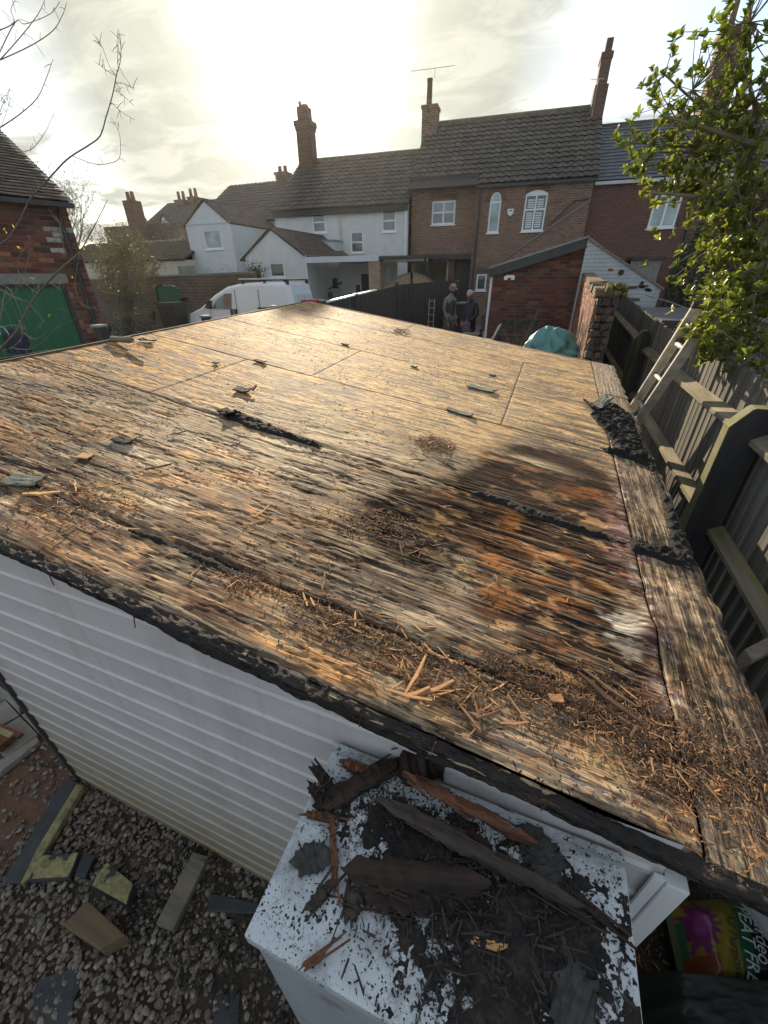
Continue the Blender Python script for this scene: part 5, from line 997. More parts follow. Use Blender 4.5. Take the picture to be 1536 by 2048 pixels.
def tips():
    a=random.uniform(-1,1); p=hy(250+a*78+random.gauss(0,6),455+abs(a)**2*80+random.uniform(0,110)*random.random(),12.8+random.uniform(-.6,.6)); return p-c
bushy('tall_shrub','tall fountain-shaped shrub with brown-green leaves before the garden wall, right of the brick garage','shrub',c,130,tips,MT['bark'],MT['dryleaf'],.11,4600)
def tree(name,label,base,h,spread,depth,m,seed,rad=.09,lean=(0,0)):
    rs=random.Random(seed); T=thing(name,label,'tree',tuple(base)); P=MB(); Q=MB(); ends=[]
    def br(p,d,l,r,k):
        pts=[p]; n=4
        for i in range(n): d=(d+Vector((rs.gauss(0,.13),rs.gauss(0,.13),rs.gauss(.04,.08)))).normalized(); pts.append(pts[-1]+d*l/n)
        (P if k>1 else Q).tube(pts,[r*(1-.45*i/n) for i in range(n+1)],5 if k<2 else 3,cap=False)
        if k>=depth: ends.append(pts[-1]); return
        for j in range(rs.choice((3,4)) if k<depth-1 else 4):
            q=pts[rs.randint(2,4)]; dd=(d+Vector((rs.gauss(0,.55),rs.gauss(0,.55),rs.gauss(.12,.3)))*spread).normalized(); br(q,dd,l*rs.uniform(.55,.78),r*.5,k+1)
    br(Vector((0,0,0)),Vector((lean[0],lean[1],1)).normalized(),h*.38,rad,0)
    Q.obj('trunk',m,T,fix=False); P.obj('crown',m,T,fix=False); return T,ends
T,e=tree('bare_tree','bare winter tree with fine upright twigs behind the hipped brick garage',(hy(85,500,15).x,15,.6),7.6,.8,5,MT['bark'],3,.11,(.1,0)); leafcloud(T,900,lambda:random.choice(e)+Vector((random.gauss(0,.1),random.gauss(0,.1),random.gauss(0,.1))),.07,MT['dryleaf'],None)
T,e=tree('bare_tree','smaller bare tree with dried leaves above the mossy outbuilding roof',(hy(190,500,17).x,17,.6),5.2,.95,5,MT['bark'],9,.09,(.12,0)); leafcloud(T,1500,lambda:random.choice(e)+Vector((random.gauss(0,.12),random.gauss(0,.1),random.gauss(0,.12))),.08,MT['dryleaf'],None)
c=hy(330,560,19.5)
T,e=tree('bare_tree','thin bare tree in front of the distant brick house with dormers',(hy(335,500,20.5).x,20.5,.6),5.6,.6,4,MT['bark'],21,.05); leafcloud(T,260,lambda:random.choice(e)+Vector((random.gauss(0,.1),random.gauss(0,.1),random.gauss(0,.1))),.09,MT['dryleaf'],None)
def spiky(label,p,n,l,lean=.5):
    T=thing('spiky_plant',label,'plant',tuple(p)); 
    for i in range(n):
        a=random.uniform(0,6.28); u=Vector((math.cos(a),math.sin(a),0)); e=random.uniform(.2,1.0); L_=l*random.uniform(.7,1.1); w=.02; s=u.cross(Vector((0,0,1)))*w
        c=[Vector((0,0,.05)),u*L_*.4*e+Vector((0,0,L_*.6)),u*L_*.8*e+Vector((0,0,L_*(.8-.35*e))),u*L_*1.0*e+Vector((0,0,L_*(.75-.75*e)))]
        B=MB(); B.add([c[0]-s,c[0]+s,c[1]-s,c[1]+s,c[2]-s*.8,c[2]+s*.8,c[3]],[(0,1,3,2),(2,3,5,4),(4,5,6)]); B.obj('strap_leaf',MT['spike'],T,fix=False)
    return T
for (px,lab,n,l) in (((255,640),'spiky strap-leaved plant below the tall fountain shrub, nearest the green doors',26,.75),((305,632),'spiky strap-leaved plant between the tall shrub and the wheelie bin',26,.7),((215,660),'pale grassy clump at the foot of the brick garage corner',34,.8)):
    c=hy(*px,11.3); c.z-=.25; spiky(lab,c,n,l)
c=hy(235,655,11); T=thing('low_plants','dark low bedding plants under the tall shrub','plant',(c.x,11,.6)); leafcloud(T,1800,lambda:Vector((random.gauss(.3,1.1),random.gauss(.4,.5),abs(random.gauss(.35,.3)))),.08,MT['conifer'],None)
# wheelie bin with open lid
c=hy(352,660,11.8); WB=thing('wheelie_bin','black wheelie bin with its green lid thrown open, left of the white van','bin',(hy(350,640,11.8).x,11.8,.6),.15); zt=hy(350,608,11.8).z-.6
B=MB(); 
v=[(-.24,-.27,.05),(.24,-.27,.05),(.24,.27,.05),(-.24,.27,.05),(-.33,-.36,zt),(.33,-.36,zt),(.33,.36,zt),(-.33,.36,zt)]; B.add(v,[(0,3,2,1),(0,1,5,4),(1,2,6,5),(2,3,7,6),(3,0,4,7),(4,5,6,7)]); B.obj('body',MT['blackplastic'],WB,bev=.02)
B=MB(); B.box((-.36,-.39,zt+.003),(.36,.39,zt+.05)); B.obj('rim',MT['charcoal'],WB,bev=.01); 
for s in (-.27,.27): B=MB(); B.tube([(s-.03,.33,.1),(s+.03,.33,.1)],.1,12); B.obj('wheel',MT['blackplastic'],WB)
# green lid is propped up behind (darker green)
# ------------------------------------------------------------------ van
VY=12.0; nose=hy(374,636,VY); rear=hy(598,590,VY); gz=.6; Lv=rear.x-nose.x; VN=thing('van','white panel van with a roof rack and dark cab windows parked behind the garage','van',(nose.x,VY,gz),.0)
def vx(px,py): p=hy(px,py,VY); return (p.x-nose.x,p.z-gz)
prof=[(.02,.35),(0,.62),vx(377,628),vx(400,616),vx(425,592),vx(452,574),vx(480,567),vx(520,564.5),vx(572,565),vx(583,570),vx(597,600),(Lv+.08,.3)]
prof[-2]=(prof[-3][0]+.16,prof[-3][1]-.75)
W_=1.75; B=MB(); n=len(prof); secs=[(0.0,.10),(.035,.03),(.10,0.0),(W_-.10,0.0),(W_-.035,.03),(W_,.10)]
V=[]
cx=Lv/2; cz=.9
for (yy,ins) in secs:
    for (x,z) in prof:
        tum=.0
        k=1-ins/1.6; V.append((cx+(x-cx)*k,yy+ (max(0,z-1.0)*.09 if yy<W_/2 else -max(0,z-1.0)*.09),cz+(z-cz)*(1-ins/1.1)))
F=[(s*n+i,s*n+i+1,(s+1)*n+i+1,(s+1)*n+i) for s in range(5) for i in range(n-1)]+[tuple(range(n)),tuple(range(5*n,6*n))[::-1]]+[(s*n+n-1,s*n,(s+1)*n,(s+1)*n+n-1) for s in range(5)]
B.add(V,F); body=B.obj('body',MT['van'],VN,smooth=False)
def sidepanel(name,pts,m,off=-.006,th=.012,parent=VN):
    P=MB(); v=[];k=len(pts)
    for o_ in (off,off+th): v+=[(x,max(0,z-1.0)*.09+o_,z) for x,z in pts]
    P.add(v,[tuple(range(k)),tuple(range(k,2*k))[::-1]]+[(i,(i+1)%k,k+(i+1)%k,k+i) for i in range(k)]); return P.obj(name,MT[m],parent)
sidepanel('side_window',[vx(428,617),vx(465,618),vx(464,586.5),vx(450,588),vx(434,600)],'glass',-.02,.03)
sidepanel('quarter_window',[vx(408,615.5),vx(423,617.5),vx(424,600)],'glass',-.02,.03)
for xx in ((470,572,478,640),):
    a=vx(468,572)[0]; sidepanel('door_gap',[(a,.4),(a+.02,.4),(a+.02,1.72),(a,1.72)],'charcoal',-.009,.004)
a=vx(517,572)[0]; sidepanel('door_gap',[(a,.4),(a+.02,.4),(a+.02,1.72),(a,1.72)],'charcoal',-.009,.004)
a=vx(423,630)[0]; sidepanel('door_gap',[(a,.4),(a+.015,.4),(a+.015,1.1),(a,1.1)],'charcoal',-.009,.004)
a=vx(520,616); b2=vx(575,612); sidepanel('side_rail',[(a[0],a[1]-.03),(b2[0],a[1]-.03),(b2[0],a[1]+.02),(a[0],a[1]+.02)],'blackplastic',-.02,.02)
for px in (467,475): a=vx(px,625); sidepanel('door_handle',[(a[0]-.05,a[1]-.12),(a[0]+.05,a[1]-.12),(a[0]+.05,a[1]+.1),(a[0]-.05,a[1]+.1)],'blackplastic',-.03,.03)
a=vx(424,614); P=MB(); P.box((a[0]-.06,-.22,a[1]-.05),(a[0]+.06,-.02,a[1]+.2)); P.obj('wing_mirror',MT['blackplastic'],VN,bev=.02)
for x in (.75,Lv-.85): P=MB(); P.tube([(x,-.0,.31),(x,.22,.31)],.32,20); o=P.obj('wheel',MT['blackplastic'],VN); P=MB(); P.tube([(x,-.012,.31),(x,.05,.31)],.19,16); P.obj('rim',MT['alu'],o)
P=MB(); P.box((-.04,.05,.3),(.3,W_-.05,.55)); P.obj('bumper',MT['blackplastic'],VN,bev=.03)
P=MB(); P.box((.0,.03,.66),(.2,.35,.85)); P.obj('headlight',MT['glass_pale'],VN,bev=.03)
# windscreen
P=MB(); p1,p2=prof[3],prof[5]; P.add([(p1[0]+.08,.12,p1[1]+.02),(p2[0],.2,p2[1]+.02),(p2[0],W_-.2,p2[1]+.02),(p1[0]+.08,W_-.12,p1[1]+.02)],[(0,1,2,3)]); P.obj('windscreen',MT['glass'],VN)
xr0=prof[-3][0]
P=MB(); P.box((xr0+.10,.25,.8),(xr0+.135,W_*.48,1.6)); P.obj('rear_door',MT['van'],VN,bev=.01); P=MB(); P.box((xr0+.10,W_*.52,.8),(xr0+.135,W_-.25,1.6)); P.obj('rear_door',MT['van'],VN,bev=.01)
RK=1.96+.02; zt=prof[6][1]
for yy in (.22,W_-.22): P=MB(); P.tube([(prof[6][0]-.1,yy,zt+.12),(prof[8][0]+.1,yy,zt+.12)],.02,6); P.obj('rack_rail',MT['alu'],VN)
for i in range(3):
    x=prof[6][0]+.1+i*.85; P=MB(); P.box((x-.03,.1,zt+.07),(x+.03,W_-.1,zt+.1)); P.box((x-.05,.12,zt-.04),(x+.05,.18,zt+.1)); P.box((x-.05,W_-.18,zt-.04),(x+.05,W_-.12,zt+.1)); P.obj('rack_bar',MT['blackplastic'],VN)
VN.scale=(.97,.80,1)
# red thing beside the post
c=hy(628,600,9.5); T=thing('red_crate','red plastic crate or barrow body just beyond the garage\'s far corner','crate',(c.x,9.5,c.z-.75)); P=MB(); P.box((-.22,-.2,.4),(.16,.2,.76)); P.obj('body',MT['red'],T,bev=.02); P=MB(); P.box((-.23,-.22,.70),(.17,-.205,.76)); P.obj('rim',MT['red'],T); P=MB(); P.box((-.3,-.18,0),(.28,.28,.39)); P.obj('base',MT['charcoal'],T)
# ------------------------------------------------------------------ people
def figure(name,label,loc,rot,h,verts,edges,root,mats):
    T=thing(name,label,'person',loc,rot)
    return T
def skin(T,name,pts,edges,m,root=0,sub=2):
    me=bpy.data.meshes.new(name); me.from_pydata([p[:3] for p in pts],edges,[]); o=bpy.data.objects.new(name,me); COL.objects.link(o)
    md=o.modifiers.new('skin','SKIN'); sm_=o.modifiers.new('sub','SUBSURF'); sm_.levels=sub; sm_.render_levels=sub
    for i,p in enumerate(pts): 
        r=p[3]; me.skin_vertices[0].data[i].radius=(r,r) if not hasattr(r,'__len__') else r; me.skin_vertices[0].data[i].use_root=(i==root)
    dg=bpy.context.evaluated_depsgraph_get(); dg.update(); me2=bpy.data.meshes.new_from_object(o.evaluated_get(dg)); bpy.data.objects.remove(o); me2.materials.clear(); me2.materials.append(m); me2.polygons.foreach_set('use_smooth',[True]*len(me2.polygons)); me2.name=name
    return link(me2,name,T)
MT['skin']=mat('skin_tone',(.42,.24,.17),(.36,.2,.14),sc=5,rough=.6,bmp=0); MT['khaki']=mat('khaki_grey_cloth',(.17,.16,.13),(.12,.11,.09),sc=9,rough=.9,bmp=.004); MT['sleeve']=mat('pale_grey_green_sleeve',(.23,.23,.2),(.17,.17,.15),sc=9,rough=.9,bmp=.004); MT['vest']=mat('dark_gilet',(.035,.037,.04),(.055,.055,.055),sc=9,rough=.85,bmp=.004)
MT['navy']=mat('dark_navy_coat',(.022,.024,.045),(.035,.036,.06),sc=9,rough=.85,bmp=.004); MT['hairw']=mat('white_grey_hair',(.5,.47,.42),(.36,.33,.29),sc=24,rough=.8,bmp=.004); MT['cap']=mat('beige_cap',(.30,.27,.21),(.24,.21,.16),sc=12,rough=.9,bmp=.001); MT['beard']=mat('brown_beard',(.09,.05,.03),(.13,.08,.05),sc=30,rough=.9,bmp=.003); MT['bagc']=mat('mauve_grey_bag',(.16,.13,.16),(.12,.1,.13),sc=7,rough=.8,bmp=.002)
def head(T,loc,r,tilt,hairm,capm=None,beard=None):
    hd=bpy.data.objects.new('head_group',None)
    bm=bmesh.new(); bmesh.ops.create_uvsphere(bm,u_segments=20,v_segments=14,radius=1)
    for v in bm.verts:
        x,y,z=v.co; k=1-.22*max(0,-z); v.co=(x*r*.76*k,y*r*.9*(1-.1*max(0,-z)),z*r*1.12)
        if y<-.6 and abs(x)<.22 and -.35<z<.1: v.co.y-=r*.16*(1-abs(x)/.22)
        if y<-.5 and .05<z<.35 and .2<abs(x)<.5: v.co.y+=r*.06
        if y<-.6 and z<-.65: v.co.y-=r*.08
    me=bpy.data.meshes.new('head'); bm.to_mesh(me); bm.free(); me.materials.append(MT['skin']); me.polygons.foreach_set('use_smooth',[True]*len(me.polygons)); o=link(me,'head',T,loc=loc,rot=tilt)
    for s in (-1,1):
        B=MB(); B.tube([(s*r*.3,-r*.86,r*.16),(s*r*.3,-r*.80,r*.16)],[r*.09,r*.12],8); B.obj('eye',MT['blackplastic'],o); B=MB(); B.tube([(s*r*.74,0,r*.05),(s*r*.84,.01,r*.02)],[r*.16,r*.22],8); B.obj('ear',MT['skin'],o)
    B=MB(); B.box((-r*.25,-r*.90,-r*.46),(r*.25,-r*.82,-r*.40)); B.obj('mouth',MT['pot'],o)
    def cap(scale,zmin,m,nm,yb=0,back=.25):
        bm=bmesh.new(); bmesh.ops.create_uvsphere(bm,u_segments=20,v_segments=14,radius=1); bmesh.ops.delete(bm,geom=[v for v in bm.verts if v.co.z<(zmin-(.75 if v.co.y>back else 0)) ],context='VERTS')
        for v in bm.verts: v.co=(v.co.x*r*.80*scale,v.co.y*r*.95*scale+yb,v.co.z*r*1.16*scale)
        me=bpy.data.meshes.new(nm); bm.to_mesh(me); bm.free(); me.materials.append(m); me.polygons.foreach_set('use_smooth',[True]*len(me.polygons)); return link(me,nm,o)
    if capm:
        cap(1.06,.25,capm,'cap'); B=MB(); B.prism([(-r*.5,-r*.85),(r*.5,-r*.85),(r*.38,-r*1.5),(0,-r*1.65),(-r*.38,-r*1.5)],r*.30,r*.36,'xy'); B.obj('cap_peak',capm,o)
        cap(1.0,.1,hairm,'hair')
    else: cap(1.1,.22,hairm,'hair',yb=.012)
    if beard:
        bm=bmesh.new(); bmesh.ops.create_uvsphere(bm,u_segments=16,v_segments=10,radius=1)
        bmesh.ops.delete(bm,geom=[v for v in bm.verts if v.co.z>-.25 or v.co.y>.1],context='VERTS')
        for v in bm.verts: v.co=(v.co.x*r*.66,v.co.y*r*.98,v.co.z*r*1.22)
        me=bpy.data.meshes.new('beard'); bm.to_mesh(me); bm.free(); me.materials.append(beard); link(me,'beard',o)
    return o
def hand(T,p,d,side,s=1.0):
    """palm with five bent fingers, hanging along d"""
    d=Vector(d).normalized(); w=d.cross(Vector((0,1,0))).normalized(); n=d.cross(w)
    p=Vector(p); pts=[(*p,.03*s),(*(p+d*.07*s),.034*s)]; ed=[(0,1)]
    for k,l in enumerate((.07,.08,.075,.06)):
        b=p+d*.085*s+w*(k-1.5)*.02*s; i=len(pts); pts+=[(*b,.0105*s),(*(b+d*l*.5*s+n*.01*s),.0095*s),(*(b+d*l*.85*s+n*.035*s),.008*s)]; ed+=[(1,i),(i,i+1),(i+1,i+2)]
    b=p+d*.03*s-w*.04*s*side; i=len(pts); pts+=[(*b,.012*s),(*(b+d*.045*s-w*.015*s*side+n*.02*s),.010*s)]; ed+=[(0,i),(i,i+1)]
    return skin(T,'hand',pts,ed,MT['skin'],0,1)
# man: stands side-on, facing right, looking down
hm=hy(903,567,13.3); MN=thing('person','bearded man in cap and dark gilet with pale sleeves standing beside the black fence','person',(hm.x-.0,13.3,.6),math.radians(62)); k=(hm.z-.6)/1.86
# local: +x left hand side, -y forward
K=lambda x,y,z,r:(x*k,y*k,z*k,r*k if not hasattr(r,'__len__') else (r[0]*k,r[1]*k))
pts=[K(0,0,.98,.15),K(0,.01,1.12,.145),K(0,.01,1.28,.165),K(0,.02,1.42,.16),K(0,-.01,1.54,.07),K(0,-.04,1.62,.06),
 K(.18,.02,1.44,.075),K(.24,.03,1.2,.055),K(.24,-.04,.97,.042),K(.24,-.07,.86,.034),
 K(-.18,.02,1.44,.075),K(-.24,.03,1.2,.055),K(-.23,-.08,.97,.042),K(-.22,-.13,.87,.034),
 K(.10,0,.9,.115),K(.12,-.02,.5,.075),K(.12,.02,.12,.055),K(.12,-.13,.04,.045),
 K(-.10,0,.9,.115),K(-.13,-.03,.5,.075),K(-.14,.03,.12,.055),K(-.15,-.12,.04,.045)]
ed=[(0,1),(1,2),(2,3),(3,4),(4,5),(3,6),(6,7),(7,8),(8,9),(3,10),(10,11),(11,12),(12,13),(0,14),(14,15),(15,16),(16,17),(0,18),(18,19),(19,20),(20,21)]
skin(MN,'body',pts,ed,MT['sleeve'],0)
def grow(q,g): return (*q[:3],q[3]+g)
skin(MN,'gilet',[grow(K(0,.0,.95,.16),0),K(0,.01,1.1,.17),K(0,.01,1.28,.185),K(0,.02,1.42,.175),K(0,.01,1.5,.10),K(.13,.02,1.46,.09),K(-.13,.02,1.46,.09)],[(0,1),(1,2),(2,3),(3,4),(3,5),(3,6)],MT['vest'],0)
skin(MN,'trousers',[K(0,0,.96,.165),K(.10,0,.88,.125),K(.12,-.02,.5,.092),K(.12,.02,.1,.075),K(-.10,0,.88,.125),K(-.13,-.03,.5,.092),K(-.14,.03,.1,.075),K(.2,.02,.62,.07),K(-.2,.02,.62,.07)],[(0,1),(1,2),(2,3),(0,4),(4,5),(5,6),(2,7),(5,8)],MT['khaki'],0)
for s,x in ((1,.12),(-1,-.15)): B=MB(); B.box(((x-.055)*k,-.2*k,0),((x+.055)*k,.1*k,.09*k)); B.obj('boot',MT['rotten'],MN,bev=.02)
head(MN,(0,-.06*k,1.735*k),.115*k,(math.radians(22),0,0),MT['beard'],MT['cap'],MT['beard'])
hand(MN,K(.24,-.08,.85,0)[:3],(0,-.25,-1),1,k); hand(MN,K(-.22,-.14,.86,0)[:3],(0,-.25,-1),-1,k)
# woman
hw=hy(945,581,13.1); WM=thing('person','grey-haired woman in a dark navy coat holding a mauve bag, looking down, beside the downpipe','person',(hw.x,13.1,.6),math.radians(-28)); k=(hw.z-.6)/1.66
pts=[K(0,0,.88,.15),K(0,.01,1.0,.145),K(0,.02,1.15,.15),K(0,.03,1.28,.14),K(0,-.01,1.38,.06),K(0,-.05,1.45,.055),
 K(.16,.03,1.3,.065),K(.23,.03,1.07,.052),K(.19,-.14,.93,.042),K(.12,-.22,.92,.032),
 K(-.16,.03,1.3,.065),K(-.24,.04,1.07,.052),K(-.22,-.10,.9,.042),K(-.16,-.19,.86,.032),
 K(.09,0,.8,.10),K(.1,-.01,.45,.068),K(.1,.02,.12,.048),K(.1,-.11,.04,.04),
 K(-.09,0,.8,.10),K(-.1,-.01,.45,.068),K(-.1,.02,.12,.048),K(-.1,-.11,.04,.04)]
skin(WM,'body',pts,ed,MT['navy'],0)
skin(WM,'coat',[K(0,.0,.62,.20),K(0,.0,.85,.19),K(0,.01,1.05,.17),K(0,.02,1.22,.165),K(0,.02,1.34,.09),K(.15,.03,1.29,.08),K(-.15,.03,1.29,.08),K(.225,.03,1.06,.065),K(-.235,.04,1.06,.065),K(.19,-.12,.94,.05),K(-.22,-.09,.91,.05)],[(0,1),(1,2),(2,3),(3,4),(3,5),(3,6),(5,7),(6,8),(7,9),(8,10)],MT['navy'],0)
skin(WM,'trousers',[K(0,0,.75,.14),K(.09,0,.65,.10),K(.1,0,.4,.085),K(.1,.02,.08,.07),K(-.09,0,.65,.10),K(-.1,0,.4,.085),K(-.1,.02,.08,.07)],[(0,1),(1,2),(2,3),(0,4),(4,5),(5,6)],MT['vest'],0)
for x in (.1,-.1): B=MB(); B.box(((x-.045)*k,-.17*k,0),((x+.045)*k,.07*k,.08*k)); B.obj('shoe',MT['blackplastic'],WM,bev=.02)
head(WM,(0,-.09*k,1.55*k),.108*k,(math.radians(32),0,math.radians(-8)),MT['hairw'])
hand(WM,K(.12,-.22,.92,0)[:3],(-.5,-.3,-.6),1,k); hand(WM,K(-.16,-.19,.86,0)[:3],(.4,-.2,-.8),-1,k)
BG_=thing('bag','mauve-grey flat bag held by the grey-haired woman','bag',(hw.x,13.1,.6),math.radians(-28)); B=MB(); B.box((-.02*k,-.29*k,.62*k),(.24*k,-.25*k,.84*k),jit=.01); B.obj('bag_body',MT['bagc'],BG_,bev=.01); B=MB(); B.tube([(.02,-.27*k,.84*k),(.1,-.27*k,.92*k),(.2,-.27*k,.84*k)],.008,5); B.obj('strap',MT['bagc'],BG_)
# dark cabinets and little ladder by the man
c=hy(880,640,13.9); T=thing('dark_cabinet','black waist-high garden cabinet with a pale top directly behind the standing man','cabinet',(hy(866,620,13.9).x,13.9,.6)); w=hy(940,620,13.9).x-hy(858,620,13.9).x; zt=hy(900,607,13.9).z-.6
B=MB(); B.box((0,0,0),(w*.42,.5,zt-.05)); B.box((w*.58,0,0),(w,.5,zt-.02)); B.obj('body',MT['black_paint'],T); B=MB(); B.box((-.03,-.04,zt-.045),(w*.45,.54,zt-.01)); B.box((w*.56,-.04,zt-.015),(w+.03,.54,zt+.03)); B.obj('top',MT['slab'],T)
a=hy(858,598,13.0); T=thing('garden_ladder','narrow pale metal ladder standing against the dark fence left of the man','ladder',(a.x,13.0,.6)); zt=a.z-.6
for x in (0,.16): B=MB(); B.tube([(x,0,0),(x,.05,zt)],.012,5); B.obj('stile',MT['alu'],T)
for i in range(8): z=.1+i*(zt-.15)/7; B=MB(); B.tube([(0,.02,z),(.16,.02,z)],.009,5); B.obj('rung',MT['alu'],T)
# patio slabs near people
for i in range(4):
    for j in range(5):
        B=MB(); B.box((-3.0+i*.62,10.9+j*.62,.585),(-2.41+i*.62,11.49+j*.62,.625+random.uniform(0,.006))); o=B.obj('paving_slab',MT['slab'])
        PV=globals().get('PV') or thing('patio','grey-green paved patio where the two people stand','patio',(0,0,0)); globals()['PV']=PV; o.parent=PV
# bench, chair, tables
c=hy(1028,690,10.6); BN=thing('garden_bench','dark slatted garden bench with a bare shrub in front, before the red brick outbuilding','bench',(hy(998,650,10.6).x,10.6,.6)); w=.72*1.2; zs=hy(1030,672,10.6).z-.6; zt=hy(1030,646,10.6).z-.6
for i in range(3): B=MB(); B.box((0,.25,zs+.12+i*(zt-zs-.14)/2.2),(w,.28,zs+.2+i*(zt-zs-.14)/2.2)); B.obj('back_slat',MT['charcoal'],BN)
for i in range(3): B=MB(); B.box((0,-.2+i*.14,zs),(w,-.09+i*.14,zs+.03)); B.obj('seat_slat',MT['charcoal'],BN)
for x in (0,w-.05):
    for y in (-.2,.24): B=MB(); B.box((x,y,0),(x+.05,y+.05,zs if y<0 else zt)); B.obj('leg',MT['charcoal'],BN)
T=thing('slatted_table','small grey slatted folding table beyond the roof edge, right of the woman\'s feet','table',tuple(hy(938,668,10.2)-Vector((.18,0,.62))))
for i in range(6): B=MB(); B.box((0,i*.07,.60),(.4,i*.07+.055,.62)); B.obj('slat',MT['timber_grey'],T)
for x in (.02,.36):
    for y in (0,.38): B=MB(); B.box((x,y,0),(x+.03,y+.03,.6)); B.obj('leg',MT['charcoal'],T)
c=hy(975,672,9.6); T=thing('folding_chair','white folding garden chair half hidden behind the roof edge','chair',(c.x,9.6,c.z-.5)); 
B=MB(); B.beam((.0,0,.2),(.22,0,.72),.035,.02); B.beam((.0,.35,.2),(.22,.35,.72),.035,.02); B.obj('back_frame',MT['upvc'],T)
for i in range(3): B=MB(); t=.5+i*.2; B.beam((.22*t,0,.2+.52*t),(.22*t,.35,.2+.52*t),.02,.05); B.obj('back_slat',MT['upvc'],T)
B=MB(); B.box((-.3,0,.38),(.08,.35,.41)); B.obj('seat',MT['upvc'],T)
for s in (0,.33): B=MB(); B.beam((-.28,s,0),(.08,s,.39),.03,.02); B.obj('leg',MT['upvc'],T); B=MB(); B.beam((.08,s,0),(-.2,s,.39),.03,.02); B.obj('leg',MT['upvc'],T)
c=hy(1033,690,9.8); c.z=.6
bushy('bare_shrub','small leafless potted shrub before the dark bench','shrub',c,16,lambda:Vector((random.gauss(0,.35),random.gauss(0,.2),random.uniform(.7,1.5))),MT['bark'],MT['dryleaf'],.05,200,.008)
c=hy(1075,700,8.8); T=thing('low_plants','scrubby dead border plants between the bench and the green tarpaulin bag','plant',(c.x,8.8,.6)); leafcloud(T,1500,lambda:Vector((random.gauss(-.2,.5),random.gauss(.1,.35),abs(random.gauss(.3,.25)))),.07,MT['dryleaf'],None)
c=hy(955,625,12.2); T=thing('plant_stand','low stand of flowerpots and plants beside the woman','plant stand',(c.x,12.2,.6)); B=MB(); B.box((.1,0,.72),(.6,.3,.75)); B.box((.1,0,0),(.14,.3,.72)); B.box((.56,0,0),(.6,.3,.72)); B.obj('stand',MT['charcoal'],T)
for i in range(3): B=MB(); B.tube([(.18+i*.15,.12,.76),(.18+i*.15,.12,.9)],[.05,.065],8); B.obj('flowerpot',MT['pot'],T)
leafcloud(T,300,lambda:Vector((random.uniform(.1,.6),random.uniform(0,.25),random.uniform(.9,1.1))),.05,MT['conifer'],None)
# teal tarpaulin bag
TB=thing('tarpaulin_bag','crumpled teal-green garden waste bag behind the garage\'s far right edge','bag',tuple(hy(1098,702,7.0)-Vector((0,0,.22)))); TB.scale=(1.0,1.0,.85)
bm=bmesh.new(); bmesh.ops.create_icosphere(bm,subdivisions=5,radius=1)
for v in bm.verts:
    x,y,z=v.co; a=math.atan2(y,x); e=math.acos(max(-1,min(1,z)))
    fold=.24*abs(math.sin(2.5*a+1.9*e+.9*math.sin(4*e)))**.7+.13*abs(math.sin(5*a-3.2*e+1))-.12+.03*math.sin(14*a+9*z)
    k=.93+fold; hood=.12*math.exp(-((x+.05)/.55)**2-((y+.2)/.8)**2)*(max(0,z)**1.2)
    lobe=math.exp(-((x-.75)/.35)**2)*max(0,.35-abs(z+.1))
    v.co=(x*.34*k+lobe*.35,y*.30*k,max(0.0,.30+z*.30*k+hood*.35-.10*math.exp(-((x-.15)/.2)**2-((z-.5)/.4)**2)))
me=bpy.data.meshes.new('bag_body'); bm.to_mesh(me); bm.free(); me.materials.append(MT['teal']); me.polygons.foreach_set('use_smooth',[True]*len(me.polygons)); link(me,'bag_body',TB,loc=(0,0,0))
B=MB(); B.tube([(.1,-.2,.1),(.2,-.28,.25),(.35,-.22,.28),(.42,-.1,.1)],.012,5); B.obj('handle',MT['teal'],TB)
# tarps and junk left of the garage
TP=thing('tarpaulin','blue-grey tarpaulin draped over stored things before the green doors','tarpaulin',(-5.6,4.3,0))
X,Y=np.meshgrid(np.linspace(-1.3,1.3,70),np.linspace(-.9,.9,50)); Z=1.45+.35*np.exp(-(X/1.0)**4-(Y/.7)**4)+.12*(fbm(X+5,Y+5,2.5,3,4,44)-.5)-1.3*sm(.75,1.0,np.maximum(np.abs(X)/1.3,np.abs(Y)/.9)); link(grid_mesh('sheet',X,Y,Z,MT['bluetarp']),'sheet',TP)
T=thing('timber_offcut','pale length of timber poking up before the green garage doors','timber',(0,0,0)); B=MB(); B.beam(hy(108,690,5.5),hy(90,655,5.6),.06,.03); B.obj('plank',MT['timber_grey'],T)
T=thing('trellis_hoop','silver wire hoop and dark netting at the far left behind the branch','netting',tuple(hy(10,670,4.2)))
B=MB(); B.tube([Vector((math.cos(a)*.1,0,math.sin(a)*.12)) for a in [i*.35 for i in range(10)]],.008,6); B.obj('hoop',MT['alu'],T); 
B=MB(); B.tube([Vector((0,0.1,-.25)),Vector((.05,.1,-.02)),Vector((0,.1,.05))],[.16,.15,.06],12); B.obj('netting',MT['navy'],T)
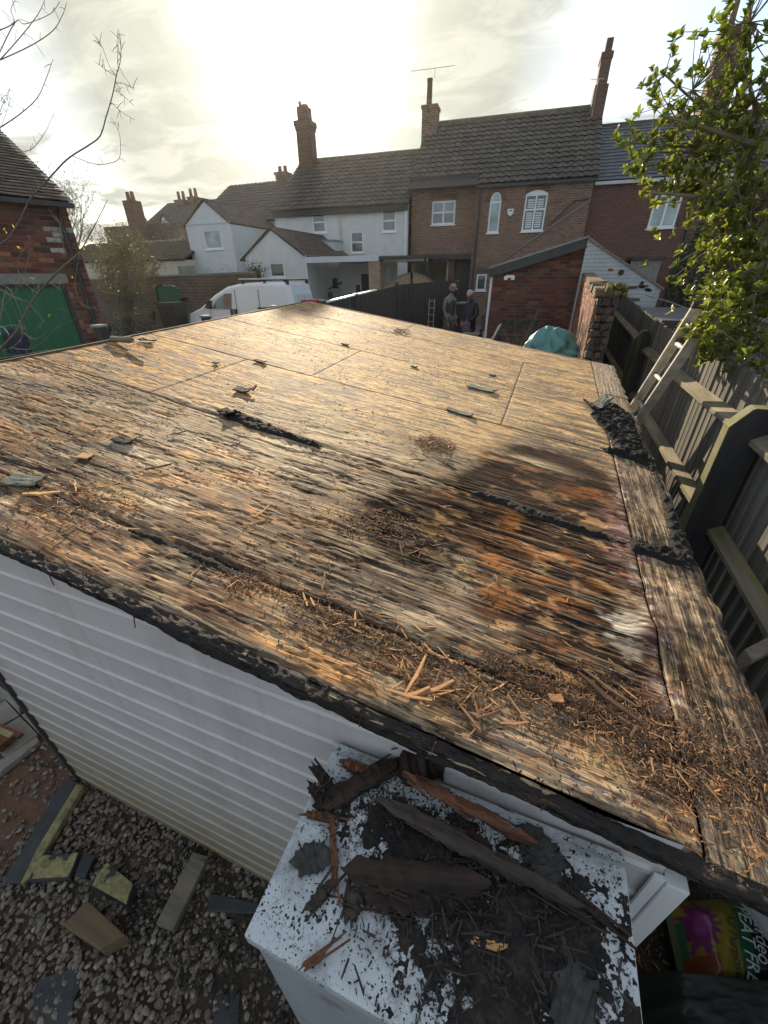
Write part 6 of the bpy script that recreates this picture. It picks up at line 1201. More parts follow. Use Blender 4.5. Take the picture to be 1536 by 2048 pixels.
# foreground bare branch tree (left)
BT=thing('bare_tree','nearest bare tree, its long thin branches crossing the left of the picture','tree',(-3.3,2.6,.0)); bb=Vector((-3.3,2.6,0)); P=MB(); Q=MB()
def limb(pxs,D,r0,r1,Pm,twn=0,n=6):
    pts=[hy(x,y,D if not hasattr(D,'__len__') else D[0]+(D[1]-D[0])*i/(len(pxs)-1)) for i,(x,y) in enumerate(pxs)]; 
    # smooth by Catmull-Rom
    out=[]
    for i in range(len(pts)-1):
        p0=pts[max(i-1,0)];p1=pts[i];p2=pts[i+1];p3=pts[min(i+2,len(pts)-1)]
        for k in range(5): t=k/5; out.append(.5*((2*p1)+(p2-p0)*t+(2*p0-5*p1+4*p2-p3)*t*t+(3*p1-p0-3*p2+p3)*t**3))
    out.append(pts[-1]); m=len(out); Pm.tube([p-bb for p in out],[r0+(r1-r0)*i/(m-1) for i in range(m)],n)
    for i in range(twn):
        k=random.randint(1,m-2); a=out[k]; d=(out[k+1]-out[k-1]).normalized(); s=Vector((random.gauss(0,1),random.gauss(0,.4),random.gauss(0,1))); e=a+(d*.5+s.normalized()).normalized()*random.uniform(.03,.09)*1.0; Pm.tube([a-bb,a.lerp(e,.5)-bb+Vector((0,0,.004)),e-bb],[max(.0022,r1*.6),.0018,.0012],4)
    return out
D=3.4
limb([(-60,760),(0,695),(40,665),(75,620),(130,540),(155,470),(200,410)],(3.1,3.4),.026,.012,Q,4,8) if False else None
limb([(-60,780),(0,700),(35,660),(60,610),(90,570),(130,530),(160,505)],(3.2,3.5),.017,.008,Q,6,8)
limb([(-30,500),(10,482),(40,440),(62,395),(95,360),(135,318),(175,292),(200,272),(212,235),(225,190),(233,150),(240,125)],(3.3,3.6),.0085,.003,Q,18,7)
limb([(160,505),(195,440),(215,400)],3.5,.006,.002,Q,3)
for pts,r in ((((0,120),(40,75),(75,30),(90,0)),.0042),(((-10,125),(30,45),(50,48),(100,28),(120,3)),.004),(((0,120),(60,92),(105,62),(125,30),(134,4)),.0042),(((0,255),(40,228),(75,195),(95,150),(106,118)),.005),(((0,60),(28,45),(22,20),(30,0)),.004),(((20,300),(60,300),(90,265),(108,225)),.0035),(((145,312),(190,328),(225,325),(240,312),(240,275),(236,260),(222,235)),.003),(((232,150),(218,130),(205,95),(198,85)),.0025),(((233,152),(215,142),(190,123)),.0025),(((235,130),(236,90),(235,58)),.0025),(((240,128),(242,100),(238,65)),.0025),(((228,180),(245,190),(268,212)),.0022),(((230,165),(250,168),(268,177)),.0022),(((222,205),(245,225),(270,240)),.0022),(((-5,240),(5,210),(20,175)),.003),(((0,260),(20,200),(5,190)),.002),(((0,200),(10,205),(20,178)),.002)):
    limb(pts,3.5,r,.0014,P,7,5)
for pts,r in ((((0,640),(15,575),(45,640),(38,660)),.006),(((0,578),(30,595),(60,605)),.005),(((38,640),(45,670),(30,690),(10,700),(0,692)),.006),(((45,665),(70,678),(95,665),(155,635)),.005),(((35,540),(55,570),(78,590)),.004),(((75,590),(78,570),(75,575)),.003),(((20,695),(60,698),(100,670),(140,615)),.0045),(((100,565),(115,575),(125,583)),.003),(((130,520),(120,450),(100,430)),.0035),(((160,505),(150,570),(165,610),(190,615)),.003),(((0,655),(30,650),(55,660)),.004),(((0,620),(40,570),(60,500)),.004),(((30,530),(60,480),(90,450)),.003),(((60,610),(85,640),(70,660)),.004)):
    limb(pts,3.3,r,.0018,P,6,5)
Q.obj('limb',MT['bark_dark'],BT,smooth=True); P.obj('twigs',MT['bark'],BT,smooth=True,kind='stuff')
for px in ((10,455),(24,448),(12,462),(33,492),(60,555),(144,552),(95,628),(100,630),(165,493)):
    B=MB(); v,f=leafgeo(.035,.016); c=hy(*px,3.35); B.add(v,f); o=B.obj('leaf',MT['yleaf'],BT,fix=False); o.location=c-bb; o.rotation_euler=(random.uniform(-1,1),random.uniform(.3,1.5),random.uniform(0,6))
# ------------------------------------------------------------------ white metal cabinet against the wall
bt=1.565; CB=thing('metal_cabinet','white metal cabinet by the ribbed wall, its top strewn with black rotten wood','cabinet',(-.333,.125,0))
m,t,b=newmat('dirty_white_metal_top'); v=tcoord(t); sp=t.nodes.new('ShaderNodeSeparateXYZ'); t.links.new(v,sp.inputs[0])
vo=t.nodes.new('ShaderNodeTexVoronoi'); vo.inputs['Scale'].default_value=120; vo.inputs['Randomness'].default_value=1; nw=t.nodes.new('ShaderNodeTexNoise'); nw.inputs['Scale'].default_value=60; t.links.new(v,nw.inputs['Vector'])
ad=t.nodes.new('ShaderNodeVectorMath'); ad.operation='MULTIPLY_ADD'; t.links.new(nw.outputs['Color'],ad.inputs[0]); ad.inputs[1].default_value=(.012,.012,.012); t.links.new(v,ad.inputs[2]); t.links.new(ad.outputs[0],vo.inputs['Vector'])
dens=tnoise(t,v,7,5,.7); big=rmap(dens,.42,.68,.02,.50,t); spk=math_n('LESS_THAN',vo.outputs['Distance'],math_n('MULTIPLY',big,.9,tree=t),tree=t)
fine=math_n('MULTIPLY',rmap(tnoise(t,v,190,4,.8),.57,.60,0,.9,t),rmap(tnoise(t,v,11,4,.7),.4,.6,.1,1,t),tree=t); smear=rmap(tnoise(t,v,5,7,.8),.50,.66,0,.75,t)
col=mixc(smear,(.50,.545,.57,1),(.13,.125,.11,1),t); col=mixc(math_n('MAXIMUM',spk,fine,tree=t),col,(.018,.016,.016,1),t)
t.links.new(col,b.inputs['Base Color']); t.links.new(rmap(tnoise(t,v,6,4),.3,.7,.28,.6,t),b.inputs['Roughness']); bump(t,b,tnoise(t,v,240,2,.5),.0006); MT['cabtop']=m
MT['cabside']=mat('grey_white_metal_side',(.38,.42,.46),(.32,.35,.38),sc=5,rough=.4,bmp=.001,c3=(.2,.2,.2),sc3=9,lo3=.6,hi3=.75)
B=MB(); B.box((.006,.008,-.02),(.660,.375,bt-.042)); B.obj('body',MT['cabside'],CB,bev=.004)
B=MB(); B.box((0,0,bt-.04),(.666,.378,bt)); B.obj('top_panel',MT['cabtop'],CB,bev=.005)
B=MB(); B.box((.02,.004,.03),(.646,.007,bt-.06)); B.obj('front_panel',MT['cabside'],CB)
B=MB(); B.box((.0,.352,bt+.0005),(.666,.356,bt+.004)); B.obj('rear_lip',MT['cabside'],CB)
ct=bt+.002
def onct(px,py,h=0): return hz(px,py,ct+h)
def plank(name,label,cat,a,b_,w,th,m,h0=.008,h1=.008,seg=18,jag=.017,group=None,seed=0,bendz=0):
    """a broken length of wood: irregular cross-sections from end a to end b"""
    rs=random.Random(seed+17); A=onct(*a,0); A.z=ct+h0; B_=onct(*b_,0); B_.z=ct+h1; d=(B_-A); L_=d.length; d.normalize(); s=d.cross(Vector((0,0,1))).normalized(); u=s.cross(d)
    T=MB(); V=[];n=6
    for i in range(seg+1):
        t_=i/seg; c=A+d*(L_*t_)+u*(bendz*math.sin(math.pi*t_)); ww=w*(1-.6*(abs(t_-.5)*2)**5)*rs.uniform(.7,1.15); hh=th*rs.uniform(.6,1.1); k=(1 if 0<i<seg else .35)
        for (x,z) in ((-.5,.1),(-.42,1),(.1,1.08),(.5,.8),(.46,0),(-.1,-.02)): V.append(c+s*(ww*x*k+rs.uniform(-1,1)*jag*.25)+u*(hh*z+rs.uniform(-1,1)*jag*.12)+d*(rs.uniform(-1,1)*jag*(1.2 if i in(0,seg) else .4)))
    F=[(i*n+k,i*n+(k+1)%n,(i+1)*n+(k+1)%n,(i+1)*n+k) for i in range(seg) for k in range(n)]+[tuple(range(n))[::-1],tuple(range(seg*n,seg*n+n))]
    c=(A+B_)/2; yaw=math.atan2(d.y,d.x); R=Matrix.Rotation(-yaw,4,'Z'); T.add([R@(p-c) for p in V],F); 
    for q in range(int(3+L_*30)):
        t_=rs.random(); c2=A.lerp(B_,t_)-c; dd=d*rs.uniform(.02,.06); e_=s*rs.choice((-1,1))*w*rs.uniform(.3,.55); T.beam(R@(c2+e_+u*th*rs.uniform(.2,1)-dd*.5),R@(c2+e_*rs.uniform(.9,1.5)+u*th*rs.uniform(.2,1.1)+dd),rs.uniform(.002,.005),rs.uniform(.001,.003)) if 'felt' not in name else None
    o=T.obj(name,MT[m]); o.location=c; o.rotation_euler=(0,0,yaw); tag(o,label,cat,group); return o
G1='broken pieces of rotten roof timber on the white cabinet'
PL=[('broken_plank','black rotten batten lying diagonally at the back left of the cabinet top',(640,1620),(800,1530),.045,.03,'rotten'),
('broken_block','charred-looking rotten wood block standing against the wall at the back of the cabinet',(800,1545),(890,1530),.075,.07,'rotten'),
('broken_plank','long split plank with a reddish top edge running right from the black block',(812,1580),(1052,1690),.022,.022,'rotten_red'),
('broken_plank','longest grey-brown split board crossing the middle of the cabinet top diagonally',(760,1615),(1165,1830),.030,.016,'rotten_grey'),
('broken_plank','wide flat dark board in the middle of the cabinet top',(700,1745),(960,1775),.055,.010,'rotten'),
('broken_plank','wide delaminated black board under the grey one, front of the wide flat board',(720,1790),(950,1800),.05,.01,'rotten'),
('felt_scrap','square black felt scrap at the right of the reddish plank\'s end',(1055,1665),(1110,1760),.07,.006,'felt'),
('felt_scrap','torn black felt scrap near the cabinet\'s left edge',(590,1730),(660,1705),.05,.005,'felt'),
('wood_stick','thin upright-lying brown stick left of the wide flat board',(664,1630),(672,1775),.011,.009,'rotten_red'),
('wood_stick','short black peg overhanging the cabinet\'s left edge, upper one',(632,1540),(668,1585),.018,.016,'rotten'),
('wood_stick','short black peg at the cabinet\'s left edge, lower one',(622,1572),(645,1610),.02,.016,'rotten'),
('wood_stick','small reddish chunk near the back left corner of the cabinet',(688,1530),(735,1550),.022,.018,'rotten_red'),
('wood_stick','dark brown stick pointing down left below the torn felt scrap',(618,1820),(668,1765),.02,.012,'rotten_grey'),
('wood_stick','stubby brown block lying under the wide board\'s left end',(700,1840),(712,1780),.03,.01,'rotten_grey'),
('wood_stick','thin brown splinter near the front left of the cabinet top',(612,1935),(650,1908),.009,.007,'rotten_red'),
('wood_stick','orange-brown chip under the black batten\'s left end',(615,1632),(660,1640),.012,.012,'rotten_red'),
('wood_stick','dark stick lying between the grey board and the reddish plank',(905,1640),(985,1710),.018,.014,'rotten'),
('wood_stick','black stick at the right side of the cabinet, pointing to the corner',(1120,1770),(1215,1850),.012,.01,'rotten'),
('wood_stick','pale-edged sliver in front of the wide boards',(955,1885),(1000,1898),.008,.004,'splinter'),
('wood_stick','long thin twig lying toward the front right of the cabinet top',(1120,1870),(1180,2040),.006,.005,'rotten_grey'),
('felt_scrap','large dark wet felt sheet at the cabinet\'s front right',(1110,1960),(1185,2040),.09,.006,'felt')]
for i,(n_,lab,a,b_,w,th,m_) in enumerate(PL):
    hh=.004+ (.05 if i==2 else .03 if i==3 else .012 if i==4 else 0); hh1=.004+(.012 if i in(2,3,4) else 0)
    plank(n_,lab,'felt' if 'felt' in n_ else 'wood',a,b_,w*1.05,th,m_,hh,hh1,seed=i,group=G1)
MT['debris']=mat('black_rot_debris',(.022,.018,.015),(.07,.052,.04),sc=40,rough=.9,bmp=.01,bsc=60,lo=.45,hi=.7,c3=(.012,.01,.01),sc3=14,lo3=.4,hi3=.6)
def chips(n,pf,lmin,lmax,wmin,wmax,m,name,label,cat,zf,yaw=None,kind='stuff',tilt=.12):
    P=pf(n); n=len(P); l=lmin+(lmax-lmin)*rng.random(n)**2.0; w=rng.uniform(wmin,wmax,n); h=w*rng.uniform(.25,.7,n)
    a=rng.uniform(0,6.28,n) if yaw is None else rng.normal(yaw,.5,n); 
    U=np.array([(-1,-1,0),(1,-.7,0),(1,.6,0),(-1,1,0),(-.9,-.8,1),(.85,-.6,1),(.9,.5,1),(-.8,.8,1)],float)[None].repeat(n,0)*(1+rng.uniform(-.25,.25,(n,8,3)))
    U[:,:,0]*=l[:,None]/2; U[:,:,1]*=w[:,None]/2; U[:,:,2]*=h[:,None]; U[:,:,2]+=U[:,:,0]*rng.uniform(-tilt,tilt,(n,1))
    x=U[:,:,0]*np.cos(a)[:,None]-U[:,:,1]*np.sin(a)[:,None]+P[:,0:1]; y=U[:,:,0]*np.sin(a)[:,None]+U[:,:,1]*np.cos(a)[:,None]+P[:,1:2]; z=U[:,:,2]+zf(x,y)+P[:,2:3]
    F=np.array([(0,3,2,1),(4,5,6,7),(0,1,5,4),(1,2,6,5),(2,3,7,6),(3,0,4,7)]); FF=(F[None]+np.arange(n)[:,None,None]*8).reshape(-1,4)
    o=link(tri_mesh(name,np.stack([x,y,z],-1).reshape(-1,3),FF,m),name,kind=kind); tag(o,label,cat); return o
X,Y=np.meshgrid(np.linspace(-.26,.33,330),np.linspace(.13,.495,210))
dn_=np.maximum.reduce([blob(X,Y,.11,.27,.16,.09),blob(X,Y,-.05,.37,.16,.06),blob(X,Y,.2,.34,.12,.09),blob(X,Y,.14,.19,.08,.05)])-.55*(1-sm(.3,.65,fbm(X,Y,34,34,4,93,.7)))
Z=ct+.011*np.clip(dn_*1.6,-.6,1)*(.5+fbm(X,Y,60,60,3,91))+.006*(fbm(X,Y,160,160,2,92)-.5)-.004
o=link(grid_mesh('rotten_debris',X,Y,Z,MT['debris'],keep=(Z[:-1,:-1]>ct-.003)),'rotten_debris',kind='stuff'); tag(o,'black crumbling rot and soil spread over the right half of the white cabinet top','debris')
def cf(n):
    x=rng.uniform(-.32,.32,n); y=rng.uniform(.135,.49,n); k=rng.random(n)<.03+.97*np.maximum(blob(x,y,.12,.27,.17,.12),blob(x,y,-.03,.38,.22,.07))*fbm(x,y,14,14,4,95)**1.5*2.4; return np.stack([x[k],y[k],np.zeros(k.sum())],-1)
chips(15000,cf,.0015,.012,.001,.0035,MT['blackbits'],'rot_crumbs','black crumbs and flecks sprinkled across the white cabinet top','debris',lambda x,y:0*x+ct)
def cf2(n):
    x=rng.normal(.06,.12,n); y=rng.normal(.31,.07,n); k=(np.abs(x)<.32)&(y>.14)&(y<.49); return np.stack([x[k],y[k],rng.uniform(.002,.02,k.sum())],-1)
chips(380,cf2,.010,.045,.0015,.005,MT['blackbits'],'wood_slivers','dark slivers of rotten wood tangled among the boards on the cabinet','debris',lambda x,y:0*x+ct)
# ------------------------------------------------------------------ debris on the roof
rzf=lambda x,y: rz(x,y)+roofh(x,y)
clusters=[((830,1340),.13,.05,40,(.03,.085),'pale','pale broken splinter in the big heap near the middle of the roof\'s front edge'),
((700,1230),.15,.035,26,(.02,.06),'pale','tan splinter along the split joint left of the big front heap'),
((1230,1430),.09,.05,30,(.02,.05),'mix','brown splinter in the crumbly rotten heap near the roof\'s front right'),
((1400,1560),.09,.07,48,(.015,.05),'mix','short chip scattered over the roof\'s front right corner'),
((1480,1640),.05,.06,20,(.015,.04),'pale','pale chip at the very front right corner of the roof'),
((870,890),.07,.07,24,(.02,.05),'pale','yellowish chip in the small heap mid roof'),
((890,930),.10,.03,8,(.05,.11),'dark','dark sliver just in front of the small yellowish heap'),
((760,1050),.10,.06,22,(.03,.09),'dark','dark brown stick in the loose group left of the rotten patch'),
((130,1000),.13,.07,20,(.03,.10),'mix','splinter in the group at the far left front'),
((490,1160),.035,.03,12,(.01,.03),'pale','small orange chip in the tiny heap on the left part of the split joint'),
((1000,1250),.4,.25,22,(.015,.05),'pale','stray pale splinter on the front part of the roof'),
((600,950),.7,.45,26,(.015,.06),'mix','stray splinter on the bleached middle of the roof'),
((700,760),1.1,.9,0,(.02,.05),'dark','stray chip')]
proto={}
for k,mn in (('pale','splinter'),('dark','splinter_dark')):
    proto[k]=[]
    for i in range(6):
        rs=random.Random(i*7+3); B=MB(); V=[]; n=4
        for j in range(n+1):
            t_=j/n-.5; w=.055*(1.1-abs(t_)*rs.uniform(.5,1.6)); hh=.03*rs.uniform(.6,1.2); dy=rs.uniform(-.02,.02)
            V+=[(t_,dy-w,0),(t_,dy+w,0),(t_,dy+w*.8,hh),(t_,dy-w*.7,hh)]
        B.add(V,[(j*4+q,j*4+(q+1)%4,(j+1)*4+(q+1)%4,(j+1)*4+q) for j in range(n) for q in range(4)]+[(0,1,2,3),(n*4+3,n*4+2,n*4+1,n*4)]); proto[k].append(B.mesh('wood_splinter',MT[mn]))
roll=math.atan(-.16)
for (pp,sx,sy,n,(l0,l1),kd,lab) in clusters:
    c=hr(*pp)
    for i in range(n):
        while True:
            x,y=c.x+random.gauss(0,sx),c.y+random.gauss(0,sy)
            if -2.8<x<.67 and .5<y<4.8: break
        L_=random.uniform(l0,l1)*(1.25 if random.random()<.12 else 1); k=kd if kd!='mix' else random.choice(('pale','dark')); o=link(random.choice(proto[k]),'wood_splinter'); fat=random.uniform(.6,1.5)*(.035/L_)**.6
        o.location=(x,y,float(rzf(np.array([[x]]),np.array([[y]]))[0,0])+random.uniform(.001,.009)); a=random.gauss(-.1,.9) if random.random()<.7 else random.uniform(0,6.28); o.rotation_euler=Matrix.Rotation(a,3,'Z').to_euler(); o.scale=(L_,L_*fat,L_*fat)
        q=(Matrix.Rotation(.16,3,'Y')@Matrix.Rotation(a,3,'Z')@Matrix.Rotation(random.uniform(-.12,.12),3,'Y')@Matrix.Rotation(random.uniform(-.5,.5),3,'X')); o.rotation_euler=q.to_euler()
        ad=('long' if L_>(l0+l1)/2 else 'short')+(' fat' if fat>1.3*(.035/L_)**.6*.8+.2 else ' thin')+(' pale' if k=='pale' else ' brown'); dr_=', pointing away' if abs(math.sin(a))>.6 else ', lying crosswise'; nn_=lab.replace('pale broken splinter','splinter').replace('tan splinter','splinter').replace('brown splinter','splinter').replace('short chip scattered over','chip at').replace('pale chip','chip').replace('yellowish chip','chip').replace('dark sliver','sliver').replace('dark brown stick','stick').replace('small orange chip','chip').replace('stray pale splinter','stray splinter').replace("in the crumbly rotten heap near the roof's front right","in the rotten heap at the roof's front right").replace("in the big heap near the middle of the roof's front edge","in the big heap on the roof's front edge").replace(' on the left part of the split joint',' on the left split joint').replace('along the split joint left of the big front heap','on the joint left of the big heap').replace('in the loose group left of the rotten patch','in the group left of the rotten patch').replace('on the bleached middle of the roof','on the bleached roof middle'); tag(o,ad+' '+nn_+dr_,'splinter','splinters of rotten plywood lying on the roof')
cl_=[(hr(*p),sx,sy,w) for p,sx,sy,w in (((1240,1430),.13,.05,3),((1400,1560),.11,.06,2.0),((860,1340),.2,.035,1.6),((870,890),.05,.05,1.6),((700,1240),.2,.02,1.2),((1130,1390),.1,.02,1.5),((150,1000),.12,.07,.8),((490,1160),.03,.02,.6),((760,1050),.1,.06,.8),((1470,1500),.08,.12,.6))]
def rc(n):
    w=np.array([c[3] for c in cl_]); w=w/w.sum(); k=rng.choice(len(cl_),n,p=w); x=np.array([c[0].x for c in cl_])[k]+rng.normal(0,1,n)*np.array([c[1] for c in cl_])[k]; y=np.array([c[0].y for c in cl_])[k]+rng.normal(0,1,n)*np.array([c[2] for c in cl_])[k]
    q=(x<.675)&(y>.495)&(x>-2.8); return np.stack([x[q],y[q],rng.uniform(.000,.006,q.sum())],-1)
chips(8500,rc,.005,.022,.0012,.0035,MT['chips'],'wood_chips','fine wood chips and rot crumbs heaped along the front right of the roof','debris',rzf,tilt=.25)
def rc2(n):
    x=rng.uniform(-2.8,.66,n); y=.5+rng.random(n)**1.2*4.3; k=rng.random(n)<sm(.45,.72,fbm(x,y,3.5,3.5,4,96,.7)+.1*sm(2,3,y)); x,y=x[k],y[k]; return np.stack([x,y,np.zeros(len(x))],-1)
chips(26000,rc2,.0015,.012,.001,.004,MT['blackbits'],'felt_crumbs','black crumbs of felt sprinkled across the whole plywood roof','debris',rzf)
# felt scraps and single things on the roof
def scrap(label,px,l,w,yaw,m,curl_=.02,name='felt_scrap',th=.006,seed=0,cat='felt scrap',**kw):
    curl=curl_*(.45 if l<.14 else .9); c=hr(*px); n=16; X,Y=np.meshgrid(np.linspace(-l/2,l/2,n),np.linspace(-w/2,w/2,n)); e=fbm(X+seed,Y+seed,3/l,3/w,3,seed)-.5
    X2=X*(1+.5*e); Y2=Y*(1+.6*(fbm(X+seed,Y*0,4/l,1,3,seed+2)-.5)); Z=curl*((X/l)**2*3.2)*(1+np.sign(X)*.5)+curl*.7*(fbm(X+3,Y+9,9/l,6/w,3,seed+4)-.3)+th
    top=np.stack([X2,Y2,Z],-1).reshape(-1,3); bot=top-np.array([0,0,th]); i=np.arange(n*n).reshape(n,n); F=[]
    for a in range(n-1):
        for b_ in range(n-1): q=(i[a,b_],i[a,b_+1],i[a+1,b_+1],i[a+1,b_]); F+=[q,tuple(k+n*n for k in q[::-1])]
    ring=list(i[0,:])+list(i[1:,-1])+list(i[-1,-2::-1])+list(i[-2:0:-1,0])
    for a,b_ in zip(ring,ring[1:]+ring[:1]): F.append((a,a+n*n,b_+n*n,b_))
    B=MB(); B.add(np.concatenate([top,bot]).tolist(),[tuple(int(k) for k in f) for f in F]); o=B.obj(name,MT[m],smooth=True); o.location=c+Vector((0,0,.002)); o.rotation_euler=(Matrix.Rotation(.16,3,'Y')@Matrix.Rotation(yaw,3,'Z')).to_euler(); tag(o,label,cat); return o
scrap('curled grey-backed felt flap standing up near the right edge of the roof',(1187,815),.15,.12,.5,'feltgreen',.07,seed=1)
scrap('long green-grey mineral felt scrap lying right of the roof\'s centre',(918,826),.17,.05,-.15,'feltgreen',.008,seed=2)
scrap('grey felt scrap with ragged ends behind the long green-grey one',(962,779),.20,.08,-.1,'feltgreen',.010,seed=3)
scrap('small black folded felt piece with a stick on the left middle of the roof',(487,782),.10,.07,.2,'felt',.025,seed=4)
scrap('black felt scrap left of the roof\'s split joint',(250,884),.085,.05,.15,'felt',.02,seed=5)
scrap('crumpled black felt at the start of the black strip on the joint',(455,828),.09,.07,-.3,'bitumen',.03,seed=6)
scrap('tiny purplish-black felt curl right of the centre',(828,735),.05,.03,0,'felt',.012,seed=7)
scrap('dark scrap near the far left edge of the roof',(520,724),.09,.04,0,'felt',.012,seed=8)
scrap('round black felt bit on the yellow far left of the roof',(432,728),.035,.03,0,'felt',.01,seed=9)
scrap('small dark scrap by the roof\'s far centre',(690,690),.07,.04,0,'felt',.012,seed=10)
scrap('black scrap beyond the grey ragged felt',(985,752),.05,.03,.3,'felt',.01,seed=11)
scrap('grey felt piece at the left front of the roof beside the splinter group',(52,965),.12,.07,.4,'feltgreen',.02,seed=12)
scrap('flat square orange wood flake left of centre front',(172,915),.045,.04,.4,'splinter',.004,'wood_flake',seed=13,cat='wood flake')
scrap('split orange flake in the heap at the roof\'s front right',(1110,1400),.035,.022,.3,'splinter',.006,'wood_flake',seed=14,cat='wood flake')
for (a,b_,w,lab,k) in (((505,780),(512,771),.02,'short stick on the small black felt piece','dark'),((640,940),(560,960),.01,'x',None)):
    if k is None: continue
    p,q=hr(*a,h=.02),hr(*b_,h=.03); B=MB(); B.beam(p,q,.012,.01); o=B.obj('wood_stick',MT['splinter_dark']); tag(o,lab,'stick')
for (a,b_,w,m_,lab) in (((290,940),(345,928),.016,'rotten','black rotten sliver lying level left of the roof\'s middle'),((460,893),(482,885),.012,'rotten','short dark sliver above the left bleached patch'),((340,870),(375,862),.012,'rotten','thin dark sliver near the yellow left part'),((45,990),(120,985),.02,'splinter','flat tan sliver in the left front group, longest one'),((730,915),(790,912),.008,'splinter_dark','thin brown twig lying level left of the yellowish heap'),
    ((765,985),(830,1012),.008,'splinter_dark','long thin dark splinter left of the rotten patch, upper one'),((510,1035),(540,1010),.01,'splinter','pale splinter standing alone below the bleached middle'),((645,1182),(650,1145),.008,'splinter','pale upright-lying splinter behind the split joint'),((805,1395),(860,1375),.011,'splinter','long pale splinter pointing right at the front of the big heap'),((812,1388),(852,1312),.010,'splinter','long pale splinter pointing away in the big heap'),((770,1380),(864,1402),.010,'splinter','long pale splinter lying level across the front of the big heap'),((836,1392),(908,1362),.013,'splinter','thick pale splinter at the right of the big heap'),
    ((1153,1345),(1280,1445),.016,'splinter_dark','longest dark sliver running into the rotten heap at front right'),((1166,1340),(1275,1415),.010,'splinter_dark','slim dark sliver beside the longest one'),((1000,1448),(1058,1445),.008,'splinter','pale stick lying level near the front edge right of centre'),((1262,1475),(1280,1435),.007,'splinter_dark','curved twig standing in the rotten heap'),((875,665),(922,672),.014,'splinter','bent pale stick on the far edge of the roof before the woman')):
    p,q=hr(*a,h=.006),hr(*b_,h=.012); d=q-p; L_=d.length; o=link(proto['pale'][2].copy(),'wood_splinter'); o.data.materials[0]=MT[m_]; x=d.normalized(); y=Vector((0,0,1)).cross(x).normalized(); z=x.cross(y); o.matrix_world=Matrix.Translation((p+q)/2)@Matrix((x,y,z)).transposed().to_4x4()@Matrix.Diagonal((L_,w/.11,w/.06*.5,1)); tag(o,lab,'splinter')
# twig tuft and knife at the far edge
c=hr(800,664); o=chips(90,lambda n:np.stack([rng.normal(c.x,.05,n),rng.normal(c.y,.07,n),rng.uniform(0,.02,n)],-1),.03,.09,.002,.005,MT['chips'],'dead_twigs','small dark tuft of dead twigs near the far edge of the roof','twigs',rzf,tilt=.4)
KN=thing('scraper','grey-handled tool with a flat pale blade lying near the roof\'s far left edge','tool',tuple(hr(246,687)+Vector((0,0,.0))),math.radians(2)); B=MB(); B.tube([(-.10,0,.022),(-.09,0,.026),(0,0,.024),(.07,0,.026),(.10,0,.024)],[.012,.02,.018,.021,.014],10); B.obj('handle',MT['timber_grey'],KN,smooth=True); B=MB(); B.prism([(.10,-.02),(.26,-.03),(.29,0),(.26,.025),(.10,.02)],.016,.020,'xy'); B.obj('blade',MT['timber_grey'],KN)
scrap('dark curled flake beside the grey-handled tool',(295,684),.12,.05,0,'rotten',.03,seed=15)
# pale splinter and torn felt hanging off the right side
B=MB(); p,q=hx(1510,1385,.80),hx(1536,1500,.76); B.tube([p,p.lerp(q,.4),q,q+(q-p)*.6],[.003,.010,.012,.012],5); o=B.obj('wood_splinter',MT['splinter']); tag(o,'bright orange pointed splinter sticking up beside the roof\'s right edge','splinter')
B=MB(); n=14; 
pts=[hx(1468,1320,.78),hx(1490,1298,.80),hx(1536,1275,.86),hx(1580,1275,.9)]; lo=[hx(1478,1332,.78),hx(1505,1322,.80),hx(1536,1305,.86),hx(1580,1300,.9)]
B.add([tuple(p) for p in pts]+[tuple(p-Vector((0,0,.0))) for p in lo]+[tuple(p-Vector((0,0.0,.02))) for p in lo],[(i,i+1,5+i,4+i) for i in range(3)]+[(4+i,5+i,9+i,8+i) for i in range(3)]); o=B.obj('felt_scrap',MT['timber_grey'],fix=False); tag(o,'pale crumbly strip of board jutting toward the fence beside the roof\'s right edge','scrap')
# ------------------------------------------------------------------ things on the ground
def blk(name,label,cat,pxs,z0,th,m,jit=.004,bev=.006,m2=None):
    P=[hz(x,y,z0+th) for x,y in pxs]; c=sum(P,Vector())/len(P); c.z=z0; B=MB(); k=len(P)
    top=[(p.x-c.x+random.uniform(-jit,jit),p.y-c.y+random.uniform(-jit,jit),th+random.uniform(-jit,jit)) for p in P]; bot=[(x,y,0) for x,y,_ in top]
    B.add(top+bot,[tuple(range(k)),tuple(range(k,2*k))[::-1]]+[(i,k+i,k+(i+1)%k,(i+1)%k) for i in range(k)]); 
    if m2:
        T=thing(name,label,cat,tuple(c)); o=B.obj('core',MT[m],T,bev=bev)
        nx=26; cx=[sum(t[0] for t in top)/k,sum(t[1] for t in top)/k]; A,b_,C,D=[Vector(t) for t in (top if k==4 else [top[0],top[1],top[2],top[-1]])]
        U_,V_=np.meshgrid(np.linspace(.02,.98,nx),np.linspace(.03,.97,nx)); A,b_,C,D=map(np.array,(A,b_,C,D)); Pp=(A*(1-U_[...,None])+b_*U_[...,None])*(1-V_[...,None])+(D*(1-U_[...,None])+C*U_[...,None])*V_[...,None]
        Pp[...,2]=th+.002+.012*fbm(Pp[...,0]+7,Pp[...,1]+7,40,40,4,77)-.010*sm(.5,.6,fbm(Pp[...,0]+3,Pp[...,1],14,14,3,78)); link(grid_mesh('insulation',Pp[...,0],Pp[...,1],Pp[...,2],MT[m2]),'insulation',T); return T
    o=B.obj(name,MT[m],bev=bev); o.location=c; tag(o,label,cat); return o
blk('timber_block','short thick softwood block on the gravel, nearest the bottom left','timber',[(175,1800),(250,1868),(200,1900),(122,1850)],.0,.11,'timber')
blk('timber_post_offcut','longer square timber offcut lying on the gravel between the wall and the cabinet','timber',[(385,1702),(416,1712),(347,1858),(312,1848)],.0,.06,'timber_grey')
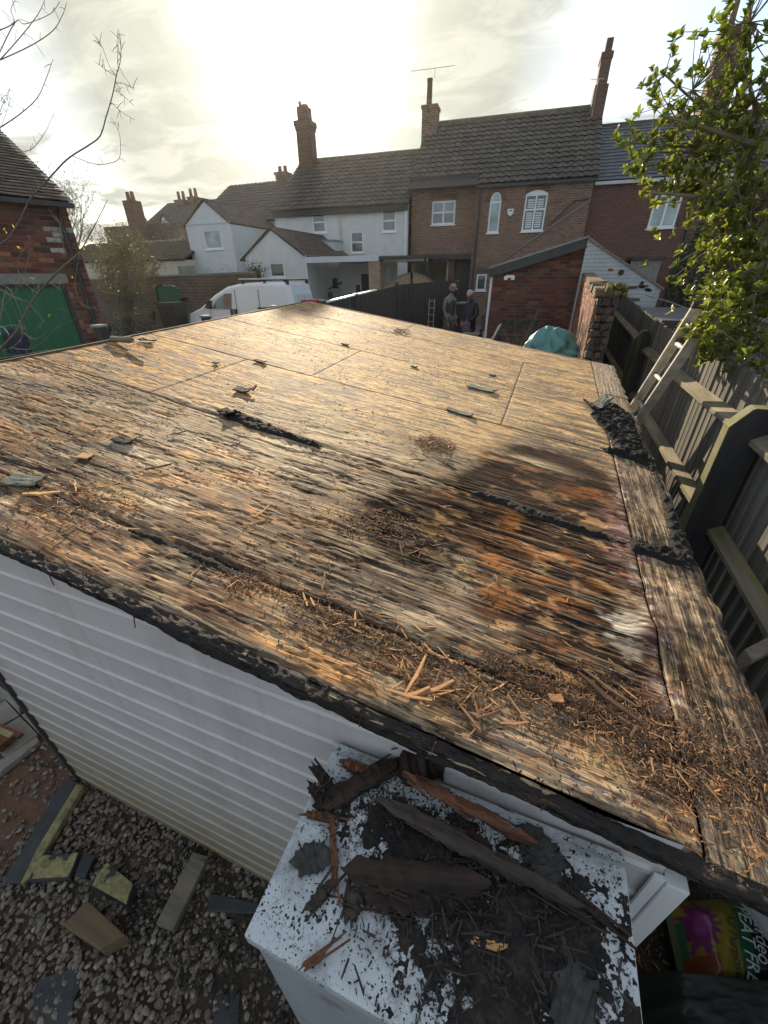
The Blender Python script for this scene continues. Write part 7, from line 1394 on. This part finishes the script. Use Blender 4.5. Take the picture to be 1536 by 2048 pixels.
blk('roof_offcut','long narrow felt and yellow insulation strip from the wall\'s left corner','roof offcut',[(128,1558),(166,1566),(52,1768),(8,1762)],.0,.04,'slate_dark')
blk('roof_offcut','yellow insulation edge along the long felt strip','roof offcut',[(152,1568),(167,1570),(60,1752),(38,1768),(72,1700)],.012,.045,'yellow_insul')
blk('roof_offcut','square chunk of yellow insulation with black felt, left of the dark slate piece','roof offcut',[(75,1712),(162,1704),(138,1758),(52,1762)],.0,.05,'slate_dark',m2='yellow_insul')
blk('roof_offcut','yellow-topped felt chunk between the slate piece and the timber block','roof offcut',[(215,1722),(268,1768),(256,1810),(176,1768)],.0,.085,'slate_dark',m2='yellow_insul')
blk('felt_offcut','small smooth dark slate-like piece between the two yellow chunks','offcut',[(166,1704),(192,1710),(170,1758),(150,1750)],.0,.035,'slate_dark')
blk('felt_offcut','long black felt offcut on the gravel left of the cabinet','offcut',[(418,1786),(515,1802),(520,1828),(415,1822)],.0,.03,'slate_dark')
blk('felt_sheet','large smooth dark felt sheet at the bottom left corner','felt sheet',[(75,1958),(150,1935),(172,1946),(150,2000),(140,2075),(70,2075),(64,1990)],.0,.02,'slate_dark')
blk('felt_offcut','dim grey felt piece half lost in the gravel at the bottom, left of the cabinet','offcut',[(430,1990),(480,1985),(475,2060),(425,2060)],.0,.02,'slate_dark')
blk('felt_offcut','thin pointed dark strip lying on the red soil at the wall corner','offcut',[(50,1528),(92,1530),(140,1533),(135,1524),(100,1528)],.0,.01,'slate_dark',jit=0,bev=0)
PTH=thing('paving','grey paving slabs on the red soil at the far left by the wall corner','paving',(0,0,0))
for q in ([(-30,1475),(40,1433),(75,1468),(10,1515)],[(-30,1520),(8,1517),(72,1472),(78,1482),(0,1545),(-30,1560)],[(-30,1425),(10,1400),(38,1430),(-30,1470)],[(42,1430),(62,1418),(80,1465),(77,1466)],[(-30,1350),(0,1372),(36,1400),(40,1428),(12,1398),(-30,1400)]):
    P=[hz(x,y,.04) for x,y in q]; B=MB(); k=len(P); B.add([tuple(p) for p in P]+[(p.x,p.y,0) for p in P],[tuple(range(k)),tuple(range(k,2*k))[::-1]]+[(i,k+i,k+(i+1)%k,(i+1)%k) for i in range(k)]); B.obj('paving_slab',MT['slab'],PTH,bev=.003)
T=thing('rusty_box','rusted broken metal channel on the paving at the far left','scrap',tuple(hz(10,1470,.05))); B=MB(); p,q=hz(-20,1445,.12)-T.location,hz(42,1472,.12)-T.location; B.beam(p,q,.03,.02); B.beam(p+Vector((-.05,-.05,-.03)),q+Vector((-.06,-.05,-.03)),.10,.05); B.obj('channel',MT['rotten_red'],T); B=MB(); B.beam(p+Vector((-.03,-.02,.005)),q+Vector((-.05,-.02,.005)),.03,.012); B.obj('pale_edge',MT['yellow_insul'],T)
def sp2(n):
    x=rng.uniform(-1.4,-.35,n); y=rng.uniform(.1,.5,n); k=rng.random(n)<.9; return np.stack([x[k],y[k],np.full(k.sum(),.02)],-1)
chips(900,sp2,.01,.06,.003,.012,MT['blackbits'],'rot_crumbs','dark fallen rot and sticks on the gravel below the white wall','debris',lambda x,y:0*x)
def sp3(n):
    x=rng.uniform(.40,1.3,n); y=rng.uniform(.3,1.5,n); return np.stack([x,y,np.full(n,.01)],-1)
chips(1400,sp3,.01,.06,.003,.01,MT['chips'],'leaf_litter','dead leaves and chips on the dark ground right of the wall','debris',lambda x,y:0*x,tilt=.5)
# compost bag
q=[hz(1345,1792,.22),hz(1475,1782,.22),hz(1540,1975,.22),hz(1385,1925,.22)]
cbz=.22; o0=q[3]; ux=(q[2]-q[3]); 
A=hz(1343,1785,cbz); Bq=hz(1500,1775,cbz); Cq=hz(1392,1985,cbz); Xa=(Bq-A).normalized(); 
KB=thing('compost_bag','yellow compost bag printed Peat Free All Purpose below the roof\'s front right corner','compost bag',(0,0,0))
nU=60;U_,V_=np.meshgrid(np.linspace(0,1,nU),np.linspace(0,1,nU)); c00=np.array(A); c10=np.array(hz(1575,1770,cbz)); c01=np.array(hz(1395,2010,cbz)); c11=np.array(hz(1600,2010,cbz))
Pp=(c00*(1-U_[...,None])+c10*U_[...,None])*(1-V_[...,None])+(c01*(1-U_[...,None])+c11*U_[...,None])*V_[...,None]
ed_=np.minimum(np.minimum(U_,1-U_),np.minimum(V_,1-V_)); Pp[...,2]=cbz-.12+.13*sm(0,.28,ed_)**.6+.022*(fbm(U_,V_,6,5,4,55)-.5)
ww=U_-.03*np.sin(V_*3)
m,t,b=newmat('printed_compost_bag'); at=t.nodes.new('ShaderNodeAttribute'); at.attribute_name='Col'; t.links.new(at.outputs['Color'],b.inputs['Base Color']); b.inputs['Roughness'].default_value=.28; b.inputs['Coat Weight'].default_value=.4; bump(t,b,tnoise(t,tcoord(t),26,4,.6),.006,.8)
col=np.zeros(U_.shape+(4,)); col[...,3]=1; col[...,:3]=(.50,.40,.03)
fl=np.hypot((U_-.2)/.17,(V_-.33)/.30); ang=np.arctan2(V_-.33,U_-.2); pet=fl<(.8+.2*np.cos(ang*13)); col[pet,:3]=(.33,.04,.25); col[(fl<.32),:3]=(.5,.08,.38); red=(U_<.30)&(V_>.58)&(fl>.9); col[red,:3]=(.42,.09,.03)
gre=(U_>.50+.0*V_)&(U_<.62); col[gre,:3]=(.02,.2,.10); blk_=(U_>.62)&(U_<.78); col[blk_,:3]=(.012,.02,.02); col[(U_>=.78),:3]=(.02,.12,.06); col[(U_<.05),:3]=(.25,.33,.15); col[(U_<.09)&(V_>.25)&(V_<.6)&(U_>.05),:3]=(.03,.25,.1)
col[...,:3]*=.42  # print colours dimmed to carry the deep shade the bag lies in
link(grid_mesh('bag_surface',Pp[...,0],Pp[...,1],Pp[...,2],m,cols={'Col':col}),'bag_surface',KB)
Bm=MB(); lo_=[tuple(p) for p in (c00+[.01,-.01,-.22],c10+[-.01,-.01,-.22],c11+[-.01,.01,-.22],c01+[.01,.01,-.22])]; hi_=[tuple(p) for p in (c00+[0,0,-.115],c10+[0,0,-.115],c11+[0,0,-.115],c01+[0,0,-.115])]; Bm.add(lo_+hi_,[(0,1,5,4),(1,2,6,5),(2,3,7,6),(3,0,4,7)]); Bm.obj('bag_side',MT['tarp'],KB)
MT['white_print']=mat('white_print',(.75,.78,.75),sc=3,rough=.4,bmp=0); MT['dark_print']=mat('dark_green_print',(.02,.06,.05),sc=3,rough=.4,bmp=0)
def text(s_,u,v,size,m,parent,name='lettering',ang=None):
    cu=bpy.data.curves.new('t','FONT'); cu.body=s_; cu.size=size; cu.extrude=.0006; cu.align_x='LEFT'; o=bpy.data.objects.new('t',cu); COL.objects.link(o); dg=bpy.context.evaluated_depsgraph_get(); me=bpy.data.meshes.new_from_object(o.evaluated_get(dg)); bpy.data.objects.remove(o)
    P=lambda a,b_:(c00*(1-a)+c10*a)*(1-b_)+(c01*(1-a)+c11*a)*b_
    # bend the letters over the bag
    p0=P(u,v); dv=P(u,v+.01)-p0; dv/=np.linalg.norm(dv); du=np.cross(dv,[0,0,1.]); du=-du/np.linalg.norm(du)
    for vt in me.vertices:
        w_=p0+dv*vt.co.x-du*0+np.array(du)*(-vt.co.y)*(-1); iu=u; 
        # nearest surface height
        d2=(Pp[...,0]-w_[0])**2+(Pp[...,1]-w_[1])**2; k=np.unravel_index(np.argmin(d2),d2.shape); vt.co=(w_[0],w_[1],Pp[k][2]+.003+vt.co.z)
    me.materials.append(m); me.name=name; return link(me,name,parent)
text('PEAT FREE',.585-.055,.14,.062,MT['white_print'],KB); text('All Purpose',.465-.05,.22,.045,MT['dark_print'],KB); text('P R E M I U M',.50-.03,.2,.016,MT['dark_print'],KB); text('Gardeo',.74-.09,.2,.06,MT['white_print'],KB)
# dark sheet and pale board near the bag
TS=thing('plastic_sheet','crumpled black plastic sheet on the ground at the bottom right','plastic sheet',(0,0,0)); c00b,c10b,c01b,c11b=[np.array(hz(x,y,.28)) for x,y in ((1310,1905),(1620,1940),(1300,2120),(1640,2150))]
U_,V_=np.meshgrid(np.linspace(0,1,80),np.linspace(0,1,60)); Pb=(c00b*(1-U_[...,None])+c10b*U_[...,None])*(1-V_[...,None])+(c01b*(1-U_[...,None])+c11b*U_[...,None])*V_[...,None]; e=np.minimum(np.minimum(U_,1-U_),np.minimum(V_,1-V_)); Pb[...,2]=.04+.27*sm(0,.2,e)+.09*(fbm(U_,V_,3,4,4,66)-.5); link(grid_mesh('sheet',Pb[...,0],Pb[...,1],Pb[...,2],MT['tarp']),'sheet',TS)
p=[hz(1478,1788,.35),hz(1500,1775,.35),hz(1600,1900,.35),hz(1560,1900,.35)]; B=MB(); B.add([tuple(x) for x in p]+[tuple(x-Vector((0,0,.03))) for x in p],[(0,1,2,3),(7,6,5,4),(0,4,5,1),(1,5,6,2),(2,6,7,3),(3,7,4,0)]); o=B.obj('pale_board',MT['cabside']); tag(o,'pale grey board leaning beside the compost bag at the right edge','board')
B=MB(); B.box((.405,.9,-.02),(1.16,4.6,.005)); o=B.obj('side_path',MT['soil']); o['kind']='structure'
